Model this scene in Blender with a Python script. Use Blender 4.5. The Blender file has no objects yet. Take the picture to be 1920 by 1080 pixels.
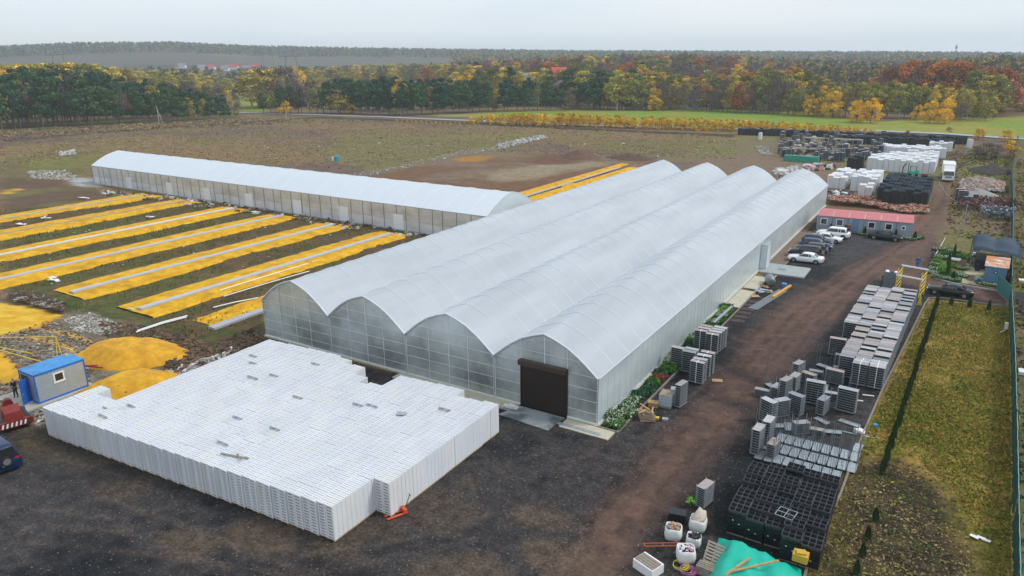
import bpy, bmesh, math, random
import numpy as np
from mathutils import Vector, Matrix
R = math.radians
random.seed(7); RS = np.random.RandomState(11)
SC = bpy.context.scene; COL = SC.collection

# ------------------------------------------------------------------ camera
CH = 27.4; FPX = 1349.0
_vr = np.array([875., 432., -FPX]); _vl = np.array([-2281., 405., -FPX])
_Y = _vr/np.linalg.norm(_vr); _X = -_vl/np.linalg.norm(_vl)
_X = _X-_Y*(_X@_Y); _X /= np.linalg.norm(_X); _Z = np.cross(_X, _Y)
CR = np.array([_X, _Y, _Z])
cam_d = bpy.data.cameras.new('camera'); cam = bpy.data.objects.new('camera', cam_d); COL.objects.link(cam)
cam_d.sensor_width = 36; cam_d.lens = FPX/1920*36; cam_d.clip_start = .5; cam_d.clip_end = 20000
cam.matrix_world = Matrix.Translation((0, 0, CH)) @ Matrix(CR.tolist()).to_4x4()
SC.camera = cam
# ------------------------------------------------------------------ sky, sun, exposure
SUN_EL, SUN_ROT = R(48), R(60)
wd = bpy.data.worlds.new('World'); SC.world = wd; wd.use_nodes = True
nt = wd.node_tree; nt.nodes.clear(); N = nt.nodes.new; L = nt.links.new
out = N('ShaderNodeOutputWorld'); bg = N('ShaderNodeBackground'); sky = N('ShaderNodeTexSky')
sky.sky_type = 'NISHITA'; sky.sun_disc = False; sky.sun_elevation = SUN_EL; sky.sun_rotation = SUN_ROT
tc = N('ShaderNodeTexCoord'); mp = N('ShaderNodeMapping'); mp.inputs['Scale'].default_value = (1.2, 1.2, 9)
nz = N('ShaderNodeTexNoise'); nz.inputs['Scale'].default_value = 1.6; nz.inputs['Detail'].default_value = 5
rp = N('ShaderNodeValToRGB'); rp.color_ramp.elements[0].position = .3; rp.color_ramp.elements[1].position = .75
rp.color_ramp.elements[0].color = (.73, .85, .97, 1); rp.color_ramp.elements[1].color = (.94, .97, 1, 1)
vm = N('ShaderNodeVectorMath'); vm.operation = 'SCALE'; vm.inputs['Scale'].default_value = 7.6
mx = N('ShaderNodeMix'); mx.data_type = 'RGBA'; mx.inputs[0].default_value = .88
L(tc.outputs['Generated'], mp.inputs['Vector']); L(mp.outputs[0], nz.inputs['Vector']); L(nz.outputs['Fac'], rp.inputs[0])
L(rp.outputs[0], vm.inputs[0]); L(sky.outputs[0], mx.inputs[6]); L(vm.outputs[0], mx.inputs[7])
L(mx.outputs[2], bg.inputs['Color']); bg.inputs['Strength'].default_value = .095; L(bg.outputs[0], out.inputs[0])
sd = bpy.data.lights.new('sun', 'SUN'); sd.energy = 1.4; sd.angle = R(14); sd.color = (1, .97, .92)
sun = bpy.data.objects.new('sun', sd); COL.objects.link(sun)
_sd = Vector((math.sin(SUN_ROT)*math.cos(SUN_EL), math.cos(SUN_ROT)*math.cos(SUN_EL), math.sin(SUN_EL)))
sun.rotation_euler = _sd.to_track_quat('Z', 'Y').to_euler(); sun.location = (0, 0, 200)
SC.view_settings.view_transform = 'Standard'; SC.view_settings.look = 'None'
SC.view_settings.exposure = 0.56; SC.view_settings.gamma = 1
SC.cycles.volume_bounces = 2; SC.cycles.max_bounces = 8; SC.cycles.transparent_max_bounces = 12

# ------------------------------------------------------------------ helpers
def ray(px, py): return CR @ np.array([px-960., 540.-py, -FPX])
def at(px, py, z=0.):
    d = ray(px, py); t = (z-CH)/d[2]; return (float(d[0]*t), float(d[1]*t))
def hat(x, y, py, zb=0.):          # world height above zb of the image row py over ground point x, y
    lo, hi = 0, 90
    for _ in range(30):
        m = (lo+hi)/2; c = CR.T @ np.array([x, y, zb+m-CH])
        if 540-FPX*c[1]/-c[2] > py: lo = m
        else: hi = m
    return lo
def ss(a, b, x): t = np.clip((x-a)/(b-a), 0, 1); return t*t*(3-2*t)
_T = RS.rand(256, 256)
def vnoise(x, y):
    xi = np.floor(x).astype(int); yi = np.floor(y).astype(int); fx = x-xi; fy = y-yi
    fx = fx*fx*(3-2*fx); fy = fy*fy*(3-2*fy); a = _T[xi & 255, yi & 255]; b = _T[(xi+1) & 255, yi & 255]
    c = _T[xi & 255, (yi+1) & 255]; d = _T[(xi+1) & 255, (yi+1) & 255]
    return (a*(1-fx)+b*fx)*(1-fy)+(c*(1-fx)+d*fx)*fy
def fbm(x, y, s, o=4):
    v = 0; a = .5; t = 0; x = np.asarray(x)/s; y = np.asarray(y)/s
    for k in range(o): v = v+a*vnoise(x*2**k+17.3*k, y*2**k+5.1*k); t += a; a *= .55
    return v/t
def tag(o, label=None, cat=None, group=None, kind=None):
    if label: o['label'] = label
    if cat: o['category'] = cat
    if group: o['group'] = group
    if kind: o['kind'] = kind
    return o
def empty(name, loc=(0, 0, 0), rz=0, label=None, cat=None, group=None):
    o = bpy.data.objects.new(name, None); COL.objects.link(o); o.empty_display_size = .2
    o.location = loc; o.rotation_euler = (0, 0, rz); return tag(o, label, cat, group)
class MB:
    def __init__(s): s.v = []; s.f = []; s.m = []; s.ml = []
    def mi(s, m):
        if m not in s.ml: s.ml.append(m)
        return s.ml.index(m)
    def add(s, vs, fs, m=None):
        b = len(s.v); s.v += [tuple(v) for v in vs]; s.f += [tuple(b+i for i in f) for f in fs]
        k = s.mi(m) if m else 0; s.m += [k]*len(fs); return s
    def box(s, x0, y0, z0, x1, y1, z1, m=None):
        vs = [(x0,y0,z0),(x1,y0,z0),(x1,y1,z0),(x0,y1,z0),(x0,y0,z1),(x1,y0,z1),(x1,y1,z1),(x0,y1,z1)]
        return s.add(vs, [(0,3,2,1),(4,5,6,7),(0,1,5,4),(1,2,6,5),(2,3,7,6),(3,0,4,7)], m)
    def obox(s, c, size, rz=0, m=None, rx=0, ry=0):
        M = Matrix.Rotation(rz, 3, 'Z') @ Matrix.Rotation(ry, 3, 'Y') @ Matrix.Rotation(rx, 3, 'X'); a, b, d = [q/2 for q in size]; c = Vector(c)
        vs = [c+M @ Vector(p) for p in [(-a,-b,-d),(a,-b,-d),(a,b,-d),(-a,b,-d),(-a,-b,d),(a,-b,d),(a,b,d),(-a,b,d)]]
        return s.add(vs, [(0,3,2,1),(4,5,6,7),(0,1,5,4),(1,2,6,5),(2,3,7,6),(3,0,4,7)], m)
    def tube(s, pts, r, n=8, m=None, cap=True):
        pts = [Vector(p) for p in pts]; rs = r if isinstance(r, (list, tuple)) else [r]*len(pts); b = []
        for i, p in enumerate(pts):
            d = (pts[min(i+1, len(pts)-1)]-pts[max(i-1, 0)]).normalized()
            u = d.cross(Vector((0, 0, 1))); u = Vector((1, 0, 0)) if u.length < .01 else u.normalized(); w = d.cross(u)
            b += [p+rs[i]*(math.cos(2*math.pi*k/n)*u+math.sin(2*math.pi*k/n)*w) for k in range(n)]
        fs = [(i*n+k, i*n+(k+1) % n, (i+1)*n+(k+1) % n, (i+1)*n+k) for i in range(len(pts)-1) for k in range(n)]
        if cap: fs += [tuple(range(n))[::-1], tuple((len(pts)-1)*n+k for k in range(n))]
        return s.add(b, fs, m)
    def quad(s, a, b, c, d, m=None): return s.add([a, b, c, d], [(0, 1, 2, 3)], m)
    def loft(s, secs, m=None, cap=True):
        n = len(secs[0]); vs = [p for q in secs for p in q]
        fs = [(i*n+k, i*n+(k+1) % n, (i+1)*n+(k+1) % n, (i+1)*n+k) for i in range(len(secs)-1) for k in range(n)]
        if cap: fs += [tuple(range(n))[::-1], tuple((len(secs)-1)*n+k for k in range(n))]
        return s.add(vs, fs, m)
    def build(s, name, mat=None, parent=None, smooth=False, loc=None, rz=0):
        me = bpy.data.meshes.new(name); me.from_pydata(s.v, [], s.f)
        for m in (s.ml or [mat]): me.materials.append(m)
        if len(s.ml) > 1: me.polygons.foreach_set('material_index', s.m)
        if smooth: me.polygons.foreach_set('use_smooth', [True]*len(s.f))
        me.update(); o = bpy.data.objects.new(name, me); COL.objects.link(o)
        if parent: o.parent = parent
        if loc: o.location = loc; o.rotation_euler = (0, 0, rz)
        return o
def kids(): 
    d = {}
    for o in COL.objects:
        if o.parent: d.setdefault(o.parent.name, []).append(o)
    return d
def grab(o):                      # remember a thing as a tree of objects so that it can be copied fast
    K = kids()
    def g(q): return (q, [g(c) for c in K.get(q.name, [])])
    return g(o)
def copy(tree, loc, rz=0, label=None, scale=None, group=None, parent=None):
    o, ch = tree; c = o.copy(); COL.objects.link(c)
    if parent: c.parent = parent
    else:
        c.location = loc; c.rotation_euler = (0, 0, rz)
        if scale: c.scale = scale if isinstance(scale, tuple) else (scale,)*3
        if label: c['label'] = label
        if group: c['group'] = group
    for q in ch: copy(q, None, parent=c)
    return c
KINDS = []
class Kind:                       # the first placement moves the source, later ones copy it
    def __init__(s, o): s.t = None; s.o = o; s.used = False; KINDS.append(s)
    def put(s, loc, rz=0, label=None, scale=None, group=None):
        if s.t is None: s.t = grab(s.o)
        if len(loc) == 2: loc = (loc[0], loc[1], 0)
        if not s.used:
            s.used = True; o = s.o; o.location = loc; o.rotation_euler = (0, 0, rz)
            if scale: o.scale = scale if isinstance(scale, tuple) else (scale,)*3
            if label: o['label'] = label
            if group: o['group'] = group
            return o
        o = copy(s.t, loc, rz, label, scale or 1.0, group)
        return o
def nth(i):
    w = ['first','second','third','fourth','fifth','sixth','seventh','eighth','ninth','tenth','eleventh','twelfth']
    i = int(i)
    return w[i-1] if i <= 12 else '%d%s' % (i, {1:'st',2:'nd',3:'rd'}.get(i % 10 if i % 100 not in (11,12,13) else 0, 'th'))
# materials
def mat(name, c, rough=.6, metal=0, var=.12, sc=3, bump=0, bsc=40, obj=None, spec=.4, attr=False, c2=None, c2s=.5, c2t=.55, speck=None, stretch=None, coat=0, var2=None):
    m = bpy.data.materials.new(name); m.use_nodes = True; t = m.node_tree; P = t.nodes['Principled BSDF']; n = t.nodes.new; l = t.links.new
    P.inputs['Roughness'].default_value = rough; P.inputs['Metallic'].default_value = metal; P.inputs['Specular IOR Level'].default_value = spec
    if coat: P.inputs['Coat Weight'].default_value = coat; P.inputs['Coat Roughness'].default_value = .08
    geo = n('ShaderNodeNewGeometry'); pos = geo.outputs['Position']
    if stretch:
        mp = n('ShaderNodeMapping'); mp.inputs['Scale'].default_value = stretch; l(pos, mp.inputs['Vector']); pos = mp.outputs[0]
    if attr:
        a = n('ShaderNodeAttribute'); a.attribute_name = 'Col'; cur = a.outputs['Color']
    elif obj:
        oi = n('ShaderNodeObjectInfo'); cr = n('ShaderNodeValToRGB'); cr.color_ramp.interpolation = 'CONSTANT' if len(obj) > 4 else 'LINEAR'
        e = cr.color_ramp.elements
        while len(e) < len(obj): e.new(.5)
        for i, q in enumerate(obj): e[i].position = i/len(obj) if len(obj) > 4 else i/(len(obj)-1); e[i].color = (*q, 1)
        l(oi.outputs['Random'], cr.inputs[0]); cur = cr.outputs[0]
    else:
        rgb = n('ShaderNodeRGB'); rgb.outputs[0].default_value = (*c, 1); cur = rgb.outputs[0]
    def noise(scale, det=5, ro=.6):
        q = n('ShaderNodeTexNoise'); q.inputs['Scale'].default_value = scale; q.inputs['Detail'].default_value = det; q.inputs['Roughness'].default_value = ro; l(pos, q.inputs['Vector']); return q.outputs['Fac']
    if c2:
        f = noise(c2s); mr = n('ShaderNodeMapRange'); mr.inputs['From Min'].default_value = c2t-.06; mr.inputs['From Max'].default_value = c2t+.06; l(f, mr.inputs['Value'])
        x = n('ShaderNodeMix'); x.data_type = 'RGBA'; l(mr.outputs[0], x.inputs[0]); l(cur, x.inputs[6]); x.inputs[7].default_value = (*c2, 1); cur = x.outputs[2]
    if var:
        f = noise(sc); mr = n('ShaderNodeMapRange'); mr.inputs['From Min'].default_value = .25; mr.inputs['From Max'].default_value = .75
        mr.inputs['To Min'].default_value = 1-var; mr.inputs['To Max'].default_value = 1+var; l(f, mr.inputs['Value'])
        x = n('ShaderNodeVectorMath'); x.operation = 'SCALE'; l(cur, x.inputs[0]); l(mr.outputs[0], x.inputs['Scale']); cur = x.outputs[0]
    if var2:
        f = noise(var2[0], 4); mr = n('ShaderNodeMapRange'); mr.inputs['From Min'].default_value = .32; mr.inputs['From Max'].default_value = .68; mr.inputs['To Min'].default_value = 1-var2[1]; mr.inputs['To Max'].default_value = 1+var2[1]; l(f, mr.inputs['Value'])
        x = n('ShaderNodeVectorMath'); x.operation = 'SCALE'; l(cur, x.inputs[0]); l(mr.outputs[0], x.inputs['Scale']); cur = x.outputs[0]
    if speck:
        (scol, ssc, sth) = speck; f = noise(ssc, 2, .5); mr = n('ShaderNodeMapRange'); mr.inputs['From Min'].default_value = sth; mr.inputs['From Max'].default_value = sth+.04; l(f, mr.inputs['Value'])
        x = n('ShaderNodeMix'); x.data_type = 'RGBA'; l(mr.outputs[0], x.inputs[0]); l(cur, x.inputs[6]); x.inputs[7].default_value = (*scol, 1); cur = x.outputs[2]
    l(cur, P.inputs['Base Color'])
    if bump:
        f = noise(bsc, 6); b = n('ShaderNodeBump'); b.inputs['Strength'].default_value = min(1, bump); b.inputs['Distance'].default_value = .12*bump; l(f, b.inputs['Height']); l(b.outputs[0], P.inputs['Normal'])
    return m
def film(name, dif, trans_c, kt, kp, rough=.35, gl=.12, streak=None, tint=(1,1,1)):
    # translucent polycarbonate: diffuse + translucent, partly see-through, glossy skin
    m = bpy.data.materials.new(name); m.use_nodes = True; t = m.node_tree; t.nodes.clear(); n = t.nodes.new; l = t.links.new
    o = n('ShaderNodeOutputMaterial'); d = n('ShaderNodeBsdfDiffuse'); tr = n('ShaderNodeBsdfTranslucent'); tp = n('ShaderNodeBsdfTransparent'); g = n('ShaderNodeBsdfGlossy')
    d.inputs[0].default_value = (*dif, 1); tr.inputs[0].default_value = (*trans_c, 1); tp.inputs[0].default_value = (*tint, 1); g.inputs['Roughness'].default_value = rough; g.inputs[0].default_value = (.95, .97, 1, 1)
    gq = n('ShaderNodeNewGeometry'); mq = n('ShaderNodeMapping'); mq.inputs['Scale'].default_value = (.55, .09, .4); l(gq.outputs['Position'], mq.inputs[0]); nq_ = n('ShaderNodeTexNoise'); nq_.inputs['Scale'].default_value = 1; nq_.inputs['Detail'].default_value = 6; l(mq.outputs[0], nq_.inputs['Vector'])
    rq = n('ShaderNodeMapRange'); rq.inputs['From Min'].default_value = .3; rq.inputs['From Max'].default_value = .7; rq.inputs['To Min'].default_value = .86; rq.inputs['To Max'].default_value = 1.06; l(nq_.outputs['Fac'], rq.inputs['Value']); vq = n('ShaderNodeVectorMath'); vq.operation = 'SCALE'; vq.inputs[0].default_value = dif; l(rq.outputs[0], vq.inputs['Scale']); l(vq.outputs[0], d.inputs[0])
    m1 = n('ShaderNodeMixShader'); m1.inputs[0].default_value = kt; l(d.outputs[0], m1.inputs[1]); l(tr.outputs[0], m1.inputs[2])
    m2 = n('ShaderNodeMixShader'); l(m1.outputs[0], m2.inputs[1]); l(tp.outputs[0], m2.inputs[2]); m2.inputs[0].default_value = kp
    if streak:
        geo = n('ShaderNodeNewGeometry'); mp = n('ShaderNodeMapping'); mp.inputs['Scale'].default_value = streak[:3]; l(geo.outputs['Position'], mp.inputs[0])
        nz = n('ShaderNodeTexNoise'); nz.inputs['Scale'].default_value = 1; nz.inputs['Detail'].default_value = 5; l(mp.outputs[0], nz.inputs['Vector'])
        mr = n('ShaderNodeMapRange'); mr.inputs['From Min'].default_value = .3; mr.inputs['From Max'].default_value = .7; mr.inputs['To Min'].default_value = max(0, kp-streak[3]); mr.inputs['To Max'].default_value = kp+streak[3]
        l(nz.outputs['Fac'], mr.inputs['Value']); l(mr.outputs[0], m2.inputs[0])
    lw = n('ShaderNodeFresnel'); lw.inputs[0].default_value = 1.45; ma = n('ShaderNodeMath'); ma.operation = 'MULTIPLY_ADD'; ma.inputs[1].default_value = .7; ma.inputs[2].default_value = gl-.03
    ma.use_clamp = True; l(lw.outputs[0], ma.inputs[0]); m3 = n('ShaderNodeMixShader'); l(ma.outputs[0], m3.inputs[0]); l(m2.outputs[0], m3.inputs[1]); l(g.outputs[0], m3.inputs[2]); l(m3.outputs[0], o.inputs[0])
    return m
M = dict(
 galv=mat('galvanised steel', (.42,.46,.49), .42, .55, .25, 6, spec=.5),
 shelfm=mat('shelf edge steel', (.25,.285,.31), .45, .3, .25, 4), galvd=mat('dull galvanised steel', (.20,.23,.25), .5, .4, .3, 5),
 galvp=mat('pale galvanised profile', (.72,.77,.79), .4, .1, .05), steel_white=mat('white painted steel', (.72,.75,.77), .45, 0, .06),
 dark=mat('black plastic', (.012,.013,.016), .4, 0, .2, 4, spec=.5),
 rubber=mat('tyre rubber', (.018,.018,.018), .8),
 wood=mat('pale timber', (.42,.27,.13), .8, 0, .25, 5),
 wood_grey=mat('weathered timber', (.26,.22,.18), .85, 0, .3, 5),
 conc=mat('concrete', (.40,.39,.35), .9, 0, .14, 1.2, bump=.1, bsc=8),
 concb=mat('cream concrete slab', (.48,.44,.34), .9, 0, .12, 1.5),
 wetc=mat('wet concrete', (.30,.32,.33), .35, 0, .12, 1, c2=(.10,.12,.125), c2s=.45, c2t=.5),
 kerb=mat('kerb concrete', (.22,.19,.155), .9, 0, .2, 3),
 crate=mat('white crate plastic', None, .5, 0, .05, .4, spec=.3, obj=[(.66,.68,.715),(.685,.70,.73),(.69,.695,.71),(.67,.685,.72),(.655,.675,.71),(.685,.69,.695)]),
 slot_shade=mat('crate slot shade', (.09,.095,.11), .6, 0, 0),  # shade inside the hollow white crates, put into a dark colour
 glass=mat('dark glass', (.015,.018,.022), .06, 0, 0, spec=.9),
 rim=mat('alloy wheel', (.5,.5,.52), .3, .8, 0),
 plate=mat('white plate', (.7,.7,.7), .5, 0, 0),
 redl=mat('red lamp lens', (.5,.02,.02), .2, 0, 0), lamp=mat('headlamp lens', (.65,.68,.7), .12, 0, 0, spec=.8),
 tealrope=mat('pale teal rope', (.22,.42,.40), .6), white=mat('white paint', (.78,.78,.78), .4, 0, .03), bag=mat('white woven bag', (.66,.67,.66), .8, 0, .12, 5),
 yellow=mat('yellow paint', (.72,.52,.03), .5, 0, .15), orange=mat('orange beam paint', (.75,.33,.03), .5, 0, .1),
 red=mat('dark red paint', (.15,.014,.012), .5, 0, .3, 3), bluep=mat('blue paint', (.015,.10,.42), .45, 0, .08, 2),
 blueroof=mat('blue roof sheet', (.03,.24,.58), .4, 0, .12, 1.5, c2=(.05,.17,.36), c2s=.9, c2t=.57),
 tarp=mat('turquoise tarpaulin', (.0,.42,.30), .45, 0, .08, 2, bump=.1, bsc=3),
 greensheet=mat('green sheet metal', (.02,.30,.20), .6, 0, .15), board=mat('brown film plywood', (.30,.25,.23), .6, 0, .2, 3),
 skin=mat('skin', (.5,.3,.2), .6, 0, 0), hair=mat('dark hair', (.02,.015,.012), .7, 0, 0), grey_hair=mat('grey hair', (.4,.38,.36), .8, 0, 0))

# ------------------------------------------------------------------ ground
def hill(x, y):
    D = np.hypot(x, y)+1e-6; fx, fy = -.5279, .8493
    c = np.clip((x*fx+y*fy)/D, -1, 1); s = (x*fy-y*fx)/D; phi = np.arctan2(s, c); pxx = 960+1414*np.tan(np.clip(phi, -1.2, 1.2))
    dy = np.interp(pxx, [-400,0,150,330,480,700,860,1100,1300,1500,1700,1900,2300], [30,33,39,39,31,25,22,17,15,12,10,6,5])
    H = np.maximum(27.4+dy*2400*np.maximum(c, .3)/1483-17, 0)
    z = H*ss(950, 2400, D)*(c > 0)
    m = np.exp(-((pxx-1200)/380)**2)*15*ss(430, 760, D)*(1-ss(900, 1500, D))
    m2 = ss(1700, 1850, pxx)*(pxx < 3000)*9*ss(420, 640, D)*(1-ss(900, 1500, D))
    return z+(m+m2)*(c > 0)
def grow(a, first, rate, end):
    r = []; s = first; v = a
    while abs(v-a) < end: s *= rate; v += s if end > 0 else -s; r.append(v)
    return r
def axis(a, b, step, lo, hi, rate):
    mid = list(np.arange(a, b+1e-6, step)); L_ = []; s = step; v = a
    while v > lo: s *= rate; v -= s; L_.append(v)
    H_ = []; s = step; v = b
    while v < hi: s *= rate; v += s; H_.append(v)
    return np.array(L_[::-1]+mid+H_)
gx = axis(-75, 18, .3, -5300, 5300, 1.028); gy = axis(14, 130, .3, -60, 5800, 1.011)
GX, GY = np.meshgrid(gx, gy); nX, nY = len(gx), len(gy)
W1 = fbm(GX, GY, 6, 4)-.5; W2 = fbm(GX+91, GY+33, 6, 4)-.5; F1 = fbm(GX, GY, 1.1, 4); F2 = fbm(GX+50, GY, 14, 4); F3 = fbm(GX, GY+70, 45, 4); F4 = fbm(GX+7, GY, .5, 2)
GC = np.zeros((nY, nX, 3)); GR = np.zeros((nY, nX), int); GZ = hill(GX, GY)
def inpoly(X, Y, P):
    c = np.zeros(X.shape, bool); n = len(P)
    for i in range(n):
        x1, y1 = P[i]; x2, y2 = P[(i+1) % n]
        if y1 == y2: continue
        c ^= ((y1 > Y) != (y2 > Y)) & (X < (x2-x1)*(Y-y1)/(y2-y1)+x1)
    return c
def paint(P, col, warp=1., soft=.5, rid=None, amt=1., col2=None, f=None, px=True, thr=.5):
    P = [at(*p) for p in P] if px else P
    xs = [p[0] for p in P]; ys = [p[1] for p in P]; mgn = warp+soft+1
    ix = np.where((gx > min(xs)-mgn) & (gx < max(xs)+mgn))[0]; iy = np.where((gy > min(ys)-mgn) & (gy < max(ys)+mgn))[0]
    if len(ix) == 0 or len(iy) == 0: return
    sl = (slice(iy[0], iy[-1]+1), slice(ix[0], ix[-1]+1)); X = GX[sl]+W1[sl]*warp*2; Y = GY[sl]+W2[sl]*warp*2
    m = np.zeros(X.shape); K = 7
    for k in range(K): a = k*2.399; r = soft*math.sqrt((k+.5)/K); m += inpoly(X+r*math.cos(a), Y+r*math.sin(a), P)
    m = m/K*amt; c = np.array(col)[None, None, :]
    if col2 is not None:
        q = ss(.42, .58, (f if f is not None else F2)[sl])[..., None]; c = c*(1-q)+np.array(col2)*q
    GC[sl] = GC[sl]*(1-m[..., None])+c*m[..., None]
    if rid is not None: GR[sl] = np.where(m > thr, rid, GR[sl])
    return sl, m
# base: brown autumn field
q = ss(.35, .65, F3)[..., None]; q2 = ss(.4, .62, F2)[..., None]
GC[:] = np.array((.190,.122,.062))*(1-q)+np.array((.125,.085,.068))*q
GC[:] = GC*(1-.55*q2)+np.array((.150,.128,.045))*.55*q2
Dg = np.hypot(GX, GY); fa = ss(600, 1100, Dg)[..., None]
GC[:] = GC*(1-fa)+np.array((.085,.080,.066))*fa
# far meadows
MEAD = (.17,.235,.025)
paint([(790,217),(1100,204),(1300,205),(1500,212),(1640,228),(1800,222),(1990,215),(1990,262),(1700,248),(1500,244),(1200,232),(960,222)], MEAD, 4, 2, 4, col2=(.24,.23,.04), f=F2*.5+F3*.5)
paint([(448,168),(505,160),(520,185),(500,212),(450,209)], MEAD, 4, 2, 4, col2=(.24,.23,.04), f=F2*.5+F3*.5)
for k_ in range(14):
    a0 = RS.uniform(-150, 900); y0_ = RS.uniform(126, 150); w0 = RS.uniform(60, 260); h0 = RS.uniform(1.0, 3.0)
    paint([(a0, y0_), (a0+w0, y0_-1), (a0+w0+20, y0_+h0*.5), (a0-15, y0_+h0)], [(.05,.045,.035), (.15,.125,.09), (.10,.11,.05), (.04,.035,.03)][k_ % 4], 6, 8, amt=.8)
paint([(1860,200),(1920,180),(1960,215),(1850,222)], (.13,.085,.045), 5, 4)
paint([(0,232),(450,214),(450,222),(0,250)], (.10,.085,.04), 3, 2)
# dark ditch line across the left field
paint([(0,261),(300,238),(600,219),(870,229),(1200,245),(1380,252),(1380,257),(1200,249),(880,233),(600,222),(300,242),(0,265)], (.03,.025,.018), 1.5, 1, amt=.85)
paint([(0,290),(190,285),(185,318),(150,332),(60,330),(0,345)], (.14,.15,.03), 4, 3, amt=.7, f=F2, col2=(.12,.10,.04))
paint([(640,250),(1000,250),(930,290),(740,330),(600,300)], (.16,.15,.045), 5, 4, amt=.6)
paint([(1130,262),(1420,262),(1440,300),(1240,290),(1120,285)], (.13,.12,.04), 5, 4, amt=.6)
# cleared earth behind
paint([(640,338),(745,318),(860,284),(960,288),(1075,285),(1215,297),(1250,310),(960,380),(900,372)], (.15,.085,.048), 3, 2.5, 5, col2=(.17,.12,.08))
paint([(905,325),(1000,312),(1095,300),(1130,308),(1000,335),(930,342)], (.27,.22,.14), 4, 3, amt=.75)
paint([(860,294),(930,290),(910,302),(850,304)], (.34,.17,.03), 3, 2, amt=.8)
paint([(1000,292),(1120,285),(1130,300),(1020,310)], (.12,.06,.04), 4, 2, amt=.7)
paint([(0,330),(110,338),(190,358),(300,372),(230,388),(0,418)], (.11,.07,.045), 3, 2, 5, col2=(.13,.125,.05), f=F2)
paint([(120,335),(190,333),(190,350),(150,350)], (.3,.3,.3), 1, .5)
paint([(0,360),(33,352),(30,358),(0,366)], (.6,.38,.04), 1.5, 1)
# ground between sand beds
paint([(0,395),(320,372),(500,395),(800,440),(480,600),(380,620),(240,600),(130,560),(0,545)], (.085,.085,.028), 1.5, 1, 6, col2=(.10,.066,.035), f=F1*.5+F2*.5)
paint([(0,535),(130,560),(370,640),(480,700),(510,645),(490,590),(380,615),(240,600),(100,575)], (.045,.075,.018), 1, .8, 6, col2=(.09,.06,.03), f=F1*.5+F2*.5)
# back yard
BY = (.155,.115,.062)
paint([(1215,300),(1380,258),(1560,255),(1830,270),(1900,300),(1895,470),(1745,455),(1740,405),(1550,390),(1500,330),(1400,310),(1300,305)], BY, 3, 2, 1, col2=(.145,.135,.045), f=F2)
paint([(1290,318),(1330,290),(1480,300),(1570,330),(1760,345),(1735,400),(1560,372),(1540,335)], (.17,.115,.075), 2, 1.5, 2, amt=.8)
paint([(1560,380),(1740,400),(1745,425),(1700,405),(1550,390)], (.17,.085,.05), 1, 1)
paint([(1790,440),(1890,440),(1890,480),(1740,475),(1750,430)], (.16,.115,.05), 1, 1, col2=(.12,.13,.03), f=F1)
# yard gravel
G1, G2 = (.043,.039,.039), (.013,.014,.0165)
paint([(-600,700),(-60,800),(60,795),(95,750),(300,700),(440,640),(492,628),(700,690),(1100,780),(1480,480),(1545,385),(1545,430),(1700,440),(1745,430),(1765,470),(1735,520),(1890,545),(1890,600),(1742,560),(1640,760),(1560,960),(1490,1180),(-600,1500)], G1, .25, .25, 1, col2=G2, f=F2*.6+F1*.4)
paint([(0,795),(80,790),(110,840),(330,900),(200,880),(60,860)], (.085,.06,.03), 1.5, 1, amt=.6)
paint([(560,1010),(700,960),(740,985),(640,1060)], (.075,.055,.035), 1, 1, amt=.7)
# broken ground at left
paint([(-80,560),(70,560),(180,590),(330,640),(480,660),(500,632),(440,650),(300,700),(160,760),(90,800),(-80,790)], (.13,.10,.065), 1.5, 1, 3, col2=(.17,.145,.11), f=F1)
paint([(330,640),(400,650),(490,620),(490,640),(440,665),(310,710),(290,690)], (.10,.055,.032), 1, .8, 3)
SANDC = (.62,.345,.025)
paint([(-80,552),(60,575),(120,590),(80,612),(0,630),(-80,640)], SANDC, .8, .5, 7, f=F1, col2=(.62,.40,.05))
paint([(-80,680),(5,660),(25,680),(35,700),(0,712),(-80,720)], SANDC, .6, .3, 7)
paint([(0,700),(40,690),(66,694),(40,712),(0,722)], SANDC, .4, .3, 7, amt=.8)
for tp_ in ([(60,605),(140,625),(200,650),(205,656),(140,632),(55,612)], [(60,628),(110,638),(165,665),(165,672),(105,645),(55,635)]): paint(tp_, SANDC, .4, .2, amt=.8)
# dirt track
TR = (.140,.080,.060)
paint([(1020,1180),(1130,960),(1215,850),(1330,720),(1400,640),(1460,580),(1560,520),(1640,480),(1700,450),(1735,405),(1765,345),(1785,300),(1795,272),(1815,272),(1795,330),(1775,400),(1760,450),(1735,490),(1735,520),(1890,548),(1890,572),(1730,545),(1650,520),(1560,600),(1500,660),(1400,760),(1310,870),(1250,960),(1150,1100)], TR, 1.2, 1.6, 2, amt=.92, col2=(.100,.060,.045), f=F2*.5+F1*.5, thr=.45)
for (a, b) in (((1372,690),(1450,735)), ((1350,748),(1420,768))):
    x0, y0 = at(*a); x1, y1 = at(*b); paint([(x0-.6,y0-1),(x1-.3,y1-.4),(x1+.2,y1+1),(x0,y0+1)], G2, .8, .8, amt=.7, px=False)
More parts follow.
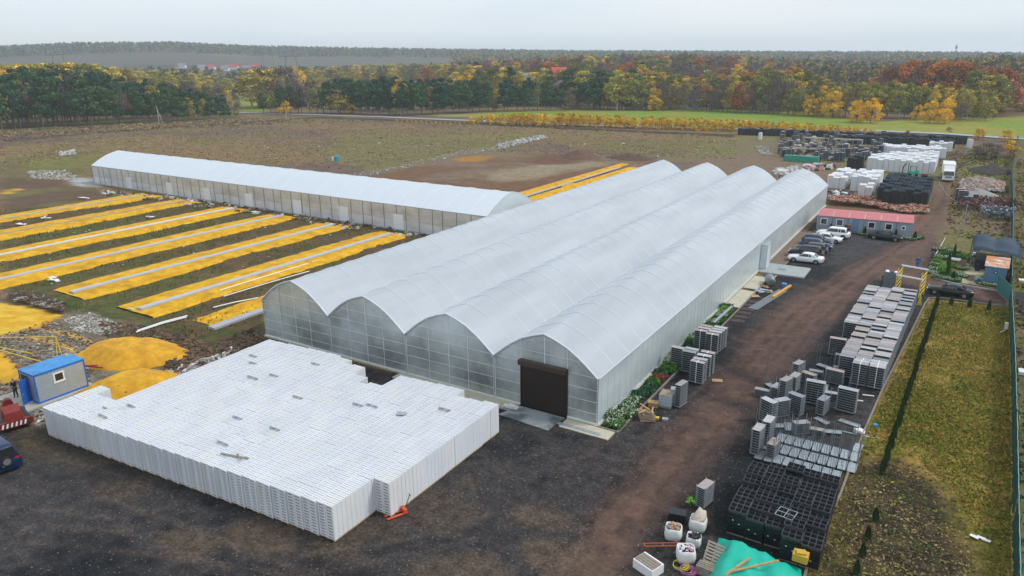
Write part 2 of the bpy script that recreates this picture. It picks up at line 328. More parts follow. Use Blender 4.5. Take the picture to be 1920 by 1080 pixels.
# ruts run along the track
u = GX-np.interp(GY, [30,50,70,90,110,130,160,240], [-15.5,-14.2,-13.4,-11.5,-8.5,-5,-3,-2.4]); on = (GY > 28) & (GY < 230) & (np.abs(u) < 3.2)
ru = np.exp(-((np.abs(u+W1*1.2)-.95)/.28)**2)*on
GC *= (1-.34*ru*ss(.3,.55,F1))[..., None]; u3 = GX-np.interp(GY, [30,50,70,90,110,130], [-18.5,-16.8,-15.2,-13.2,-10,-6]); r3 = np.exp(-((np.abs(u3+W2*1.6)-.9)/.22)**2)*(GY > 28)*(GY < 130); GC *= (1-.25*r3*ss(.4,.6,F1))[..., None]
u4 = GY-(20+.12*(GX+40)); GC *= (1+.35*(np.exp(-((np.abs(u4+W1*3)-.9)/.3)**2)*(GR == 1)*(GX > -60)*(GX < -12)*ss(.4, .6, F2)))[..., None]
def ruts(P, k, gauge=.85, wdt=.26, amt_=.3):
    P = np.array([at(*p) for p in P]); best = np.full(GX.shape, 1e9); sub = (GX > -75) & (GX < 10) & (GY > 14) & (GY < 140); X, Y = GX[sub], GY[sub]; bb = np.full(X.shape, 1e9)
    for a, b in zip(P[:-1], P[1:]):
        d = b-a; t = np.clip(((X-a[0])*d[0]+(Y-a[1])*d[1])/(d@d), 0, 1); bb = np.minimum(bb, np.hypot(X-a[0]-t*d[0], Y-a[1]-t*d[1]))
    bb = bb+W1[sub]*.5; m = np.exp(-((bb-gauge)/wdt)**2)*ss(.3, .55, F1[sub])*(np.isin(GR[sub], (1, 2))); g = GC[sub]; GC[sub] = g*(1-m[:, None]*amt_)+np.array(k)*m[:, None]*amt_
for P_, k_, a_ in (([(60,1000),(300,1020),(560,1060),(800,1020),(980,960),(1180,820),(1330,690)], (.10,.075,.06), .5), ([(-50,930),(200,950),(420,1040),(620,1120)], (.10,.08,.065), .45), ([(760,1120),(900,1010),(1020,930),(1150,850)], (.012,.012,.013), .6), ([(960,880),(1060,850),(1190,880),(1300,960),(1340,1120)], (.095,.07,.055), .45), ([(1200,1100),(1280,900),(1400,740),(1520,600),(1650,500),(1735,440)], (.045,.032,.027), .5), ([(1320,820),(1440,690),(1560,560),(1730,545),(1890,565)], (.05,.035,.03), .5), ([(1560,500),(1640,470),(1700,440)], (.015,.015,.018), .4)): ruts(P_, k_, amt_=a_)
for k_ in range(26):
    cx_, cy_ = RS.uniform(150, 1350), RS.uniform(830, 1110); x_, y_ = at(cx_, cy_); r_ = RS.uniform(.5, 2.2)
    paint([(x_+r_*1.6*math.cos(a), y_+r_*math.sin(a)) for a in np.linspace(0, 6.28, 9)[:-1]], [(.012,.013,.016), (.085,.06,.045), (.11,.075,.05)][k_ % 3], 1.3, .6, amt=.55, px=False)
# lawn with hedge, dark soil at the near end
LW = (.165,.145,.025)
paint([(1742,561),(1892,576),(1900,700),(1905,1180),(1470,1180),(1530,1010),(1600,850),(1640,765)], LW, .1, .15, 4+4, col2=(.25,.165,.042), f=F2*.45+F1*.55)
paint([(1700,745),(1860,700),(1860,860),(1800,850),(1750,840)], (.07,.11,.012), 1.5, 1.5, amt=.55, f=F1, col2=(.15,.12,.03))
paint([(1760,565),(1890,578),(1893,640),(1860,620),(1750,600)], (.085,.115,.015), 1, 1, amt=.6)
paint([(1590,875),(1660,850),(1720,870),(1790,930),(1830,1020),(1860,1200),(1470,1200),(1540,990)], (.026,.021,.015), 1.6, 1.6, 9, amt=.93, f=F1, col2=(.045,.035,.02))
# outside the fence
paint([(1905,260),(1960,260),(2400,400),(2400,1200),(1912,1200),(1904,700),(1899,500)], (.14,.11,.045), .3, .4, col2=(.11,.11,.03), f=F2)
paint([(1900,548),(1960,552),(1960,605),(1900,590)], G1, .3, .3)
# parking asphalt slightly bluish and worn
paint([(1545,432),(1700,447),(1640,470),(1560,500),(1480,492)], (.058,.058,.062), .8, .8, amt=.7, f=F1, col2=(.035,.035,.04))
# fine relief
rough_zone = ((GR == 0) | (GR == 5) | (GR == 3) | (GR == 6)) & (Dg < 900)
GZ = GZ+np.where(rough_zone, (F1-.5)*.22+(F2-.5)*.5, 0)*(1-ss(500, 900, Dg))*ss(0, 1, np.where(rough_zone, 1, 0))
GZ = GZ-np.where(GR == 2, ru*.05, 0)+np.where((GR == 1)|(GR == 2), (F1-.5)*.03, 0)
GZ = np.where((GR == 8) | (GR == 9), (F1-.5)*.08, GZ); GZ = np.where(GR == 7, .04+(F1-.5)*.12, GZ)
flat = (GX > -60.5) & (GX < -19) & (GY > 45) & (GY < 152); GZ = np.where(flat, -.03, GZ)
flat2 = (GX > -182) & (GX < -60) & (GY > 91) & (GY < 112); GZ = np.where(flat2, -.03, GZ)
GC *= (.8+.4*F1)[..., None]
VX = np.stack([GX, GY, GZ], -1).reshape(-1, 3); VC = np.concatenate([GC.reshape(-1, 3), np.ones((nX*nY, 1))], 1)
cr_ = GR[:-1, :-1]
def gmesh(name, rid, m):
    iy, ix = np.where(np.isin(cr_, rid)); a = iy*nX+ix; fc = np.stack([a, a+1, a+nX+1, a+nX], 1)
    us, inv = np.unique(fc, return_inverse=True); inv = inv.reshape(-1)
    me = bpy.data.meshes.new(name); me.vertices.add(len(us)); me.vertices.foreach_set('co', VX[us].ravel())
    me.loops.add(len(inv)); me.loops.foreach_set('vertex_index', inv.astype(np.int32)); me.polygons.add(len(fc)); me.polygons.foreach_set('loop_start', np.arange(0, len(inv), 4, dtype=np.int32))
    me.polygons.foreach_set('use_smooth', np.ones(len(fc), bool)); me.update(calc_edges=True)
    ca = me.color_attributes.new('Col', 'FLOAT_COLOR', 'POINT'); ca.data.foreach_set('color', VC[us].ravel()); me.materials.append(m)
    o = bpy.data.objects.new(name, me); COL.objects.link(o); return tag(o, kind='structure')
MG = dict(field=mat('dry field', None, .95, attr=True, var=.34, sc=1.6, var2=(.35, .25), bump=.6, bsc=3, spec=.15),
 gravel=mat('dark gravel', None, .93, attr=True, var=.62, sc=5, bump=.5, bsc=11, spec=.2, speck=((.17,.16,.15), 5.5, .66), var2=(1.3, .38)),
 track=mat('packed dirt', None, .9, attr=True, var=.32, sc=3.5, bump=.35, bsc=9, spec=.2, speck=((.24,.18,.14), 8, .72), var2=(1.1, .2)),
 rubble=mat('broken ground', None, .95, attr=True, var=.5, sc=3, bump=.8, bsc=5, speck=((.36,.32,.28), 5, .64)),
 mead=mat('meadow grass', None, .95, attr=True, var=.18, sc=.3, bump=.3, bsc=2, spec=.15),
 earth=mat('bare earth', None, .95, attr=True, var=.25, sc=.9, bump=.4, bsc=3, spec=.15, stretch=(1, .35, 1)),
 sandg=mat('yellow sand', None, .95, attr=True, var=.14, sc=1.5, bump=.3, bsc=4, spec=.15),
 lawn=mat('lawn grass', None, .95, attr=True, var=.5, sc=3.2, bump=.7, bsc=9, spec=.12, var2=(.8, .3)),
 soil=mat('dark soil', None, .95, attr=True, var=.5, sc=5, bump=.7, bsc=10, spec=.15, speck=((.25,.2,.11), 6, .66), var2=(1, .4)))
gmesh('ground', [0], MG['field']); gmesh('gravel_yard', [1], MG['gravel']); gmesh('dirt_track', [2], MG['track'])
gmesh('rubble_ground', [3], MG['rubble']); gmesh('meadow', [4], MG['mead']); gmesh('cleared_earth', [5], MG['earth'])
gmesh('grass_strips', [6], MG['field']); gmesh('sand_patch', [7], MG['sandg']); gmesh('lawn', [8], MG['lawn']); gmesh('bare_soil', [9], MG['soil'])
def gz(x, y):
    i = min(max(int(np.searchsorted(gy, y))-1, 0), nY-2); j = min(max(int(np.searchsorted(gx, x))-1, 0), nX-2)
    tx = (x-gx[j])/(gx[j+1]-gx[j]); ty = (y-gy[i])/(gy[i+1]-gy[i])
    return float((GZ[i,j]*(1-tx)+GZ[i,j+1]*tx)*(1-ty)+(GZ[i+1,j]*(1-tx)+GZ[i+1,j+1]*tx)*ty)
def SANDY(x, y): return GR[min(max(int(np.searchsorted(gy, y)), 0), nY-1), min(max(int(np.searchsorted(gx, x)), 0), nX-1)] == 7
# roads far off
def ribbon(name, pts, w, m, dz=.12, kind='structure'):
    P = [Vector((*p, 0)) for p in pts]; fine = []
    for a, b in zip(P[:-1], P[1:]):
        k = max(2, int((b-a).length/6)); fine += [a.lerp(b, i/k) for i in range(k)]
    fine.append(P[-1]); b = MB(); vs = []
    for i, p in enumerate(fine):
        d = (fine[min(i+1, len(fine)-1)]-fine[max(i-1, 0)]).normalized(); n_ = Vector((-d.y, d.x, 0))*w/2
        for s in (-1, 1): q_ = p+n_*s; vs.append((q_.x, q_.y, max(gz(q_.x, q_.y), gz(p.x, p.y))+dz))
    b.add(vs, [(2*i, 2*i+1, 2*i+3, 2*i+2) for i in range(len(fine)-1)]); o = b.build(name, m)
    if kind: tag(o, kind=kind)
    return o
asph = mat('pale asphalt road', (.33,.34,.36), .8, 0, .08, .3)
ribbon('road', [at(*p) for p in ((-60,196),(200,205),(455,212),(600,216),(720,220),(900,228),(1100,236),(1400,243),(1640,246),(1780,252),(1925,262),(2000,268))], 6, asph, .25)
ribbon('far_road', [at(*p) for p in ((430,172),(470,166),(505,160),(510,157),(490,153),(455,151))], 8, asph, .3)

# ------------------------------------------------------------------ greenhouses
ROOF = film('white polycarbonate roof', (.73,.78,.83), (.74,.79,.84), .40, .07, .3, .10, (.25,.06,.25,.05))
WALL = film('clear polycarbonate wall', (.74,.81,.82), (.84,.89,.90), .32, .36, .22, .14, (.30,.30,.28,.30), (.72,.90,.84))
WALL2 = film('warm polycarbonate wall', (.80,.79,.76), (.85,.84,.80), .3, .24, .3, .10, (.25,.25,.4,.18), (.95,.93,.88))
SIDE = film('side wall sheet', (.80,.88,.90), (.82,.88,.90), .3, .08, .3, .14, (.3,.22,.5,.12), (.85,.93,.95))
PU = [(-4.8,0),(-4.35,.37),(-3.7,.93),(-3,1.47),(-2.05,2.06),(-1,2.50),(-.35,2.70),(0,2.80),(.35,2.70),(1,2.50),(2.05,2.06),(3,1.47),(3.7,.93),(4.35,.37),(4.8,0)]
def barrel(mb, x0, w, y0, y1, ze, hs, ny, m=None, off=0.):
    n = len(PU); vs = []
    for k in range(ny+1):
        y = y0+(y1-y0)*k/ny
        vs += [(x0+w/2+u*w/9.6, y, ze+h*hs+off) for u, h in PU]
    mb.add(vs, [(k*n+i, k*n+i+1, (k+1)*n+i+1, (k+1)*n+i) for k in range(ny) for i in range(n-1)], m)
def arch(mb, x0, w, y, ze, hs, r, m=None, off=0., n=5):
    mb.tube([(x0+w/2+u*w/9.6, y, ze+h*hs+off) for u, h in PU], r, n, m)
def zroof(x, x0, w, ze, hs): return ze+hs*float(np.interp((x-x0-w/2)*9.6/w, [p[0] for p in PU], [p[1] for p in PU]))
X0, SW, NS, Y0g, Y1g, ZE = -59.55, 9.6, 4, 46.6, 150.7, 4.0
gh = empty('multi_span_greenhouse', (X0, Y0g, 0), 0, 'long white greenhouse with four arched roofs side by side and a brown roller door', 'greenhouse')
def rel(mb, name, m, p=gh, smooth=False):
    o = mb.build(name, m, None, smooth); o.parent = p; o.matrix_parent_inverse = Matrix.Translation(-Vector(p.location)); return o
FR = M['steel_white']
for s in range(NS):
    xs = X0+s*SW; b = MB(); barrel(b, xs, SW, Y0g-.12, Y1g+.12, ZE, 1, 26); r_ = rel(b, 'roof', ROOF, smooth=True)
    b = MB()
    for k in range(1, 35):
        if k*3 < 104: arch(b, xs+.03, SW-.06, Y0g+k*3, ZE, 1, .035, off=.03, n=4)
    o = rel(b, 'roof_seams', mat('roof seam strip', (.72,.77,.82), .5, 0, 0)) if s == 0 else rel(b, 'roof_seams', seam)
    seam = o.data.materials[0]
    b = MB()
    for k in range(0, 35): arch(b, xs+.1, SW-.2, Y0g+min(k*3, 104), ZE-.06, .98, .03, n=4)
    for k in range(0, 35, 1):
        y = Y0g+min(k*3, 104)+.02; b.tube([(xs, y, ZE-.02), (xs+SW, y, ZE-.02)], .03, 4)
        if k: b.tube([(xs+SW/2, y, ZE), (xs+SW/2, y, ZE+2.6)], .02, 4)
    rel(b, 'roof_trusses', M['galv'])
    
    for yy in (Y0g-.13, Y1g+.13): b = MB(); arch(b, xs, SW, yy, ZE, 1, .055, off=.03, n=6); rel(b, 'gable_trim', FR)
    # gable walls in bays; the last one leaves the door out
    for nm, y in (('front_gable', Y0g), ('rear_gable', Y1g)):
        b = MB(); U = sorted(set([p[0] for p in PU]+[-2.1, 2.05]))
        for u0, u1 in zip(U[:-1], U[1:]):
            a0, a1 = xs+4.8+u0, xs+4.8+u1; zb = .12
            if nm == 'front_gable' and s == 3 and u0 >= -2.11 and u1 <= 2.06: zb = 3.9
            b.add([(a0, y, zb), (a1, y, zb), (a1, y, zroof(a1, xs, SW, ZE, 1)), (a0, y, zroof(a0, xs, SW, ZE, 1))], [(0, 1, 2, 3)])
        rel(b, nm, WALL)
        b = MB(); m2 = MB()
        for u_ in (-4.72, -2.15, 0.05, 2.1, 4.72):
            if nm == 'front_gable' and s == 3 and -2.1 < u_ < 2.05:
                if u_ == 0.05: b.obox((xs+4.8+u_, y-.03, 5.2), (.06, .06, 2.6))
                continue
            zt = zroof(xs+4.8+u_, xs, SW, ZE, 1)
            b.box(xs+4.78+u_, y-.05, .05, xs+4.82+u_, y-.005, zt-.03)
            if u_ in (-2.15, 2.1) and nm == 'front_gable': mc = MB(); mc.box(xs+4.70+u_, y+.02, 0, xs+4.9+u_, y+.2, zt-.1); rel(mc, 'gable_column', M['galvd'])
        for z in (.95, 1.95, 2.95, 4.02, 5.1):
            h = max(z-ZE, 0); 
            uu = [p for p in PU if p[1] >= h]; hw = 4.78 if h == 0 else float(np.interp(-h, [-p[1] for p in PU[7:]][::1], [p[0] for p in PU[7:]]))
            segs = [(-hw, hw)]
            if nm == 'front_gable' and s == 3 and z < 3.9: segs = [(-hw, -2.15), (2.1, hw)]
            for a, c in segs: b.box(xs+4.8+a, y-.035, z-.012, xs+4.8+c, y-.008, z+.014)
        b.obox((xs+4.8, y-.05, 0.14), (9.5, .09, .1)) if not (nm == 'front_gable' and s == 3) else (b.box(xs+.05, y-.09, .09, xs+2.6, y-.005, .19), b.box(xs+6.95, y-.09, .09, xs+9.55, y-.005, .19))
        rel(b, 'gable_frame', M['galvp'])

# gutters
for s in range(1, NS):
    b = MB(); x = X0+s*SW; b.box(x-.16, Y0g-.3, ZE-.10, x+.16, Y1g+.3, ZE+.045); rel(b, 'gutter', M['galv'])
b = MB()
for k in range(35): 
    y = Y0g+min(k*3, 104)
    for s in range(1, NS): b.box(X0+s*SW-.06, y-.06, 0, X0+s*SW+.06, y+.06, ZE-.1)
    for s in (0, NS): b.box(X0+s*SW+(.03 if s == 0 else -.11), y-.04, 0, X0+s*SW+(.11 if s == 0 else -.03), y+.04, ZE)
rel(b, 'columns', M['galv'])
for nm, x in (('left_wall', X0), ('right_wall', X0+NS*SW)):
    b = MB(); b.quad((x, Y0g, .12), (x, Y1g, .12), (x, Y1g, ZE+.02), (x, Y0g, ZE+.02)); rel(b, 'side_wall', SIDE)
    e = .02 if x > -40 else -.02; b = MB()
    b.box(min(x, x+4*e), Y0g, ZE-.02, max(x, x+4*e), Y1g, ZE+.05); b.box(min(x+e/4, x+3*e), Y0g, .1, max(x+e/4, x+3*e), Y1g, .17)
    for k in range(0, 87): y = Y0g+k*1.2+.6; b.box(min(x+e/4, x+e), y-.012, .17, max(x+e/4, x+e), y+.012, ZE-.02)
    rel(b, 'wall_rails', mat('silver edge trim', (.62,.68,.70), .35, .2, .05))
b = MB(); b.box(X0-.1, Y0g-.22, -.05, X0+NS*SW-7.1, Y0g-.005, .10); b.box(X0+NS*SW-2.6, Y0g-.22, -.05, X0+NS*SW+.18, Y0g-.005, .1)
b.box(X0+NS*SW+.005, Y0g-.005, -.05, X0+NS*SW+.22, Y1g+.1, .11); b.box(X0-.2, Y0g, -.05, X0-.005, Y1g, .1); rel(b, 'foundation', M['concb'])
b = MB(); dx0, dx1 = -28.05, -23.9; BR = mat('dark brown shutter', (.026,.017,.013), .45, 0, .1, 1)
for k in range(26): b.box(dx0, Y0g-.085, .02+k*.148, dx1, Y0g-.035-(k % 2)*.012, .02+(k+1)*.148-.012)
dr = rel(b, 'roller_door', BR); 
b = MB(); b.box(dx0-.12, Y0g-.5, 3.86, dx1+.12, Y0g-.01, 4.28); rel(b, 'shutter_box', mat('brown shutter box', (.055,.03,.022), .4, 0, .1, 1))
b = MB(); b.box(dx0-.1, Y0g-.12, 0, dx0-.005, Y0g-.01, 3.85); b.box(dx1+.005, Y0g-.12, 0, dx1+.1, Y0g-.01, 3.85); rel(b, 'door_guide', M['dark'])
# side vestibule
b = MB(); b.box(-21.12, 98.0, .1, -20.35, 100.4, 3.45); 
rel(b, 'vestibule', mat('vestibule panel', (.60,.66,.68), .4, 0, .06, 1)); b = MB()
for y in (97.98, 100.36): b.box(-20.345, y, .1, -20.30, y+.05, 3.5)
b.box(-21.1, 97.95, 3.46, -20.3, 100.45, 3.52); rel(b, 'vestibule_trim', M['galv'])
# beds of plants and benches inside, seen hazily through the walls
ins = []
LEAFD = mat('greenhouse foliage', (.03,.10,.04), .8, 0, .5, 1.5); LEAFD2 = mat('pale greenhouse foliage', (.12,.17,.10), .8, 0, .4, 1.5)
def leafblob(cx, cy, sx, sy, h, n, sz, seed, z0=.1):
    rs = np.random.RandomState(seed); vs = []; fs = []
    for k in range(n):
        p = np.array([cx+rs.uniform(-sx, sx), cy+rs.uniform(-sy, sy), z0+h*rs.uniform(.1, 1)**.7]); a = rs.normal(size=3); a /= np.linalg.norm(a); c = np.cross(a, rs.normal(size=3)); c /= np.linalg.norm(c); s = sz*rs.uniform(.6, 1.3)
        i = len(vs); vs += [tuple(p+s*(a+c*.6)), tuple(p+s*(c*.6-a)), tuple(p-s*(a+c*.6)), tuple(p+s*(a-c*.6))]; fs.append((i, i+1, i+2, i+3))
    return MB().add(vs, fs)
for s in range(4):
    for k, (ux, w) in enumerate(((2.2, 1.2), (5.0, 1.1), (7.6, 1.2))):
        if s == 3 and k == 1: continue
        cx = X0+s*SW+ux; b = leafblob(cx, 63, w, 14.5, [.9, 1.7, 2.2, 1.3][s], 900, .28, 40+s*3+k)
        o = b.build('plant_bed', LEAFD if s > 0 else LEAFD2); tag(o, 'leafy green %s bed of plants inside span %s of the greenhouse' % (['left', 'middle', 'right'][k], ['one', 'two', 'three', 'four'][s]), 'plant bed', 'plant beds inside the big greenhouse')
# second greenhouse
g2r = R(-1.45); g2 = empty('single_span_greenhouse', (-178.3, 95.0, 0), g2r, 'single long greenhouse with a white arched roof beside the yellow sand beds', 'greenhouse')
LN, WD, ZE2 = 116.5, 14.2, 4.25
def rel2(mb, name, m, smooth=False): return mb.build(name, m, g2, smooth)
def yb(mb, off=0., r=None, x=0, n=5):
    mb.tube([(x, WD/2+u*WD/9.6, ZE2+h*1.02+off) for u, h in PU], r, n)
b = MB(); n = len(PU); vs = []
for k in range(30): vs += [(LN*k/29, WD/2+u*WD/9.6, ZE2+h*1.02) for u, h in PU]
b.add(vs, [(k*n+i, k*n+i+1, (k+1)*n+i+1, (k+1)*n+i) for k in range(29) for i in range(n-1)]); rel2(b, 'roof', ROOF, True)
b = MB(); [yb(b, .03, .03, 3+k*5.0, 4) for k in range(23)]; rel2(b, 'roof_seams', seam)
b = MB(); [yb(b, -.07, .035, .1+k*3, 4) for k in range(39)]; rel2(b, 'roof_trusses', M['galv'])
WALL3 = film('milky lower wall', (.82,.85,.88), (.85,.87,.88), .3, .14, .3, .10, (.3,.3,.6,.12), (.95,.95,.95))
for y in (0, WD): b = MB(); b.quad((0, y, 1.75), (LN, y, 1.75), (LN, y, ZE2), (0, y, ZE2)); rel2(b, 'side_wall', WALL2); b = MB(); b.quad((0, y, .1), (LN, y, .1), (LN, y, 1.75), (0, y, 1.75)); rel2(b, 'lower_wall', WALL3)
for x in (0, LN):
    b = MB()
    for (u0, h0), (u1, h1) in zip(PU[:-1], PU[1:]): b.quad((x, WD/2+u0*WD/9.6, .1), (x, WD/2+u1*WD/9.6, .1), (x, WD/2+u1*WD/9.6, ZE2+h1*1.02), (x, WD/2+u0*WD/9.6, ZE2+h0*1.02))
    rel2(b, 'gable', SIDE); b = MB(); yb(b, .03, .05, x); rel2(b, 'gable_trim', FR)
b = MB(); k = 0; x = .05
while x < LN: b.box(x-.035, -.075, 0, x+.035, -.005, ZE2); x += (2.9, 2.1)[k % 3 == 1]; k += 1
rel2(b, 'wall_posts', M['galvd']); b = MB()
for z in (.12, 1.75, 2.9): b.box(0, -.045, z, LN, -.004, z+.03)
b.box(-.1, -.1, ZE2-.02, LN+.1, -.01, ZE2+.08); rel2(b, 'wall_rails', M['galv'])
b = MB(); b.box(-.2, -.25, -.05, LN+.2, -.08, .12); rel2(b, 'foundation', M['conc'])
WP = mat('white wall panel', (.72,.76,.80), .5, 0, .05)
for x in (14.6, 30.5, 43.8, 57.5, 71.6, 84, 97): b = MB(); b.box(x, -.1, .15, x+2.3, -.08, 2.75); rel2(b, 'opaque_panel', WP)
def inside(x, y, name, bmk, label, cat):
    c, s = math.cos(g2r), math.sin(g2r); o = bmk.build(name); o.location = (-178.3+c*x-s*y, 95+s*x+c*y, 0); o.rotation_euler = (0, 0, g2r); tag(o, label, cat)
for x, cname, cc in ((5, 'blue', (.03,.12,.35)), (46.5, 'blue and grey', (.05,.12,.3)), (63, 'red and green', (.35,.06,.04)), (78, 'orange red', (.6,.06,.02)), (86.5, 'blue', (.05,.2,.45)), (91, 'dull red', (.4,.05,.04)), (101, 'black', (.05,.05,.05)), (54, 'dark green', (.04,.1,.06))):
    mm = mat('machine paint '+cname, cc, .5); b = MB(); b.box(-1, -.6, .45, 1, .6, 1.5, mm); b.box(-.9, -.5, 1.5, -.1, .5, 2.2, mm); b.box(.2, -.4, 1.5, .9, .4, 1.75, M['dark'])
    for sx in (-.7, .7):
        for sy in (-.55, .55): b.tube([(sx, sy-.08, .4), (sx, sy+.08, .4)], .4, 12, M['rubber'])
    inside(x, 1.3, 'machine', b, '%s machine behind the wall %s of the single greenhouse' % (cname, {5: 'at the far left end', 46.5: 'left of the middle', 63: 'right of the middle', 78: 'near the right part', 86.5: 'at a right-hand white panel', 91: 'just right of a white panel', 101: 'near the right end', 54: 'in the middle'}[x]), 'machine')

# ------------------------------------------------------------------ sand beds with concrete strips
SANDM = mat('yellow sand', (.63,.355,.024), .95, 0, .2, 1.6, bump=.5, bsc=3.5, spec=.1, c2=(.53,.28,.02), c2s=.4, c2t=.54, var2=(.7, .18))
def sandbed(xc, ya, yb_, wl, wr, label, conc=True, cgrey=(.42,.44,.47), cw=.95, h=.32, ca=0, tilt=0.):
    rs = np.random.RandomState(int(abs(xc)*10)); L_ = yb_-ya; n = int(L_/.6); cols = [-1, -.93, -.8, -.62, -.4, -.2, -.13, .13, .2, .4, .62, .8, .93, 1]
    root = empty('sand_bed', (xc, ya, 0), 0, label, 'sand bed', 'rows of yellow sand beds'); vs = []
    for i in range(n+1):
        y = L_*i/n; e = min(1, (i+.3)/9, (n-i+.5)/7); ee = e**.5
        for j, c in enumerate(cols):
            w = (wl if c < 0 else wr)*(.9+.1*ee)+(fbm(np.array(y+xc), np.array(c*9+xc), 2.2, 3)-.5)*(.45 if abs(c) > .9 else .1)
            prof = h*(1-abs(c)**2.5)*(1 if abs(c) > .15 else .55)*ee
            z = prof+(fbm(np.array(c*4+xc), np.array(y), .9, 3)-.5)*.16*(abs(c) < .95)
            if abs(c) == 1: z = -.22
            vs.append((c*w+tilt*y, y, float(z)))
    m = len(cols); b = MB().add(vs, [(i*m+j, i*m+j+1, (i+1)*m+j+1, (i+1)*m+j) for i in range(n) for j in range(m-1)]); b.build('sand', SANDM, root, True)
    if conc:
        b = MB(); b.box(-cw/2, ca, .1, cw/2, L_-1.2, h*.62+.12); b.build('concrete_strip', mat('strip concrete', cgrey, .85, 0, .12, .8), root)
    return root
od = lambda i: 'yellow sand bed with a concrete strip, %s row counting back from the big greenhouse' % nth(i)
sandbed(-79.0, 44.0, 90.2, 4.2, 4.0, od(2), ca=.6); sandbed(-92.6, 43.6, 90.6, 4.3, 4.1, od(3), ca=.4)
sandbed(-106.8, 33, 91, 4.4, 4.4, od(4)); sandbed(-121, 38, 91.5, 4.5, 4.4, od(5), cgrey=(.55,.55,.56))
sandbed(-136.6, 44, 92, 4.8, 4.2, od(6), cgrey=(.36,.30,.22), cw=.5); sandbed(-150.6, 50, 92.5, 4.8, 4.4, od(7), cgrey=(.42,.38,.30), cw=.8)
sandbed(-68.6, 45.6, 64, 2.4, 1.6, 'short yellow sand bed nearest the left corner of the big greenhouse', conc=False)
b = MB(); b.box(-66.7, 44.8, .02, -65.6, 75, .3); tag(b.build('concrete_strip', mat('grey strip concrete', (.36,.38,.41), .85, 0, .1, .8)), 'grey concrete strip between the short sand bed and the greenhouse corner', 'concrete strip')
sandbed(-80.1, 110, 188, 1.5, 1.5, 'narrow left yellow sand strip on cleared earth behind the single greenhouse', conc=False, h=.25, tilt=.012)
sandbed(-75.2, 110, 183, 1.5, 1.5, 'narrow right yellow sand strip on cleared earth behind the single greenhouse', conc=False, h=.25, tilt=.012)
b = MB(); b.box(-78.1, 110, -.02, -77.2, 180, .1); tag(b.build('concrete_strip', M['conc']), 'thin concrete strip between the two narrow sand strips behind', 'concrete strip')
for (px, py, r, h, lb) in ((1028, 372, 2.2, .7, 'small orange sand heap at the near end of the narrow strips'), (995, 378, 1.6, .5, 'low sand heap close behind the end of the single greenhouse'), (1075, 346, 1.6, .6, 'small sand heap halfway along the narrow strips')):
    pass
def mound(name, cx, cy, rx, ry, h, m, label, cat, rz=0, lump=.25, seed=1, n=26, fl=.0, z0=None):
    rs = np.random.RandomState(seed); vs = [(0, 0, h*(1+.1*rs.rand()))]; K = 40; off = rs.rand()*90
    for i in range(1, n+1):
        t = i/n
        for k in range(K):
            a = 2*math.pi*k/K; w = 1+.22*(fbm(np.array(math.cos(a)*2+off), np.array(math.sin(a)*2), 1, 3)-.5)*2
            x, y = rx*t*w*math.cos(a), ry*t*w*math.sin(a); z = h*max(0, 1-max(0, (t-fl)/(1-fl)))**.9+(fbm(np.array(x+off), np.array(y), .8, 4)-.5)*lump*h*(t < .97)*2
            vs.append((x, y, z if i < n else -.15))
    fs = [(0, 1+k, 1+(k+1) % K) for k in range(K)]+[(1+(i-1)*K+k, 1+i*K+k, 1+i*K+(k+1) % K, 1+(i-1)*K+(k+1) % K) for i in range(1, n) for k in range(K)]
    o = MB().add(vs, fs).build(name, m, smooth=True, loc=(cx, cy, z0 if z0 is not None else gz(cx, cy)), rz=rz); return tag(o, label, cat)
SM2 = mat('wet orange sand', (.55,.275,.016), .95, 0, .28, 1.1, bump=.5, bsc=5, c2=(.60,.32,.02), c2s=.5, c2t=.5, speck=((.10,.06,.02), 2.2, .70))
mound('sand_pile', -67.2, 36.2, 5.8, 3.7, 1.25, SM2, 'large flat-topped pile of orange sand behind the blue cabin', 'sand pile', .35, .12, 3, fl=.45)
mound('sand_pile', -59.6, 32.0, 4.6, 3.4, 1.15, SM2, 'orange sand pile between the blue cabin and the white crates', 'sand pile', .9, .14, 5, fl=.4)
mound('sand_pile', *at(1028, 374), 1.8, 2.6, .6, SM2, 'small orange sand heap at the near end of the narrow strips', 'sand pile', 0, .2, 6)
mound('sand_pile', *at(1070, 347), 1.8, 3, .6, SM2, 'small sand heap halfway along the narrow strips', 'sand pile', 0, .2, 7)

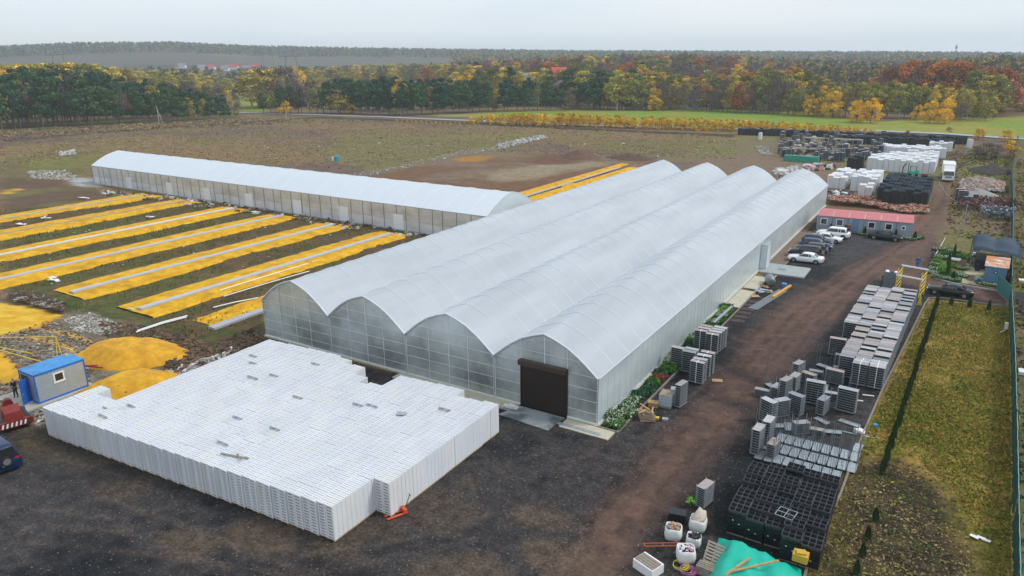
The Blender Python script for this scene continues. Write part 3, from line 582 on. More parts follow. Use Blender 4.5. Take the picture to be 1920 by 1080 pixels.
# ------------------------------------------------------------------ rubble made of many chunks
def chunks(name, P, n, s0, s1, mats, label=None, cat=None, kind=None, hmap=None, seed=1, elong=1.0, px=True, flat_=.6, nosand=True):
    rs = np.random.RandomState(seed); P = [at(*p) for p in P] if px else P
    xs = [p[0] for p in P]; ys = [p[1] for p in P]; Pn = np.array([(rs.uniform(min(xs), max(xs)), rs.uniform(min(ys), max(ys))) for _ in range(n*6)])
    Pn = Pn[inpoly(Pn[:, 0], Pn[:, 1], P)][:n]; b = MB(); cx, cy = np.mean(xs), np.mean(ys)
    base = [(-1,-1,-1),(1,-1,-1),(1,1,-1),(-1,1,-1),(-1,-1,1),(1,-1,1),(1,1,1),(-1,1,1)]
    for x, y in Pn:
        if nosand and SANDY(x, y): continue
        s = s0+(s1-s0)*rs.rand()**2.5; z = gz(x, y)+(hmap(x, y) if hmap else 0); Mx = Matrix.Rotation(rs.uniform(0, 6.3), 3, 'Z') @ Matrix.Rotation(rs.normal()*.45, 3, 'X') @ Matrix.Rotation(rs.normal()*.3, 3, 'Y')
        c = Vector((x, y, z+s*flat_*.3)); el = 1+rs.rand()*elong
        b.add([c+Mx @ Vector((q[0]*s*el*rs.uniform(.6, 1)/2, q[1]*s*rs.uniform(.6, 1)/2, q[2]*s*flat_*rs.uniform(.6, 1)/2)) for q in base], [(0,3,2,1),(4,5,6,7),(0,1,5,4),(1,2,6,5),(2,3,7,6),(3,0,4,7)], mats[rs.randint(len(mats))])
    o = b.build(name); return tag(o, label, cat, kind=kind)
ST = [mat('pale stone', (.34,.31,.275), .9), mat('grey stone', (.26,.24,.22), .9), mat('dark clod', (.07,.05,.035), .95), mat('brown clod', (.14,.085,.05), .95), mat('white debris', (.50,.49,.47), .9)]
BRK = [mat('red brick', (.36,.13,.075), .9), mat('pale brick', (.45,.24,.16), .9), mat('brick mortar', (.42,.36,.32), .9), mat('burnt brick', (.16,.07,.05), .9)]
chunks('stone_litter', [(-40,600),(100,600),(180,640),(300,650),(280,690),(160,660),(170,730),(0,760),(-40,700)], 3600, .05, .26, [ST[1], ST[3], ST[0], ST[2], ST[3]], kind='stuff', seed=3)
chunks('stone_litter', [(118,598),(170,585),(215,600),(240,620),(200,628),(140,620)], 700, .07, .3, [ST[4], ST[0], ST[1], ST[0]], kind='stuff', seed=4)
chunks('soil_clods', [(325,620),(400,650),(485,610),(490,640),(440,665),(330,700),(270,660),(200,630),(180,600)], 2600, .08, .45, [ST[2], ST[3], ST[2], ST[3]], kind='stuff', seed=5)
chunks('soil_clods', [(15,560),(60,553),(125,575),(120,590),(60,590),(20,575)], 900, .1, .45, [ST[2], ST[3], ST[2], ST[1]], kind='stuff', seed=6, hmap=lambda x, y: .5)
chunks('debris_litter', [(300,700),(400,672),(440,650),(440,662),(340,720),(300,735)], 520, .05, .4, [ST[4], ST[1], ST[0], M['wood_grey'], ST[2]], kind='stuff', seed=7, elong=2.5)
chunks('debris_litter', [(60,760),(190,732),(150,760),(110,780),(70,800)], 380, .05, .28, [ST[4], ST[1], ST[0], M['wood_grey'], ST[2]], kind='stuff', seed=8, elong=2.5)
chunks('yard_litter', [(980,790),(1100,815),(1400,700),(1600,620),(1500,1100),(700,1200),(200,1100),(100,950)], 700, .02, .07, [ST[1], ST[1], ST[0]], kind='stuff', seed=9, flat_=.3)
chunks('stone_line', [(640,330),(700,318),(745,312),(870,282),(930,275),(935,282),(870,290),(750,318),(650,340)], 900, .12, .4, [ST[1], ST[0], ST[1], ST[4]], kind='stuff', seed=10)
chunks('stone_heap', [(930,272),(960,264),(1018,254),(1025,259),(970,272),(935,280)], 900, .3, .9, [ST[0], ST[1], ST[4]], label='long low heap of pale stones on the field behind the cleared earth', cat='stone heap', seed=11)
chunks('stone_heap', [(112,288),(140,283),(143,290),(115,293)], 120, .4, 1.2, [ST[4], ST[0]], label='small pale stone heap on the grass behind the left greenhouse end', cat='stone heap', seed=12)
chunks('stone_litter', [(50,322),(120,320),(150,333),(130,338),(60,334)], 800, .12, .5, [ST[4], ST[0], ST[1]], kind='stuff', seed=13)
chunks('field_litter', [(0,300),(600,300),(1200,260),(1380,262),(1300,300),(600,260),(200,330)], 70, .2, .6, [ST[4], ST[0]], kind='stuff', seed=14)
chunks('bed_edge_litter', [(190,358),(300,366),(470,388),(800,438),(790,448),(640,430),(460,400),(190,365)], 500, .15, .8, [ST[4], ST[0], ST[2], ST[3]], kind='stuff', seed=15)
chunks('bed_litter', [(0,460),(300,400),(640,440),(300,560),(100,560)], 160, .08, .3, [ST[4], ST[0], ST[1]], kind='stuff', seed=16)
chunks('brick_rubble', [(1552,372),(1600,373),(1680,380),(1738,388),(1742,402),(1700,402),(1640,392),(1555,384)], 4200, .15, .5, [BRK[0], BRK[0], BRK[1], BRK[3], BRK[2]], label='long bank of broken red bricks behind the red roofed office', cat='rubble', seed=17, hmap=lambda x, y: 1.3*float(fbm(np.array(x), np.array(y), 3, 3)))
px_, py_ = at(1838, 352)
chunks('rubble_pile', [(1795,350),(1830,338),(1862,337),(1882,352),(1880,364),(1850,362),(1805,362)], 2600, .2, .75, [BRK[1], ST[0], ST[1], BRK[2], ST[1]], label='pile of pale pinkish rubble beside the dirt track', cat='rubble', seed=18, hmap=lambda x, y: 2.2*max(0, 1-math.hypot((x-px_)/8, (y-py_)/10)))
mound('gravel_pile', *at(1838, 371), 4.6, 4.8, 1.9, mat('grey crushed stone', (.30,.28,.27), .95, 0, .2, 6), 'grey gravel pile in front of the pale rubble', 'gravel pile', 0, .12, 21)
mound('soil_pile', *at(1857, 322), 4.8, 6.5, 2.1, mat('black soil', (.045,.038,.033), .95, 0, .2, 3), 'dark conical heap of soil in the back field on the right', 'soil pile', 0, .1, 22)
mound('soil_pile', *at(1083, 292), 5, 9, 1.6, mat('red brown soil', (.12,.06,.04), .95, 0, .2, 2), 'red brown earth heap at the far edge of the cleared earth', 'soil pile', .4, .3, 23)
mound('soil_pile', *at(1180, 297), 7, 5, 1.4, M['soilb'] if 'soilb' in M else mat('brown soil heap', (.10,.06,.04), .95, 0, .3, 2), 'brown earth heap just left of the greenhouse rear end', 'soil pile', .2, .35, 24)

# ------------------------------------------------------------------ white crate stacks
def crate_load(nl, name='crate_stack', w=1.232, d=1.14, simple=False):
    root = empty(name); tag(root, None, 'crate stack', 'white crate stacks in the big block')
    b = MB()
    for x in (-w/2+.03, -.06, w/2-.15): b.box(x, -d/2+.02, .02, x+.12, d/2-.02, .09)
    b.box(-w/2+.02, -d/2+.01, .09, w/2-.02, d/2-.01, .125); b.build('pallet', M['wood'], root)
    H = .208; z0 = .13; cw = w/2
    for cc in range(2):
        b = MB()
        x0 = -w/2+cc*cw+.006; x1 = x0+cw-.012
        for i in range(nl):
            za = z0+i*H; zb = za+H-.004; zs0, zs1 = za+.085, za+.140
            for y, s in ((-d/2, 1), (d/2, -1)):
                xa, xb = x0+.12, x1-.12
                b.quad((x0, y, za), (x1, y, za), (x1, y, zs0), (x0, y, zs0), M['crate']); b.quad((x0, y, zs1), (x1, y, zs1), (x1, y, zb), (x0, y, zb), M['crate'])
                b.quad((x0, y, zs0), (xa, y, zs0), (xa, y, zs1), (x0, y, zs1), M['crate']); b.quad((xb, y, zs0), (x1, y, zs0), (x1, y, zs1), (xb, y, zs1), M['crate'])
                yi = y+s*.16; b.quad((xa-.03, yi, zs0-.03), (xb+.03, yi, zs0-.03), (xb+.03, yi, zs1+.03), (xa-.03, yi, zs1+.03), M['slot_shade'])
            for x in (x0, x1):
                for kk in range(3):
                    ya = -d/2+kk*d/3; b.quad((x, ya+.007, za), (x, ya+d/3-.007, za), (x, ya+d/3-.007, zb), (x, ya+.007, zb), M['crate'])
            b.box(x0-.004, -d/2-.014, zb-.025, x1+.004, d/2+.014, zb, M['crate'])
        zt = z0+nl*H
        for k in range(3):
            ya = -d/2+k*d/3; yb2 = ya+d/3; t = .022
            b.box(x0, ya+.004, zt-.004, x0+t, yb2-.004, zt+.065, M['crate']); b.box(x1-t, ya+.004, zt-.004, x1, yb2-.004, zt+.065, M['crate'])
            b.box(x0+t, ya+.004, zt-.004, x1-t, ya+.004+t, zt+.045, M['crate']); b.box(x0+t, yb2-.004-t, zt-.004, x1-t, yb2-.004, zt+.045, M['crate'])
            b.box(x0+t, (ya+yb2)/2-.012, zt-.002, x1-t, (ya+yb2)/2+.012, zt+.03, M['crate'])
        b.build('crates', None, root)
    return Kind(root)
CL = {n_: crate_load(n_) for n_ in (10, 11, 12)}
cols_ = 23
for c in range(-1, cols_):
    x = -29.0-c*1.238; yf = 25.95-.075*(c*1.24) if c >= 0 else 29.6
    top = 42.0 if c < 6 else (41.6 if c < 7 else (40.2 if c < 10 else (42.2 if c < 20 else 27.6)))
    r = 0; y = yf
    top = 42.0 if c < 0 else top
    while y+.57 < top+.4:
        rs = random.Random(c*31+r); n_ = 11
        if rs.random() < .022 and r > 0: n_ = 12
        elif rs.random() < .05 and r > 0: n_ = 10
        if c in (8, 9) and r > 10: n_ = 10
        pos = 'front' if r == 0 else nth(r+1)
        CL[n_].put((x+rs.uniform(-.012, .012), y, rs.choice([0, 0, .012, .03])), R(rs.uniform(-.8, .8)), 'white crate stack, %s row of the big white block, %s from its right edge' % (pos, nth(c+1)) if c >= 0 else 'white crate stack, %s along the jutting right column of the big white block' % nth(r+1))
        y += 1.145; r += 1
b = MB(); b.obox((0, 0, .03), (2.2, .12, .05), .25, M['wood_grey']); b.obox((.4, .05, .07), (.9, .1, .04), -.4, M['wood_grey']); o = b.build('broken_boards'); o.location = (*at(440, 856, 2.5), 2.52); tag(o, 'broken grey wooden slats lying on top of the white crates', 'slats')
b = MB(); b.obox((0, 0, .02), (.7, .5, .03), .5, mat('grey lid', (.32,.34,.35), .6)); o = b.build('grey_sheet'); o.location = (*at(753, 776, 2.5), 2.52); tag(o, 'single grey sheet lying on top of the white crates', 'sheet')

# ------------------------------------------------------------------ trolley shelf stacks (grey)
SHT = mat('film faced shelf', None, .55, obj=[(.34,.35,.37),(.29,.27,.27),(.38,.36,.36),(.33,.29,.27),(.24,.25,.28),(.42,.43,.45),(.36,.30,.29)], var=.25, sc=7)
def shelf_stack(nl=14, h=.142,  w=1.26, d=.56, strap=True, name='shelf_stack', posts=False):
    root = empty(name); tag(root, None, 'shelf stack', 'stacks of grey trolley shelves')
    b = MB()
    for sx in (-1, 1):
        for sy in (-1, 1): b.tube([(sx*(w/2-.12), sy*(d/2-.1)-.02, .06), (sx*(w/2-.12), sy*(d/2-.1)+.02, .06)], .06, 8)
    nl, h = round(nl*.69), h*1.449
    b.build('castors', M['rubber'], root); b = MB()
    b.box(-w/2, -d/2, .12, w/2, d/2, .18); b.build('base', M['galv'], root); b = MB()
    for i in range(nl):
        z = .19+i*h; b.box(-w/2+.01, -d/2+.01, z, w/2-.01, d/2-.01, z+.035); b.box(-w/2, -d/2, z, w/2, -d/2+.02, z+.06); b.box(-w/2, d/2-.02, z, w/2, d/2, z+.06)
        b.box(-w/2, -d/2+.02, z, -w/2+.02, d/2-.02, z+.06); b.box(w/2-.02, -d/2+.02, z, w/2, d/2-.02, z+.06)
    b.build('shelves', M['shelfm'], root); b = MB(); b.box(-w/2+.09, -d/2+.09, .2, w/2-.09, d/2-.09, .18+nl*h); b.build('gap_shade_core', M['dark'], root); zt = .19+nl*h; b = MB(); b.box(-w/2, -d/2+.005, zt, w/2, d/2-.005, zt+.03); b.build('top_board', SHT, root)  # black filler box colours in the shade of the gaps between shelves
    if strap:
        b = MB(); b.box(-.03, -d/2-.012, .1, .03, -d/2-.003, zt+.03); b.box(-.03, -d/2-.012, zt+.032, .03, d/2, zt+.038); b.build('strap', M['white'], root)
    if posts:
        for sx in (-1, 1):
            for sy in (-1, 1): b = MB(); b.box(sx*(w/2+.0)-.015, sy*(d/2-.04)-.015, .1, sx*(w/2)+.015, sy*(d/2-.04)+.015, 2.25); b.build('post', M['galv'], root)
    return Kind(root)
SS = [shelf_stack(13), shelf_stack(13, strap=False), shelf_stack(12, strap=False)]
y = 65.1; r = 0
while y < 91.4:
    xr = -2.72+(y-65.1)*.034; nc = 3 if y < 75.6 else 4
    for c in range(nc):
        if r < 2 and c == 2: continue
        rs = random.Random(r*7+c); k = 0 if r <= 2 and c < 2 else (2 if rs.random() < .22 else 1)
        SS[k].put((xr-.68-c*1.30+rs.uniform(-.03, .03), y+rs.uniform(-.02, .02), 0), R(rs.uniform(-1.5, 1.5)+180*(0)), 'grey shelf stack, %s row of the long grey block, %s from the lawn' % (nth(r+1), nth(c+1)))
    y += .598; r += 1
def lab_near(i, n, where): return 'grey shelf stack %s, %s of %d from the left' % (where, nth(i), n)
C1 = [at(1330, 652), at(1350, 660), at(1362, 652), at(1372, 644)]
SS[0].put((-17.9, 65.6), R(3), 'strapped grey shelf stack at the near right of the cluster beside the planting bed'); SS[0].put((-19.15, 66.0), R(2), 'dark grey shelf stack with a yellow label nearest the planting bed, in the farther cluster')
for i, (x, y) in enumerate(((-17.85, 66.4), (-17.8, 67.1), (-19.1, 66.8), (-17.75, 67.8), (-19.1, 67.5))): SS[1].put((x, y), R(2-i), 'grey shelf stack, number %s going back in the farther cluster by the planting bed' % nth(i+3))
SS[0].put((-17.0, 58.3), R(-4), 'strapped grey shelf stack standing nearest the camera in the nearer cluster')
for i, (x, y) in enumerate(((-17.0, 59.0), (-16.95, 60.0), (-18.4, 60.2), (-16.9, 60.9), (-18.4, 60.9), (-19.6, 60.6))): (SS[0] if i in (1, 3) else SS[1]).put((x, y), R(3-i), 'grey shelf stack, number %s going back in the nearer cluster by the planting bed' % nth(i+2))
SS[1].put((-16.75, 53.3), R(80), 'lone narrow stack of pale grey crates near the water tank, seen from its long side')
# scattered shelf stacks
TB = Kind(empty('plant_trolley')); tag(TB.o, None, 'plant trolley', 'galvanised plant trolleys')
def trolley(root):
    w, d = .57, 1.35; b = MB()
    for sx in (-1, 1):
        for sy in (-1, 1): b.tube([(sx*(w/2-.1)-.02, sy*(d/2-.12), .06), (sx*(w/2-.1)+.02, sy*(d/2-.12), .06)], .06, 8)
    b.build('castors', M['rubber'], root); b = MB(); b.box(-w/2, -d/2, .13, w/2, d/2, .17); b.box(-w/2, -d/2, .17, -w/2+.025, d/2, .205); b.box(w/2-.025, -d/2, .17, w/2, d/2, .205)
    for k in range(5): b.box(-w/2+.07+k*.095, -d/2+.03, .171, -w/2+.085+k*.095, d/2-.03, .182)
    b.build('deck', M['galv'], root)
    for sx in (-1, 1):
        for sy in (-1, 1): b = MB(); b.box(sx*(w/2-.02)-.014, sy*(d/2-.02)-.014, .17, sx*(w/2-.02)+.014, sy*(d/2-.02)+.014, 2.0); b.build('post', M['galvd'], root)
trolley(TB.o)
for r, (yc, xa, n_) in enumerate(((51.75, -8.35, 9), (50.1, -8.95, 10), (48.45, -9.1, 9))):
    for i in range(n_): TB.put((xa+i*.64, yc-i*.015, 0), R(random.uniform(-1.5, 1.5)), 'empty plant trolley, %s from the left in the %s row of the trolley grid' % (nth(i+1), ['back', 'middle', 'front'][r]))
TB.put((*at(1608, 843), 0), R(-5), 'plant trolley standing alone by the lawn kerb beside the trolley grid')
PSK = [shelf_stack(13, posts=True, strap=False, name='shelf_trolley', w=.62, d=1.25), shelf_stack(8, posts=True, strap=False, name='shelf_trolley', w=.62, d=1.25)]
for i, (px, py, rz, k, lb) in enumerate((
 (1418,848,-4,0,'tall dark shelf trolley at the left front corner of the trolley grid'), (1437,832,-3,0,'tall dark shelf trolley just behind the left front one'),
 (1448,855,-6,1,'low shelf trolley with posts and brown top at the left end of the trolley grid'), (1500,812,-50,1,'shelf trolley with a mauve top standing alone behind the trolley grid'),
 (1438,792,62,0,'pale galvanised shelf stack at the left of the scattered group'), (1463,780,-40,0,'shelf stack turned askew in the middle of the scattered group'),
 (1490,775,70,0,'wide shelf stack at the right of the scattered group'), (1455,742,-10,1,'small shelf stack at the far left of the scattered group'),
 (1470,750,-15,0,'shelf stack second from the left at the back of the scattered group'), (1488,732,-8,0,'shelf stack third from the left at the back of the scattered group'),
 (1494,712,-15,0,'mauve topped shelf stack at the far back of the scattered group'), (1515,718,72,1,'half empty shelf trolley beside the mauve topped one'),
 (1541,775,-12,1,'small shelf trolley with a slanted tray in front'), (1320,945,-12,0,'single shelf trolley standing alone in the foreground yard'))):
    PSK[k].put((*at(px, py), 0), R(rz), lb, scale=(1, 1, 1 if 'tall' in lb else (.95, .72, .82, .66)[i % 4]))
SW2 = [shelf_stack(13, w=1.5, d=.6, name='shelf_stack', strap=False)]
for px, py, rz, lb in ((1525,757,3,'wide pale metal shelf stack in the middle of the yard beside small trolleys'), (1563,718,-6,'dark shelf stack with a yellow tag left of the long grey block'), (1585,772,-4,'wide galvanised shelf stack on a white pallet right of the scattered group'), (1580,690,-3,'low shelf stack with a brown top tucked against the long grey block'), (1568,666,2,'grey shelf stack just left of the long grey block')):
    SW2[0].put((*at(px, py), 0), R(rz), lb, scale=(1, 1, .62 if 'low' in lb else (.85 if 'just' in lb else 1)))
for px, py, rz, L_, w, lb in ((1592,795,-14,1.6,.5,'flat galvanised tray lying in front of the wide pale stack'), (1540,790,-30,1.2,.5,'galvanised tray lying between two trolleys'), (1460,800,30,1.3,.6,'tilted dark tray behind the tall dark trolleys')):
    b = MB(); b.box(-L_/2, -w/2, .04, L_/2, w/2, .07); [b.box(-L_/2, s*w/2-.02, .07, L_/2, s*w/2+.02, .12) for s in (-1, 1)]; o = b.build('metal_tray', M['galv'], loc=(*at(px, py), 0), rz=R(rz)); tag(o, lb, 'tray')
for px, py, L_, rz, lb in ((1600,750,1.5,8,'white plank lying beside the wide shelf stack'), (1628,742,.9,15,'white sheet lying near the lawn kerb'), (1605,815,2.6,3,'long thin galvanised rail lying by the lawn kerb')):
    b = MB(); b.box(-L_/2, -.07, .02, L_/2, .07, .06); tag(b.build('plank', M['white'] if L_ < 2 else M['galv'], loc=(*at(px, py), 0), rz=R(rz)), lb, 'plank')

for i, (px, py) in enumerate(((1428,742),(1447,728),(1478,716),(1530,702),(1546,728),(1512,752),(1556,748),(1432,812),(1478,802),(1530,812),(1560,812),(1590,745),(1575,700),(1545,690))):
    if i % 3: TB.put((*at(px, py), 0), R((i*47) % 180), 'stray plant trolley with posts among the scattered stacks, %s of the strays' % nth(i+1), (1, 1, (.75, 1.1)[i % 2]))
    else: SW2[0].put((*at(px, py), 0), R((i*31) % 90), 'low pile of grey shelves among the scattered stacks, %s of the strays' % nth(i+1), scale=(.8, .9, (.3, .18)[i % 2]))
# ------------------------------------------------------------------ black crate stacks
def black_stack(h=1.55, w=1.04, d=.86, name='black_crate_stack', cx=3, cy=2, group='black crate stacks in the foreground'):
    root = empty(name); tag(root, None, 'crate stack', group); BT = M['dark']; E = mat('worn black crate rim', (.055,.06,.068), .45, 0, .3, 4)
    b = MB(); b.box(-w/2+.03, -d/2+.03, .0, w/2-.03, d/2-.03, .12); b.build('pallet', M['wood_grey'], root); b = MB(); k = int(h/.2)
    for i in range(k): z = .12+i*(h-.12)/k; b.box(-w/2, -d/2, z, w/2, d/2, z+(h-.12)/k-.025); b.box(-w/2-.01, -d/2-.01, z+(h-.12)/k-.06, w/2+.01, d/2+.01, z+(h-.12)/k-.022)
    b.build('crates', BT, root); b = MB(); zt = h-.03
    for i in range(cx+1): x = -w/2+i*w/cx; b.box(x-.014, -d/2-.014, zt, x+.014, d/2+.014, zt+.17)
    for i in range(cy+1): y = -d/2+i*d/cy; b.box(-w/2-.014, y-.014, zt+.003, w/2+.014, y+.014, zt+.165)
    b.build('top_crates', E, root)
    b = MB()
    for _ in range(2): x = random.uniform(-.4, .4); z = random.uniform(.5, 1.4); b.box(x, -d/2-.016, z, x+.09, -d/2-.011, z+.05)
    b.build('label_sticker', M['white'], root); return Kind(root)
BS = [black_stack(1.55), black_stack(1.35), black_stack(1.7)]
for r in range(9):
    for c in range(5):
        x = -3.85-c*1.07-.02*r; y = 37.9+r*.9
        if (r == 0 and c > 1) or (r == 8 and c > 3): continue
        rs = random.Random(r*9+c); BS[rs.choice([0, 0, 0, 1, 2])].put((x+rs.uniform(-.03, .03), y, 0), R(rs.uniform(-2, 2)), 'black crate stack, %s row of the foreground black block, %s from the lawn' % (nth(r+1), nth(c+1)))
b = MB()
for x in (0, .5, 1.0): b.box(x, 0, 0, x+.03, 1, .04)
for y in (0, .48, .97): b.box(0, y, .002, 1.03, y+.03, .042)
o = b.build('metal_grate', M['galv']); o.location = (*at(1452, 965, 1.75), 1.78); o.rotation_euler = (0, 0, R(-8)); tag(o, 'pale square metal grate lying on the black crates', 'grate')

# ------------------------------------------------------------------ tarpaulin, bags and junk at the bottom
def cloth(name, P, z, m, label, cat, hf, n=26, px=True):
    P = [at(*p) for p in P] if px else P
    a, b_, c, d = [np.array(p) for p in P]; vs = []
    for i in range(n+1):
        for j in range(n+1):
            s, t = i/n, j/n; p = (a*(1-s)+b_*s)*(1-t)+(d*(1-s)+c*s)*t; vs.append((p[0], p[1], z+hf(s, t, p)))
    b = MB().add(vs, [(i*(n+1)+j, (i+1)*(n+1)+j, (i+1)*(n+1)+j+1, i*(n+1)+j+1) for i in range(n) for j in range(n)]); return tag(b.build(name, m, smooth=True), label, cat)
def th(s, t, p):
    e = min(s, 1-s, 1-t)*5; e = max(0, min(1, e)); f = float(fbm(np.array(p[0]*1.3+4), np.array(p[1]*.8), .9, 3))
    return e*(1.05-.25*s)+(f-.5)*.55+.12*abs(math.sin(s*9+t*3))
cloth('tarpaulin', [(-8.3, 32.6), (-3.2, 32.6), (-4.1, 36.9), (-8.9, 37.6)], .05, M['tarp'], 'turquoise tarpaulin draped in folds over goods at the bottom edge', 'tarpaulin', th, px=False)
for px, py, z, L_, rz, lb in ((1383,1062,1.25,2.0,66,'short pale plank leaning on the left of the turquoise tarpaulin'), (1412,1062,1.3,3.0,42,'long pale plank lying across the turquoise tarpaulin')):
    b = MB(); b.obox((0, 0, 0), (L_, .13, .06), 0, M['wood'], 0, R(-6)); o = b.build('plank'); o.location = (*at(px, py, z), z); o.rotation_euler = (0, 0, R(rz)); tag(o, lb, 'plank')
b = MB(); [b.box(-.5, -.6+k*.2, .09, .5, -.48+k*.2, .115) for k in range(7)]; [b.box(x, -.6, 0, x+.1, .72, .09) for x in (-.5, -.05, .4)]; 
o = b.build('pallet', M['wood_grey']); o.location = (*at(1338, 1040, .6), .55); o.rotation_euler = (R(28), R(14), R(10)); tag(o, 'grey wooden pallet leaning against the left end of the turquoise tarpaulin', 'pallet')
b = MB(); b.box(-.4, -.3, 0, .4, .3, .45); b.obox((0, 0, .5), (.5, .4, .12), .3); tag(b.build('sack', mat('ochre sack', (.55,.33,.04), .8), loc=(*at(1497, 1075), .9)), 'ochre yellow sack at the right corner of the turquoise tarpaulin', 'sack')
def bulkbag(px, py, fill, label, s=1.0, rz=0):
    x, y = at(px, py); root = empty('bulk_bag', (x, y, 0), R(rz), label, 'bulk bag', 'bulk bags in the foreground'); secs = []
    for z, w in ((0, .40), (.08, .47), (.35, .52), (.6, .50), (.78, .47), (.80, .42), (.60, .40)):
        w *= s; q = []
        for k in range(24):
            a = 2*math.pi*k/24; c, s_ = math.cos(a), math.sin(a); r_ = w/(abs(c)**3.5+abs(s_)**3.5)**(1/3.5)*(1+.03*math.sin(5*a+z*9)); q.append((r_*c, r_*s_, z*s*(1+.04*math.sin(3*a))))
        secs.append(q)
    MB().loft(secs, cap=True).build('sack', M['bag'], root, True); rs = random.Random(px); b = MB()
    for _ in range(26):
        mm = fill[rs.randrange(len(fill))]; b.obox((rs.uniform(-.28, .28)*s, rs.uniform(-.28, .28)*s, (.66+rs.uniform(0, .2))*s), (rs.uniform(.08, .45), rs.uniform(.06, .2), rs.uniform(.03, .12)), rs.uniform(0, 6), mm, rs.uniform(-.5, .5), rs.uniform(-.5, .5))
    b.build('contents', None, root)
PK = mat('pink film', (.6,.12,.35), .4); CB = mat('brown cardboard', (.38,.22,.12), .8); SHR = mat('shredded fibre', (.55,.47,.38), .95)
bulkbag(1262, 1008, [M['wood'], CB, M['galvd']], 'bulk bag holding planks and cardboard, left of the foreground bags', 1.0, 15)
bulkbag(1285, 1050, [M['white'], PK, M['dark']], 'bulk bag with white and pink scraps, nearest the bottom edge', 1.05, 30)
bulkbag(1300, 1022, [M['dark']], 'bulk bag filled with black plastic between two other bags', .85, 10)
bulkbag(1308, 992, [SHR, SHR, M['wood_grey'], SHR], 'bulk bag heaped with pale fibrous scraps, farthest back', 1.0, 5)
mound('fibre_heap', *at(1308, 988), .5, .5, .55, SHR, 'heap of pale shredded fibre spilling above a bulk bag', 'fibre heap', 0, .8, 31, z0=.75)
b = MB(); b.box(-.55, -.4, 0, .55, .4, .5); b.box(-.5, -.35, .5, .5, .35, .62); tag(b.build('black_bin', M['dark'], loc=(*at(1270, 975), 0), rz=.2), 'black plastic bin behind the bulk bags in the foreground', 'bin')
b = MB(); [b.obox((0, s*.13, .04), (2.2, .05, .06), 0) for s in (-1, 1)]; [b.obox((x, 0, .045), (.05, .24, .05), 0) for x in (-1.08, -.0, 1.08)]; tag(b.build('steel_ladder', mat('rust red primer', (.42,.10,.04), .7), loc=(*at(1242, 1029), .25), rz=R(33)), 'rust red ladder-like steel frame lying left of the bulk bags', 'frame')
b = MB(); b.box(-.7, -.5, 0, .7, .5, .55, M['white']); [b.box(-.65, -.4+k*.2, .56, .65, -.24+k*.2, .6, M['wood_grey']) for k in range(4)]; tag(b.build('crate_box', None, loc=(*at(1215, 1068), 0), rz=R(-20)), 'white box with a weathered plank lid at the bottom edge', 'box')
b = MB(); [b.box(-.7, -.3+k*.16, .5, .7, -.2+k*.16, .54) for k in range(4)]; b.box(-.7, -.3, 0, .7, .3, .5); tag(b.build('pallet_stack', M['wood_grey'], loc=(*at(1330, 1078), 0), rz=R(-5)), 'low grey timber pallet stack left of the tarpaulin at the bottom edge', 'pallets')
for i, (px, py, c_, nm) in enumerate(((1272,1063,(.6,.55,.05),'yellow'), (1285,1072,(.5,.15,.35),'pink'))):
    b = MB(); 
    for k in range(9): r_ = .3+.02*k; b.tube([(r_*math.cos(a*.35)+.02*k, r_*math.sin(a*.35), .05+.02*(k % 4)+.02*math.sin(a)) for a in range(19)], .012, 5)
    tag(b.build('hose_coil', mat('coil '+nm, c_, .6), loc=(*at(px, py), .1)), 'loose coil of thin %s hose among the foreground junk' % nm, 'hose')
b = MB(); pts = [(math.cos(k*.7)*.3, math.sin(k*.9)*.25, .02+.02*(k % 3)) for k in range(12)]
jk = leafblob(0, 0, .3, .3, .5, 60, .06, 77); tag(jk.build('pot_plant', mat('bright green leaves', (.25,.6,.05), .8), loc=(*at(1296, 948), 0)), 'small bright green plant beside the lone shelf trolley', 'plant')

# ------------------------------------------------------------------ kerbs, slabs, planting bed
KB = M['kerb']
def kerb(name, pts, label, w=.14, h=.14, px=True, m=KB):
    P = [at(*p) if px else p for p in pts]; b = MB()
    for (xa, ya), (xb, yb_) in zip(P[:-1], P[1:]):
        L_ = math.hypot(xb-xa, yb_-ya); b.obox(((xa+xb)/2, (ya+yb_)/2, h/2-.03), (L_+w*.5, w, h+.06+random.uniform(0, .006)), math.atan2(yb_-ya, xb-xa))
    return tag(b.build(name, m), label, 'kerb')
kerb('kerb', [(1500,1110),(1530,1010),(1575,930),(1600,860),(1622,805),(1655,730),(1690,660),(1722,595),(1734,570),(1742,560),(1760,559),(1800,564),(1892,577)], 'thin kerb that bounds the lawn beside the grey stacks and along the road')
kerb('kerb', [(-21.0, 46.38), (-19.35, 46.35), (-19.05, 82.5), (-18.95, 96.2)], 'kerb round the planting bed along the right greenhouse wall', px=False)
kerb('kerb', [(-18.6, 101.7), (-18.6, 125), (-20.9, 125.2)], 'kerb at the head of the parking bays', px=False)
kerb('kerb', [(1772,447),(1762,465),(1752,482),(1745,500),(1742,512),(1752,522),(1780,530),(1810,536),(1850,543),(1888,549)], 'curved pale kerb round the flower garden', m=M['conc'])
b = MB(); b.box(-21.0, 46.4, -.02, -19.4, 80.4, .03); tag(b.build('planting_bed', mat('bed soil', (.03,.024,.016), .95, 0, .4, 5)), kind='structure')
b = MB(); b.box(-20.85, 101.75, -.02, -18.7, 125, .035); tag(b.build('gravel_strip', mat('brown pebbles', (.17,.12,.085), .95, 0, .5, 9, speck=((.32,.26,.2), 14, .62))), kind='structure')
for i, (ya, yb_) in enumerate(((80.5, 84.3), (84.35, 87.6), (88.6, 91.6), (91.7, 94.6))):
    b = MB(); b.box(-20.85, ya, .0, -19.15, yb_, .09); tag(b.build('concrete_slab', M['concb']), 'cream concrete slab along the greenhouse wall, %s from the planting bed' % nth(i+1), 'slab')
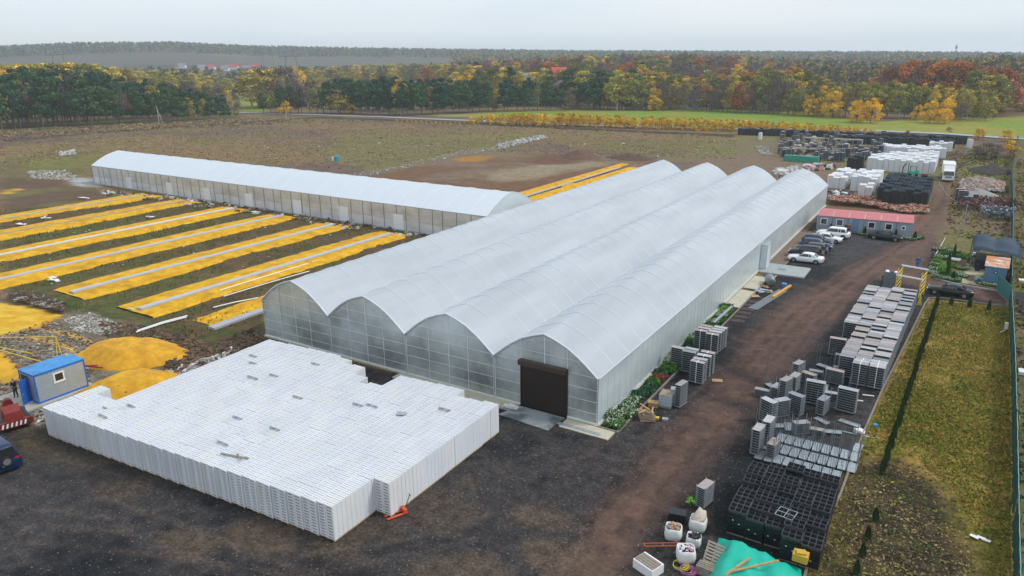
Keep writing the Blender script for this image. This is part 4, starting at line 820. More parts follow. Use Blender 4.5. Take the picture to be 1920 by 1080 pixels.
b = MB(); b.box(-20.85, 96.5, -.05, -15.1, 101.6, .2); tag(b.build('concrete_pad', mat('pad concrete', (.33,.36,.36), .85, 0, .1, 1)), 'grey concrete pad at the side door of the greenhouse', 'concrete pad')
b = MB(); b.box(-18.9, 98.6, .2, -17.9, 99.4, .206); b.build('drain_cover', M['galvd']).name = 'drain_cover'; tag(bpy.data.objects['drain_cover'], 'small dark drain cover set in the concrete pad', 'drain')
b = MB(); b.add([(-28.9, 44.2, .05), (-24.1, 43.9, .05), (-23.9, 46.3, .1), (-28.0, 46.3, .1), (-28.9, 44.2, -.1), (-24.1, 43.9, -.1), (-23.9, 46.3, -.1), (-28.0, 46.3, -.1)], [(0,1,2,3),(0,4,5,1),(1,5,6,2),(3,7,4,0)]); tag(b.build('door_ramp', M['wetc']), 'wet concrete apron in front of the brown roller door', 'ramp')
b = MB(); b.box(-23.7, 44.9, -.05, -19.5, 46.3, .07, M['concb']); tag(b.build('concrete_step', None), 'cream concrete strip right of the roller door', 'concrete strip')
b = MB(); b.box(-24.0, 45.1, .075, -20.3, 45.5, .09); [b.box(-24.0+k*.12, 45.12, .0905, -23.96+k*.12, 45.48, .095) for k in range(30)]; tag(b.build('drain_grate', M['galv']), 'long perforated metal drain grate beside the roller door', 'grate')
b = MB(); b.box(-41.0, 45.2, -.05, -28.4, 46.35, .12); tag(b.build('concrete_step', M['concb']), 'cream concrete strip under the greenhouse front, left of the door', 'concrete strip')
b = MB(); b.obox((0, 0, .22), (1.3, .5, .14), .1); b.obox((.1, 0, .33), (.7, .4, .1), -.2); tag(b.build('sack', M['bag'], loc=(*at(958, 768), .05)), 'crumpled white sack left of the roller door', 'sack')
# plants in the bed
FLW = mat('white flowers', (.75,.75,.70), .8, 0, .1); GRN = mat('garden leaves', (.06,.16,.02), .85, 0, .45, 2); GRB = mat('bright grass', (.13,.30,.02), .9, 0, .3, 3); REDF = mat('red orange leaves', (.24,.06,.03), .8)
def plant(x, y, r, h, kind_, label, seed, name='flower_clump', group='plants in the bed along the greenhouse'):
    mm = {'white': GRN, 'green': GRN, 'grass': GRB, 'red': REDF, 'dark': LEAFD}[kind_]; root = empty(name, (x, y, 0), 0, label, 'plant', group)
    leafblob(0, 0, r, r, h, int(420*r*r/.4)+60, .075, seed, 0).build('leaves', mm, root)
    if kind_ == 'white': leafblob(0, 0, r*.95, r*.95, h*.55, int(150*r*r/.4)+30, .05, seed+1, h*.5).build('flowers', FLW, root)
for i in range(30):
    y = 47.3+i*1.11; rs = random.Random(i); kd = 'white' if (y < 52.5 or 60.5 < y < 64.5) else rs.choice(['grass', 'green', 'dark', 'green', 'dark', 'white'])
    if 57 < y < 57.9: kd = 'red'
    plant(-20.15+rs.uniform(-.25, .25), y, rs.uniform(.5, .78), rs.uniform(.35, .7), kd, '%s clump, %s from the front end of the planting bed along the greenhouse' % ({'white': 'white flowering', 'grass': 'bright grassy', 'green': 'leafy green', 'dark': 'dark green', 'red': 'red leaved'}[kd], nth(i+1)), 200+i)
b = MB(); b.box(-.15, -3.2, .5, .15, 3.2, .62); tag(b.build('metal_channel', M['galv'], loc=(-19.75, 76.0, 0), rz=-.03), 'long pale metal channel laid over the planting bed', 'channel')
# junk by the slabs and beside the bed
def ibc(x, y, rz, label, wood=True):
    root = empty('water_tank', (x, y, 0), rz, label, 'tank'); b = MB(); b.box(-.5, -.58, .15, .5, .58, 1.1); b.build('container', mat('milky tank plastic', (.45,.55,.62), .4, 0, .1), root); b = MB()
    for z in (.2, .5, .8, 1.1):
        b.box(-.53, -.61, z, .53, -.585, z+.03); b.box(-.53, .585, z, .53, .61, z+.03); b.box(-.53, -.61, z, -.505, .61, z+.03); b.box(.505, -.61, z, .53, .61, z+.03)
    for k in range(6): b.box(-.5+k*.195, -.615, .15, -.48+k*.195, -.58, 1.12); b.box(-.5+k*.195, .58, .15, -.48+k*.195, .615, 1.12)
    b.build('cage', M['galv'], root); b = MB(); b.box(-.53, -.61, .02, .53, .61, .14); b.build('pallet', M['wood_grey'], root)
    if wood: b = MB(); [b.obox((-.45+k*.17, 0, 1.17), (.08, 1.2, .05), random.uniform(-.06, .06)) for k in range(6)]; b.build('slats', M['wood'], root)
ibc(*at(1249, 760), R(5), 'caged white water tank with slats on top beside the planting bed')
bx, by = at(1213, 786)
for k in range(4):
    b = MB(); [b.box(-.6, -.45+j*.16, .09, .6, -.36+j*.16, .115) for j in range(6)]; [b.box(-.6, y_, 0, .6, y_+.09, .088) for y_ in (-.45, -.03, .36)]
    o = b.build('pallet', M['wood_grey'] if k % 2 else M['wood'], loc=(bx+random.uniform(-.1, .1), by, .13*k), rz=R(random.uniform(-8, 8)+20)); tag(o, 'wooden pallet, %s up in the untidy stack beside the white flowers' % nth(k+1), 'pallet')
b = MB(); [b.obox((random.uniform(-.4, .4), random.uniform(-.4, .4), .62+k*.04), (random.uniform(.6, 1.4), .12, .03), random.uniform(0, 3), M['wood'], R(random.uniform(-10, 10))) for k in range(8)]; tag(b.build('scrap_boards', None, loc=(bx, by, 0)), 'scrap boards thrown on top of the untidy pallet stack', 'boards')
for px, py, s_, mm, nm, lb in ((1225,762,.8,M['wood'],'wooden_box','pale timber box behind the untidy pallets'), (1268,738,.9,M['galv'],'metal_basin','galvanised basin behind the water tank'), (1231,786,.35,M['yellow'],'yellow_bucket','small yellow bucket by the pallets'), (1247,789,.4,M['galv'],'metal_scrap','crumpled metal scrap on the gravel by the pallets')):
    b = MB(); b.box(-s_/2, -s_*.35, 0, s_/2, s_*.35, s_*.5); b.box(-s_/2-.03, -s_*.35-.03, s_*.5, s_/2+.03, s_*.35+.03, s_*.55); tag(b.build(nm, mm, loc=(*at(px, py), 0), rz=R(15)), lb, nm.replace('_', ' '))
b = MB(); b.obox((0, 0, .01), (.9, .6, .015), .4); tag(b.build('plywood_piece', M['wood'], loc=(*at(1345, 714), .04)), 'flat piece of pale plywood on the dirt beside the near cluster', 'plywood')
x, y = at(1443, 533); b = MB(); b.tube([(0, -.9, .55), (0, -.8, .6), (0, .8, .6), (0, .9, .55)], [.4, .6, .6, .4], 18); root = empty('steel_tank', (x, y, 0), R(20), 'horizontal grey cylindrical tank near the concrete pad', 'tank'); b.build('shell', mat('grey tank paint', (.22,.27,.28), .35, .3), root, True)
b = MB(); b.box(-.4, -.6, 0, .4, -.45, .3); b.box(-.4, .45, 0, .4, .6, .3); b.build('cradle', M['wood_grey'], root)
for i, (px, py, mm) in enumerate(((1432,538,M['wood']), (1414,556,M['wood']), (1425,548,M['galv']), (1443,548,M['wood']), (1449,520,CB), (1437,546,M['galv']), (1470,537,mat('blue drum', (.08,.25,.5), .5)))):
    b = MB(); rs = random.Random(i)
    if i == 6: b.tube([(0, 0, 0), (0, 0, .4)], .35, 12)
    else: [b.obox((rs.uniform(-.3, .3), rs.uniform(-.3, .3), .05+.06*k), (rs.uniform(.7, 1.4), rs.uniform(.2, .7), .03), rs.uniform(0, 3), None, rs.uniform(-.15, .15)) for k in range(3)]
    tag(b.build(['board_scraps', 'blue_drum'][i == 6], mm, loc=(*at(px, py), 0)), ['pale boards left of the grey tank', 'pale boards nearest the cream slabs', 'metal sheet scraps between the board piles', 'pale boards in front of the grey tank', 'cardboard scraps against the concrete pad', 'small metal sheet pile under the grey tank', 'blue drum lid beside the orange beam'][i], ['boards', 'drum'][i == 6])
x, y = at(1466, 548); b = MB(); b.box(-.14, -3.0, .02, .14, 3.0, .24); tag(b.build('steel_beam', M['orange'], loc=(x, y, 0), rz=R(-8)), 'orange yellow steel beam lying on the dirt by the concrete pad', 'beam')
x, y = at(1440, 562); b = MB(); [b.box(-.5+k*.22, -4.6, .02+.02*(k % 2), -.32+k*.22, 4.6, .10) for k in range(5)]; tag(b.build('metal_profiles', M['galvd'], loc=(x, y, 0), rz=R(-9)), 'long bundle of grey metal profiles lying beside the orange beam', 'profiles')
for i in range(6):
    x, y = -18.2+random.uniform(-.1, .2), 76.2+i*1.5; b = MB(); b.obox((0, 0, .03), (1.5, 1.1, .04), .1); b.obox((0, .6, .05), (1.5, .06, .08), .1)
    tag(b.build('flattened_mat', mat('dark mat', (.06,.045,.04), .9, 0, .5, 2), loc=(x, y, 0), rz=random.uniform(-.1, .1)), 'dark worn mat on the ground by the bed kerb, %s from the near end' % nth(i+1), 'mat', 'worn mats beside the kerb')

# pallet jack
x, y = at(755, 962); root = empty('pallet_jack', (x, y, 0), R(-25), 'red pallet jack parked beside the white crate block', 'pallet jack'); PJ = mat('orange red paint', (.62,.09,.03), .4)
b = MB(); [b.box(s*.2-.08, -1.15, .06, s*.2+.08, 0, .12) for s in (-1, 1)]; b.box(-.28, 0, .06, .28, .22, .35); b.build('forks', PJ, root); b = MB(); b.tube([(0, .2, .3), (0, .55, 1.15)], .025, 6); b.tube([(-.15, .55, 1.15), (.15, .55, 1.15)], .025, 6); b.build('handle', M['dark'], root)
b = MB(); [b.tube([(s*.12-.03, .2, .09), (s*.12+.03, .2, .09)], .09, 10) for s in (-1, 1)]; b.build('wheels', M['rubber'], root)

# ------------------------------------------------------------------ blue cabin
x0, y0 = -65.2, 25.7; cb = empty('site_cabin', (-63.0, 25.7, .18), R(0), 'small silver cabin with blue frame, blue roof and open blue door', 'cabin')
W_, L_ = 2.45, 4.1; SV = mat('silver corrugated sheet', (.44,.50,.53), .35, .3, .12, 1.5, c2=(.52,.44,.32), c2s=.5, c2t=.68)
b = MB(); b.box(-W_, 0, .1, 0, L_, 2.45); b.build('body', SV, cb)
b = MB(); k = 0
while .1+k*.12 < L_-.1: b.box(.001, .1+k*.12, .15, .018, .15+k*.12, 2.4); k += 1
b.build('corrugation', SV, cb)
b = MB(); t = .09
for xx in (-W_, 0):
    for yy in (0, L_): b.box(xx-t/2 if xx else -t/2, yy-t/2, 0, xx+t/2, yy+t/2, 2.55)
for z in (0, 2.44):
    b.box(-W_, -.05, z, 0, .045, z+.13); b.box(-W_, L_-.045, z, 0, L_+.05, z+.13); b.box(-.045, .05, z+.003, .05, L_-.05, z+.127); b.box(-W_-.05, .05, z+.003, -W_+.045, L_-.05, z+.127)
b.build('frame', mat('blue frame paint', (.02,.14,.50), .45), cb)
b = MB(); b.box(-W_-.06, -.06, 2.572, .06, L_+.06, 2.63); b.build('roof', M['blueroof'], cb)
b = MB(); b.box(.02, 1.45, 1.35, .06, 2.35, 2.2); b.box(.05, 1.4, 1.3, .085, 2.4, 1.36); w_ = b.build('window_frame', M['white'], cb); b = MB(); b.box(.061, 1.58, 1.47, .07, 2.22, 2.08); b.build('pane', M['glass'], w_)
b = MB(); b.box(-2.1, -.06, .1, -1.0, -.05, 2.3); b.build('doorway', M['dark'], cb)
b = MB(); b.obox((.0, -.48, 1.2), (.05, .98, 2.1), 0, None); dd = b.build('door', M['bluep'], cb); dd.location = (-.95, -.06, 0); dd.rotation_euler = (0, 0, R(24)); b = MB(); b.box(.03, -.9, 1.05, .07, -.8, 1.1); b.build('handle', M['galv'], dd)
b = MB(); b.box(-4.5, -1.3, -.16, .5, L_+.5, -.002); o = b.build('concrete_pad', M['conc']); o.location = (-63.0, 25.7, .17); tag(o, 'concrete slab on which the blue cabin stands', 'concrete pad')
b = MB(); b.tube([(0, 0, 0), (0, 0, .2)], .12, 8); tag(b.build('lamp', M['yellow'], loc=(-64.9, 29.4, 2.81)), 'small yellow beacon on the far end of the blue cabin roof', 'beacon')

# people -----------------------------------------------------------------
def person(x, y, rz, top, legs, label, hair='hair', arm='down', z=0, h=1.76):
    root = empty('person', (x, y, z), rz, label, 'person')
    def skin(name, pts, edges, rad, m, lv=2):
        me = bpy.data.meshes.new(name); me.from_pydata(pts, edges, []); me.materials.append(m); o = bpy.data.objects.new(name, me); COL.objects.link(o); o.parent = root
        o.modifiers.new('skin', 'SKIN').use_smooth_shade = True; me.skin_vertices.new(name='') if not me.skin_vertices else None
        for i, r in enumerate(rad): me.skin_vertices[0].data[i].radius = (r, r)
        me.skin_vertices[0].data[0].use_root = True
        s = o.modifiers.new('sub', 'SUBSURF'); s.levels = 1; s.render_levels = lv; return o
    k = h/1.76; st = .12
    J = [(0,0,.94),(0,0,1.15),(0,0,1.38),(0,.01,1.50),(0,.015,1.56),(0,.02,1.63),(0,.03,1.72)]
    hand = {'down': [(.21,.0,1.40),(.27,.0,1.13),(.25,.09,.88),(.25,.12,.80)], 'fold': [(.21,.0,1.40),(.27,.04,1.14),(.12,.26,1.12),(.03,.30,1.14)]}[arm]
    P = list(J); E_ = [(0,1),(1,2),(2,3),(3,4),(4,5),(5,6)]; r_ = [.125,.115,.13,.055,.052,.095,.075]
    for s in (-1, 1):
        i = len(P); P += [(s*a, b_, c) for a, b_, c in hand]; E_ += [(2, i), (i, i+1), (i+1, i+2), (i+2, i+3)]; r_ += [.055, .042, .032, .034]
        for fx in (-.02, -.007, .007, .02): j = len(P); q = hand[-1]; P.append((s*(q[0]+fx), q[1]+.03, q[2]-.085+abs(fx)*.8)); E_.append((i+3, j)); r_.append(.009)
        j = len(P); q = hand[-2]; P.append((s*(q[0]-.03), q[1]+.06, q[2]-.03)); E_.append((i+2, j)); r_.append(.011)
    for s in (-1, 1):
        i = len(P); P += [(s*.1, 0, .86), (s*.11, .02+.02*s, .48), (s*st, s*.05, .09), (s*st, s*.05+.15, .04)]; E_ += [(0, i), (i, i+1), (i+1, i+2), (i+2, i+3)]; r_ += [.09, .058, .042, .035]
    P = [(a*k, b_*k, c*k) for a, b_, c in P]; skin('body', P, E_, [q*k for q in r_], M['skin'])
    jt = [0, 1, 2]; P2 = [P[0], P[1], P[2], P[3]]; e2 = [(0,1),(1,2),(2,3)]; r2 = [.155,.145,.16,.07]
    for s in range(2): b0 = 7+s*9; i = len(P2); P2 += [P[b0], P[b0+1], P[b0+2]]; e2 += [(2, i), (i, i+1), (i+1, i+2)]; r2 += [.078, .062, .05]
    skin('jacket', P2, e2, [q*k for q in r2], top)
    P3 = [P[0]]; e3 = []; r3 = [.145]
    for s in range(2): b0 = 25+s*4; i = len(P3); P3 += [P[b0], P[b0+1], P[b0+2]]; e3 += [(0, i), (i, i+1), (i+1, i+2)]; r3 += [.11, .078, .062]
    skin('trousers', P3, e3, [q*k for q in r3], legs)
    for s in range(2): b0 = 25+s*4+2; skin('shoe', [P[b0], P[b0+1]], [(0, 1)], [.055, .05], M['dark'], 1)
    skin('hair', [(0, -.03*k, 1.66*k), (0, -.005, 1.745*k)], [(0, 1)], [.085, .088], M[hair], 1)
    b = MB(); b.obox((0, .125*k, 1.65*k), (.028, .04, .05)); b.obox((-.035, .105*k, 1.68*k), (.022, .02, .014)); b.obox((.035, .105*k, 1.68*k), (.022, .02, .014)); b.obox((0, .108*k, 1.60*k), (.05, .015, .012)); b.obox((.1, .02, 1.65*k), (.02, .04, .06)); b.obox((-.1, .02, 1.65*k), (.02, .04, .06)); b.build('face', M['skin'], root)
DK = mat('black clothing', (.02,.02,.025), .9); BL = mat('blue workwear', (.03,.10,.38), .85); JN = mat('blue jeans', (.06,.13,.22), .85); DG = mat('dark trousers', (.05,.05,.06), .9)
x, y = at(32, 748); person(x, y, R(200), DK, DG, 'person in black looking down at their hands beside the blue cabin', arm='fold', z=.17)
x, y = at(1747.5, 484); person(x, y, R(170), DK, JN, 'person in a dark jacket and blue jeans walking by the flower garden', 'grey_hair')
x, y = at(1719, 503); person(x, y, R(10), BL, BL, 'person in blue overalls standing behind the yellow gantry')
x, y = at(1654, 536); person(x, y, R(120), mat('dark plaid', (.09,.06,.08), .9), DG, 'person in dark clothes at the far end of the grey block', z=0)

# ------------------------------------------------------------------ vehicles
PAINTS = {}
def paintm(nm, c, r=.28): 
    if nm not in PAINTS: PAINTS[nm] = mat('car paint '+nm, c, r, .05, .03, 1, spec=.35, coat=.22)
    return PAINTS[nm]
def car(x, y, rz, paint, label, kind='sedan', name='parked_car', cat='car', L_=4.55, W_=1.76, z=0):
    # local +x is the nose
    root = empty(name, (x, y, z), rz, label, cat, 'cars parked in the yard'); h = L_/2; w = W_/2
    pr = dict(sedan=dict(belt=.92, hood=.86, roof=1.42, ws=(.95, .35), rs=(-1.05, -1.65), trunk=.98),
              suv=dict(belt=1.05, hood=1.05, roof=1.74, ws=(1.05, .55), rs=(-1.85, -2.12), trunk=1.08),
              wagon=dict(belt=.95, hood=.92, roof=1.55, ws=(1.0, .4), rs=(-1.75, -2.1), trunk=1.0),
              van=dict(belt=1.15, hood=1.1, roof=1.98, ws=(1.25, .85), rs=(-2.05, -2.18), trunk=1.15))[kind]
    zb = .22 if kind != 'suv' else .3; B = pr['belt']
    st = [(h, .55, .80, .62), (h-.08, .40, .90, .74), (h-.45, zb, .97, pr['hood']-.06), (pr['ws'][0]+.05, zb, 1, pr['hood']+.04), (.2, zb, 1, B), (-.9, zb, 1, B+.02), (pr['rs'][1]+.02 if kind != 'sedan' else -1.55, zb, .99, pr['trunk']), (-h+.12, zb+.08, .94, pr['trunk']-.04), (-h, .45, .86, pr['trunk']-.2)]
    secs = []
    for X, z0, f, zt in st:
        q = w*f; m_ = (z0+zt)/2; secs.append([(X,-q*.9,z0),(X,-q,z0+.12),(X,-q*1.01,m_),(X,-q*.98,zt-.12),(X,-q*.86,zt),(X,0,zt+.035),(X,q*.86,zt),(X,q*.98,zt-.12),(X,q*1.01,m_),(X,q,z0+.12),(X,q*.9,z0)])
    b = MB().loft(secs); (a0, a1), (r1, r0), RF = pr['ws'], pr['rs'], pr['roof']; bw, tw = w*.86, w*.68
    cs = [(a0, B-.06, bw, B-.05), ((a0+a1)/2, B-.06, bw*.97+tw*.03, (B+RF)/2-.02), (a1, B-.06, bw, RF-.06), (a1-.35, B-.06, bw, RF), (r1+.5, B-.06, bw, RF), (r1, B-.06, bw, RF-.07), (r0, B-.06, bw, B+.0)]
    def cab(X, zt, ins=0, grow=0):
        t = max(0, min(1, (zt-B)/(RF-B))); q = bw*(1-t)+tw*t; return [(X,-bw-grow,B-.05),(X,-(q+grow),zt-.05*t),(X,-q*.8,zt+.0),(X,0,zt+.03*t),(X,q*.8,zt),(X,q+grow,zt-.05*t),(X,bw+grow,B-.05)]
    b.loft([cab(X, zt) for X, _, _, zt in cs]); b.build('body', paintm(*paint), root, True)
    bo = COL.objects[-1] if False else None
    # glass, each pane a child
    def side(s, xa, xb, xc, xd):
        t0, t1 = .10, .80; z0 = B+(RF-B)*t0; z1 = B+(RF-B)*t1; y0 = s*(bw*(1-t0)+tw*t0+.012); y1 = s*(bw*(1-t1)+tw*t1+.012); b = MB()
        b.add([(xa, y0, z0), (xb, y0, z0), (xc, y1, z1), (xd, y1, z1), (xa, y0-s*.03, z0), (xb, y0-s*.03, z0), (xc, y1-s*.03, z1), (xd, y1-s*.03, z1)], [(0,1,2,3),(7,6,5,4),(0,4,5,1),(2,6,7,3)]); b.build('side_window', M['glass'], root)
    for s in (-1, 1):
        mid = (a1+r1)/2-.1; side(s, a0-.12, mid+.04, mid+.04, a1-.02); side(s, mid-.04, r1+.28 if kind == 'sedan' else r1+.75, r1+.42 if kind == 'sedan' else r1+.75, mid-.04)
        if kind != 'sedan': side(s, r1+.68, r0+.25, r1+.12, r1+.68)
    def screen(nm, xa, xb, sg):
        t0, t1 = .08, .88; z0 = B+(RF-B)*t0; z1 = B+(RF-B)*t1; X0_ = xa+(xb-xa)*t0; X1_ = xa+(xb-xa)*t1; q0, q1 = bw*.9, tw*.92; o_ = sg*.035
        MB().add([(X0_+o_, -q0, z0), (X0_+o_, q0, z0), (X1_+o_, q1, z1), (X1_+o_, -q1, z1)], [(0,1,2,3)]).build(nm, M['glass'], root)
    screen('windscreen', a0, a1, 1); screen('rear_window', r0, r1, -1)
    wr = .33 if kind in ('sedan', 'wagon') else .37; xf, xr = h-.88, -h+.92
    for X in (xf, xr):
        for s in (-1, 1):
            b = MB(); b.tube([(X, s*(w-.01), wr), (X, s*(w+.012), wr)], wr+.06, 20); b.build('wheel_arch', M['dark'], root)
            b = MB(); b.tube([(X, s*(w-.2), wr), (X, s*(w-.0), wr), (X, s*(w+.03), wr)], [wr, wr, wr-.03], 20); wo = b.build('wheel', M['rubber'], root)
            b = MB(); b.tube([(X, s*(w+.02), wr), (X, s*(w+.036), wr)], wr*.62, 16); b.build('rim', M['rim'], wo)
    for s in (-1, 1):
        b = MB(); b.obox((h-.1, s*w*.68, .68 if kind != 'suv' else .82), (.14, .36, .14), s*-.25); b.build('headlight', M['lamp'], root)
        b = MB(); b.obox((-h+.05, s*w*.74, pr['trunk']-.16), (.10, .30, .16), s*.2); b.build('tail_light', M['redl'], root)
        b = MB(); b.obox((a0-.18, s*(w+.09), B+.05), (.12, .2, .12)); b.build('mirror', paintm(*paint), root)
    b = MB(); b.box(h-.02, -.26, .42, h+.012, .26, .52); b.build('number_plate', M['plate'], root); b = MB(); b.box(-h-.012, -.26, .6, -h+.02, .26, .71); b.build('number_plate', M['plate'], root)
    b = MB(); b.box(h-.1, -.5, .55, h+.008, .5, .68); b.build('grille', M['dark'], root)
    return root
WH, BK, NV, GB, SV2 = ('white', (.78,.79,.80)), ('black', (.008,.009,.011)), ('navy', (.02,.045,.14)), ('dark grey', (.04,.05,.06)), ('pale silver', (.62,.64,.66))
car(-16.5, 105.3, R(181), WH, 'old white sedan with black side trim, nearest of the row of parked cars', 'sedan', L_=4.75)
car(-17.0, 108.2, R(182), BK, 'black SUV parked second in the row behind the white sedan', 'suv', L_=4.8, W_=1.85)
car(-16.8, 111.2, R(180), GB, 'dark grey hatchback parked third in the row', 'wagon')
car(-16.6, 114.0, R(2), NV, 'navy blue crossover parked fourth in the row', 'wagon', L_=4.6)
car(-16.9, 116.8, R(1), GB, 'dark car with red tail light at the wall side, fifth in the row', 'wagon')
car(-16.0, 119.5, R(0), WH, 'white sedan parked sixth in the row facing the yard', 'sedan', L_=4.6)
car(-15.6, 123.0, R(180), ('pure white', (.85,.86,.87)), 'white estate SUV at the far end of the row beside the grey office', 'suv', L_=5.0, W_=1.9)
car(-8.3, 125.6, R(-3), ('deep green black', (.012,.02,.022)), 'dark green black sedan parked in front of the red roofed office', 'sedan', L_=4.9, W_=1.85)
car(1.35, 98.3, R(176), BK, 'black sedan on the side road between the lawn and the flower garden', 'sedan', L_=4.9, W_=1.85)
van = car(-55.9, 19.6, R(-158+180+158+180+0), ('deep blue', (.006,.028,.075)), 'dark blue off-road van with a spare wheel on its rear door at the left edge', 'van', 'parked_van', 'van', L_=4.4, W_=1.9)
van.location = (-55.9, 19.3, 0); van.rotation_euler = (0, 0, R(174))
b = MB(); b.tube([(-2.20, 0, .98), (-2.38, 0, .98)], .36, 20); sw = b.build('spare_wheel', M['rubber'], van); b = MB(); b.tube([(-2.38, 0, .98), (-2.40, 0, .98)], .24, 12); b.build('rim', M['rim'], sw)
# truck
x, y = at(1776, 341); tr = empty('box_truck', (x, y+1.3, 0), R(3), 'white box truck driving towards the camera on the dirt track', 'truck')
tw_ = paintm('truck white', (.80,.80,.80)); b = MB().loft([[(-1.2,-1.2,.55),(1.2,-1.2,.55),(1.2,-1.25,1.4),(1.15,-1.05,2.5),(-1.15,-1.05,2.5),(-1.2,-1.25,1.4)],[(-1.2,.7,.55),(1.2,.7,.55),(1.2,.7,1.4),(1.15,.7,2.75),(-1.15,.7,2.75),(-1.2,.7,1.4)]]); b.build('cab', tw_, tr)
b = MB(); b.box(-1.27, .95, 1.0, 1.27, 8.2, 3.75); b.build('cargo_box', tw_, tr); b = MB().loft([[(-1,-.2,2.55),(1,-.2,2.55),(1,-.15,2.6),(-1,-.15,2.6)],[(-1.1,.7,2.75),(1.1,.7,2.75),(1.1,.7,3.55),(-1.1,.7,3.55)]]); b.build('wind_deflector', tw_, tr)
MB().add([(-1.05,-1.26,1.45),(1.05,-1.26,1.45),(1.0,-1.1,2.35),(-1.0,-1.1,2.35)], [(0,1,2,3)]).build('windscreen', M['glass'], tr)
b = MB(); b.box(-1.22, -1.32, .4, 1.22, -1.19, .8); b.build('bumper', tw_, tr); b = MB(); b.box(-.7, -1.275, .9, .7, -1.23, 1.25); b.build('grille', M['galvd'], tr)
for s in (-1, 1):
    b = MB(); b.box(s*.9-.2, -1.34, .5, s*.9+.2, -1.3, .7); b.build('headlight', M['lamp'], tr); b = MB(); b.obox((s*1.42, -1.2, 1.8), (.2, .08, .5)); b.build('mirror', M['dark'], tr)
    for yy in (-.4, 5.2, 6.4): b = MB(); b.tube([(s*.85, yy, .48), (s*1.2, yy, .48)], .48, 16); b.build('wheel', M['rubber'], tr)
b = MB(); b.box(-.5, .7, .6, .5, 8.1, .98); b.build('chassis', M['dark'], tr)
# forklift
x, y = at(1711, 330); fk = empty('forklift', (x, y, 0), R(95), 'mint green forklift working in front of the long white stacks', 'forklift'); MG_ = mat('mint green paint', (.02,.45,.34), .4)
b = MB(); b.box(-.55, -1.1, .35, .55, 1.0, 1.15); b.box(-.5, -1.2, .8, .5, -.5, 1.5); b.build('body', MG_, fk); b = MB(); [b.box(sx*.5-.04, sy-.04, 1.1, sx*.5+.04, sy+.04, 2.3) for sx in (-1, 1) for sy in (-.6, .7)]; b.box(-.55, -.7, 2.3, .55, .8, 2.36); b.build('cage', M['dark'], fk)
b = MB(); [b.box(s*.35-.06, 1.05, .1, s*.35+.06, 1.2, 3.1) for s in (-1, 1)]; b.box(-.4, 1.06, 3.0, .4, 1.18, 3.1); b.build('mast', M['dark'], fk); b = MB(); [b.box(s*.3-.06, 1.2, .1, s*.3+.06, 2.2, .15) for s in (-1, 1)]; b.build('fork', M['galvd'], fk)
for s in (-1, 1):
    for yy in (-.75, .65): b = MB(); b.tube([(s*.45, yy, .35), (s*.62, yy, .35)], .35, 14); b.build('wheel', M['rubber'], fk)
x, y = at(1690, 333); b = MB(); b.box(-.5, -.9, .3, .5, .9, 1.2); b.tube([(0, 0, 1.1), (.1, .2, 2.6), (.6, .9, 3.4)], .14, 6); b.tube([(-.5, -.5, .3), (.5, -.5, .3)], .3, 10); b.tube([(-.5, .5, .3), (.5, .5, .3)], .3, 10); tag(b.build('loader', M['dark'], loc=(x, y, 0)), 'small dark loader with raised arm left of the forklift', 'loader')
# red tracked machine at the left edge
x, y = at(20, 802); rd = empty('roller_machine', (-61.6, 23.0, 0), R(75), 'rusty red machine with a striped bumper at the left edge', 'machine')
b = MB(); b.box(-.95, -1.6, .35, .95, 1.3, .75); b.build('frame', M['red'], rd); b = MB().loft([[(-.6,-1.2,.75),(.6,-1.2,.75),(.55,-1.1,1.35),(-.55,-1.1,1.35)],[(-.65,.1,.75),(.65,.1,.75),(.6,0,1.6),(-.6,0,1.6)]]); b.build('hood', mat('faded red hood', (.20,.022,.016), .5, 0, .25, 2), rd)
b = MB(); b.tube([(0, .6, 1.5), (0, 1.1, 1.5)], .35, 14); b.box(-.4, .2, .75, .4, 1.2, 1.3); b.build('engine', M['red'], rd); b = MB(); b.box(-1.15, -1.75, .35, 1.15, -1.62, .85); bp = b.build('bumper', M['red'], rd)
b = MB(); [b.add([(-1.0+k*.3, -1.757, .42), (-.87+k*.3, -1.757, .42), (-.77+k*.3, -1.757, .78), (-.9+k*.3, -1.757, .78)], [(0,1,2,3)]) for k in range(6)]; b.build('stripes', M['white'], bp)
for s in (-1, 1): b = MB(); b.tube([(s*.75, -.9, .42), (s*1.05, -.9, .42)], .42, 14); b.tube([(s*.75, .8, .42), (s*1.05, .8, .42)], .42, 14); b.box(min(s*.8, s*1.0), -.9, .75, max(s*.8, s*1.0), .8, .84); b.build('wheel', M['dark'], rd)
# yellow lifting frame behind the cabin
def frame(name, pts, r, m, label, cat): b = MB(); [b.tube(p, r, 6) for p in pts]; return tag(b.build(name, m), label, cat)
G0 = at(30, 690); G1 = at(25, 705)
frame('lifting_frame', [[(-69.2, 30.4, 0), (-69.5, 30.9, 3.2)], [(-68.7, 30.9, 0), (-69.5, 30.9, 3.2)], [(-69.5, 30.9, 3.2), (-76, 27.0, 3.1)], [(-69.2, 28.6, 2.4), (-76, 26.5, 2.9)], [(-66.2, 29.0, 1.7), (-75.5, 26.4, 3.0)]], .04, M['yellow'], 'thin yellow lifting frame at the left edge behind the blue cabin', 'lifting frame')
frame('steel_bars', [[(-73, 30.3, .15), (-65.6, 32.6, .3)], [(-72, 28.2, .5), (-65.8, 32.3, .6)], [(-70, 31.5, .1), (-67.4, 31.5, .1)]], .07, mat('red oxide steel', (.35,.03,.04), .7), 'long dark red steel bars lying behind the blue cabin', 'steel bars')
x, y = at(18, 560); b = MB(); 
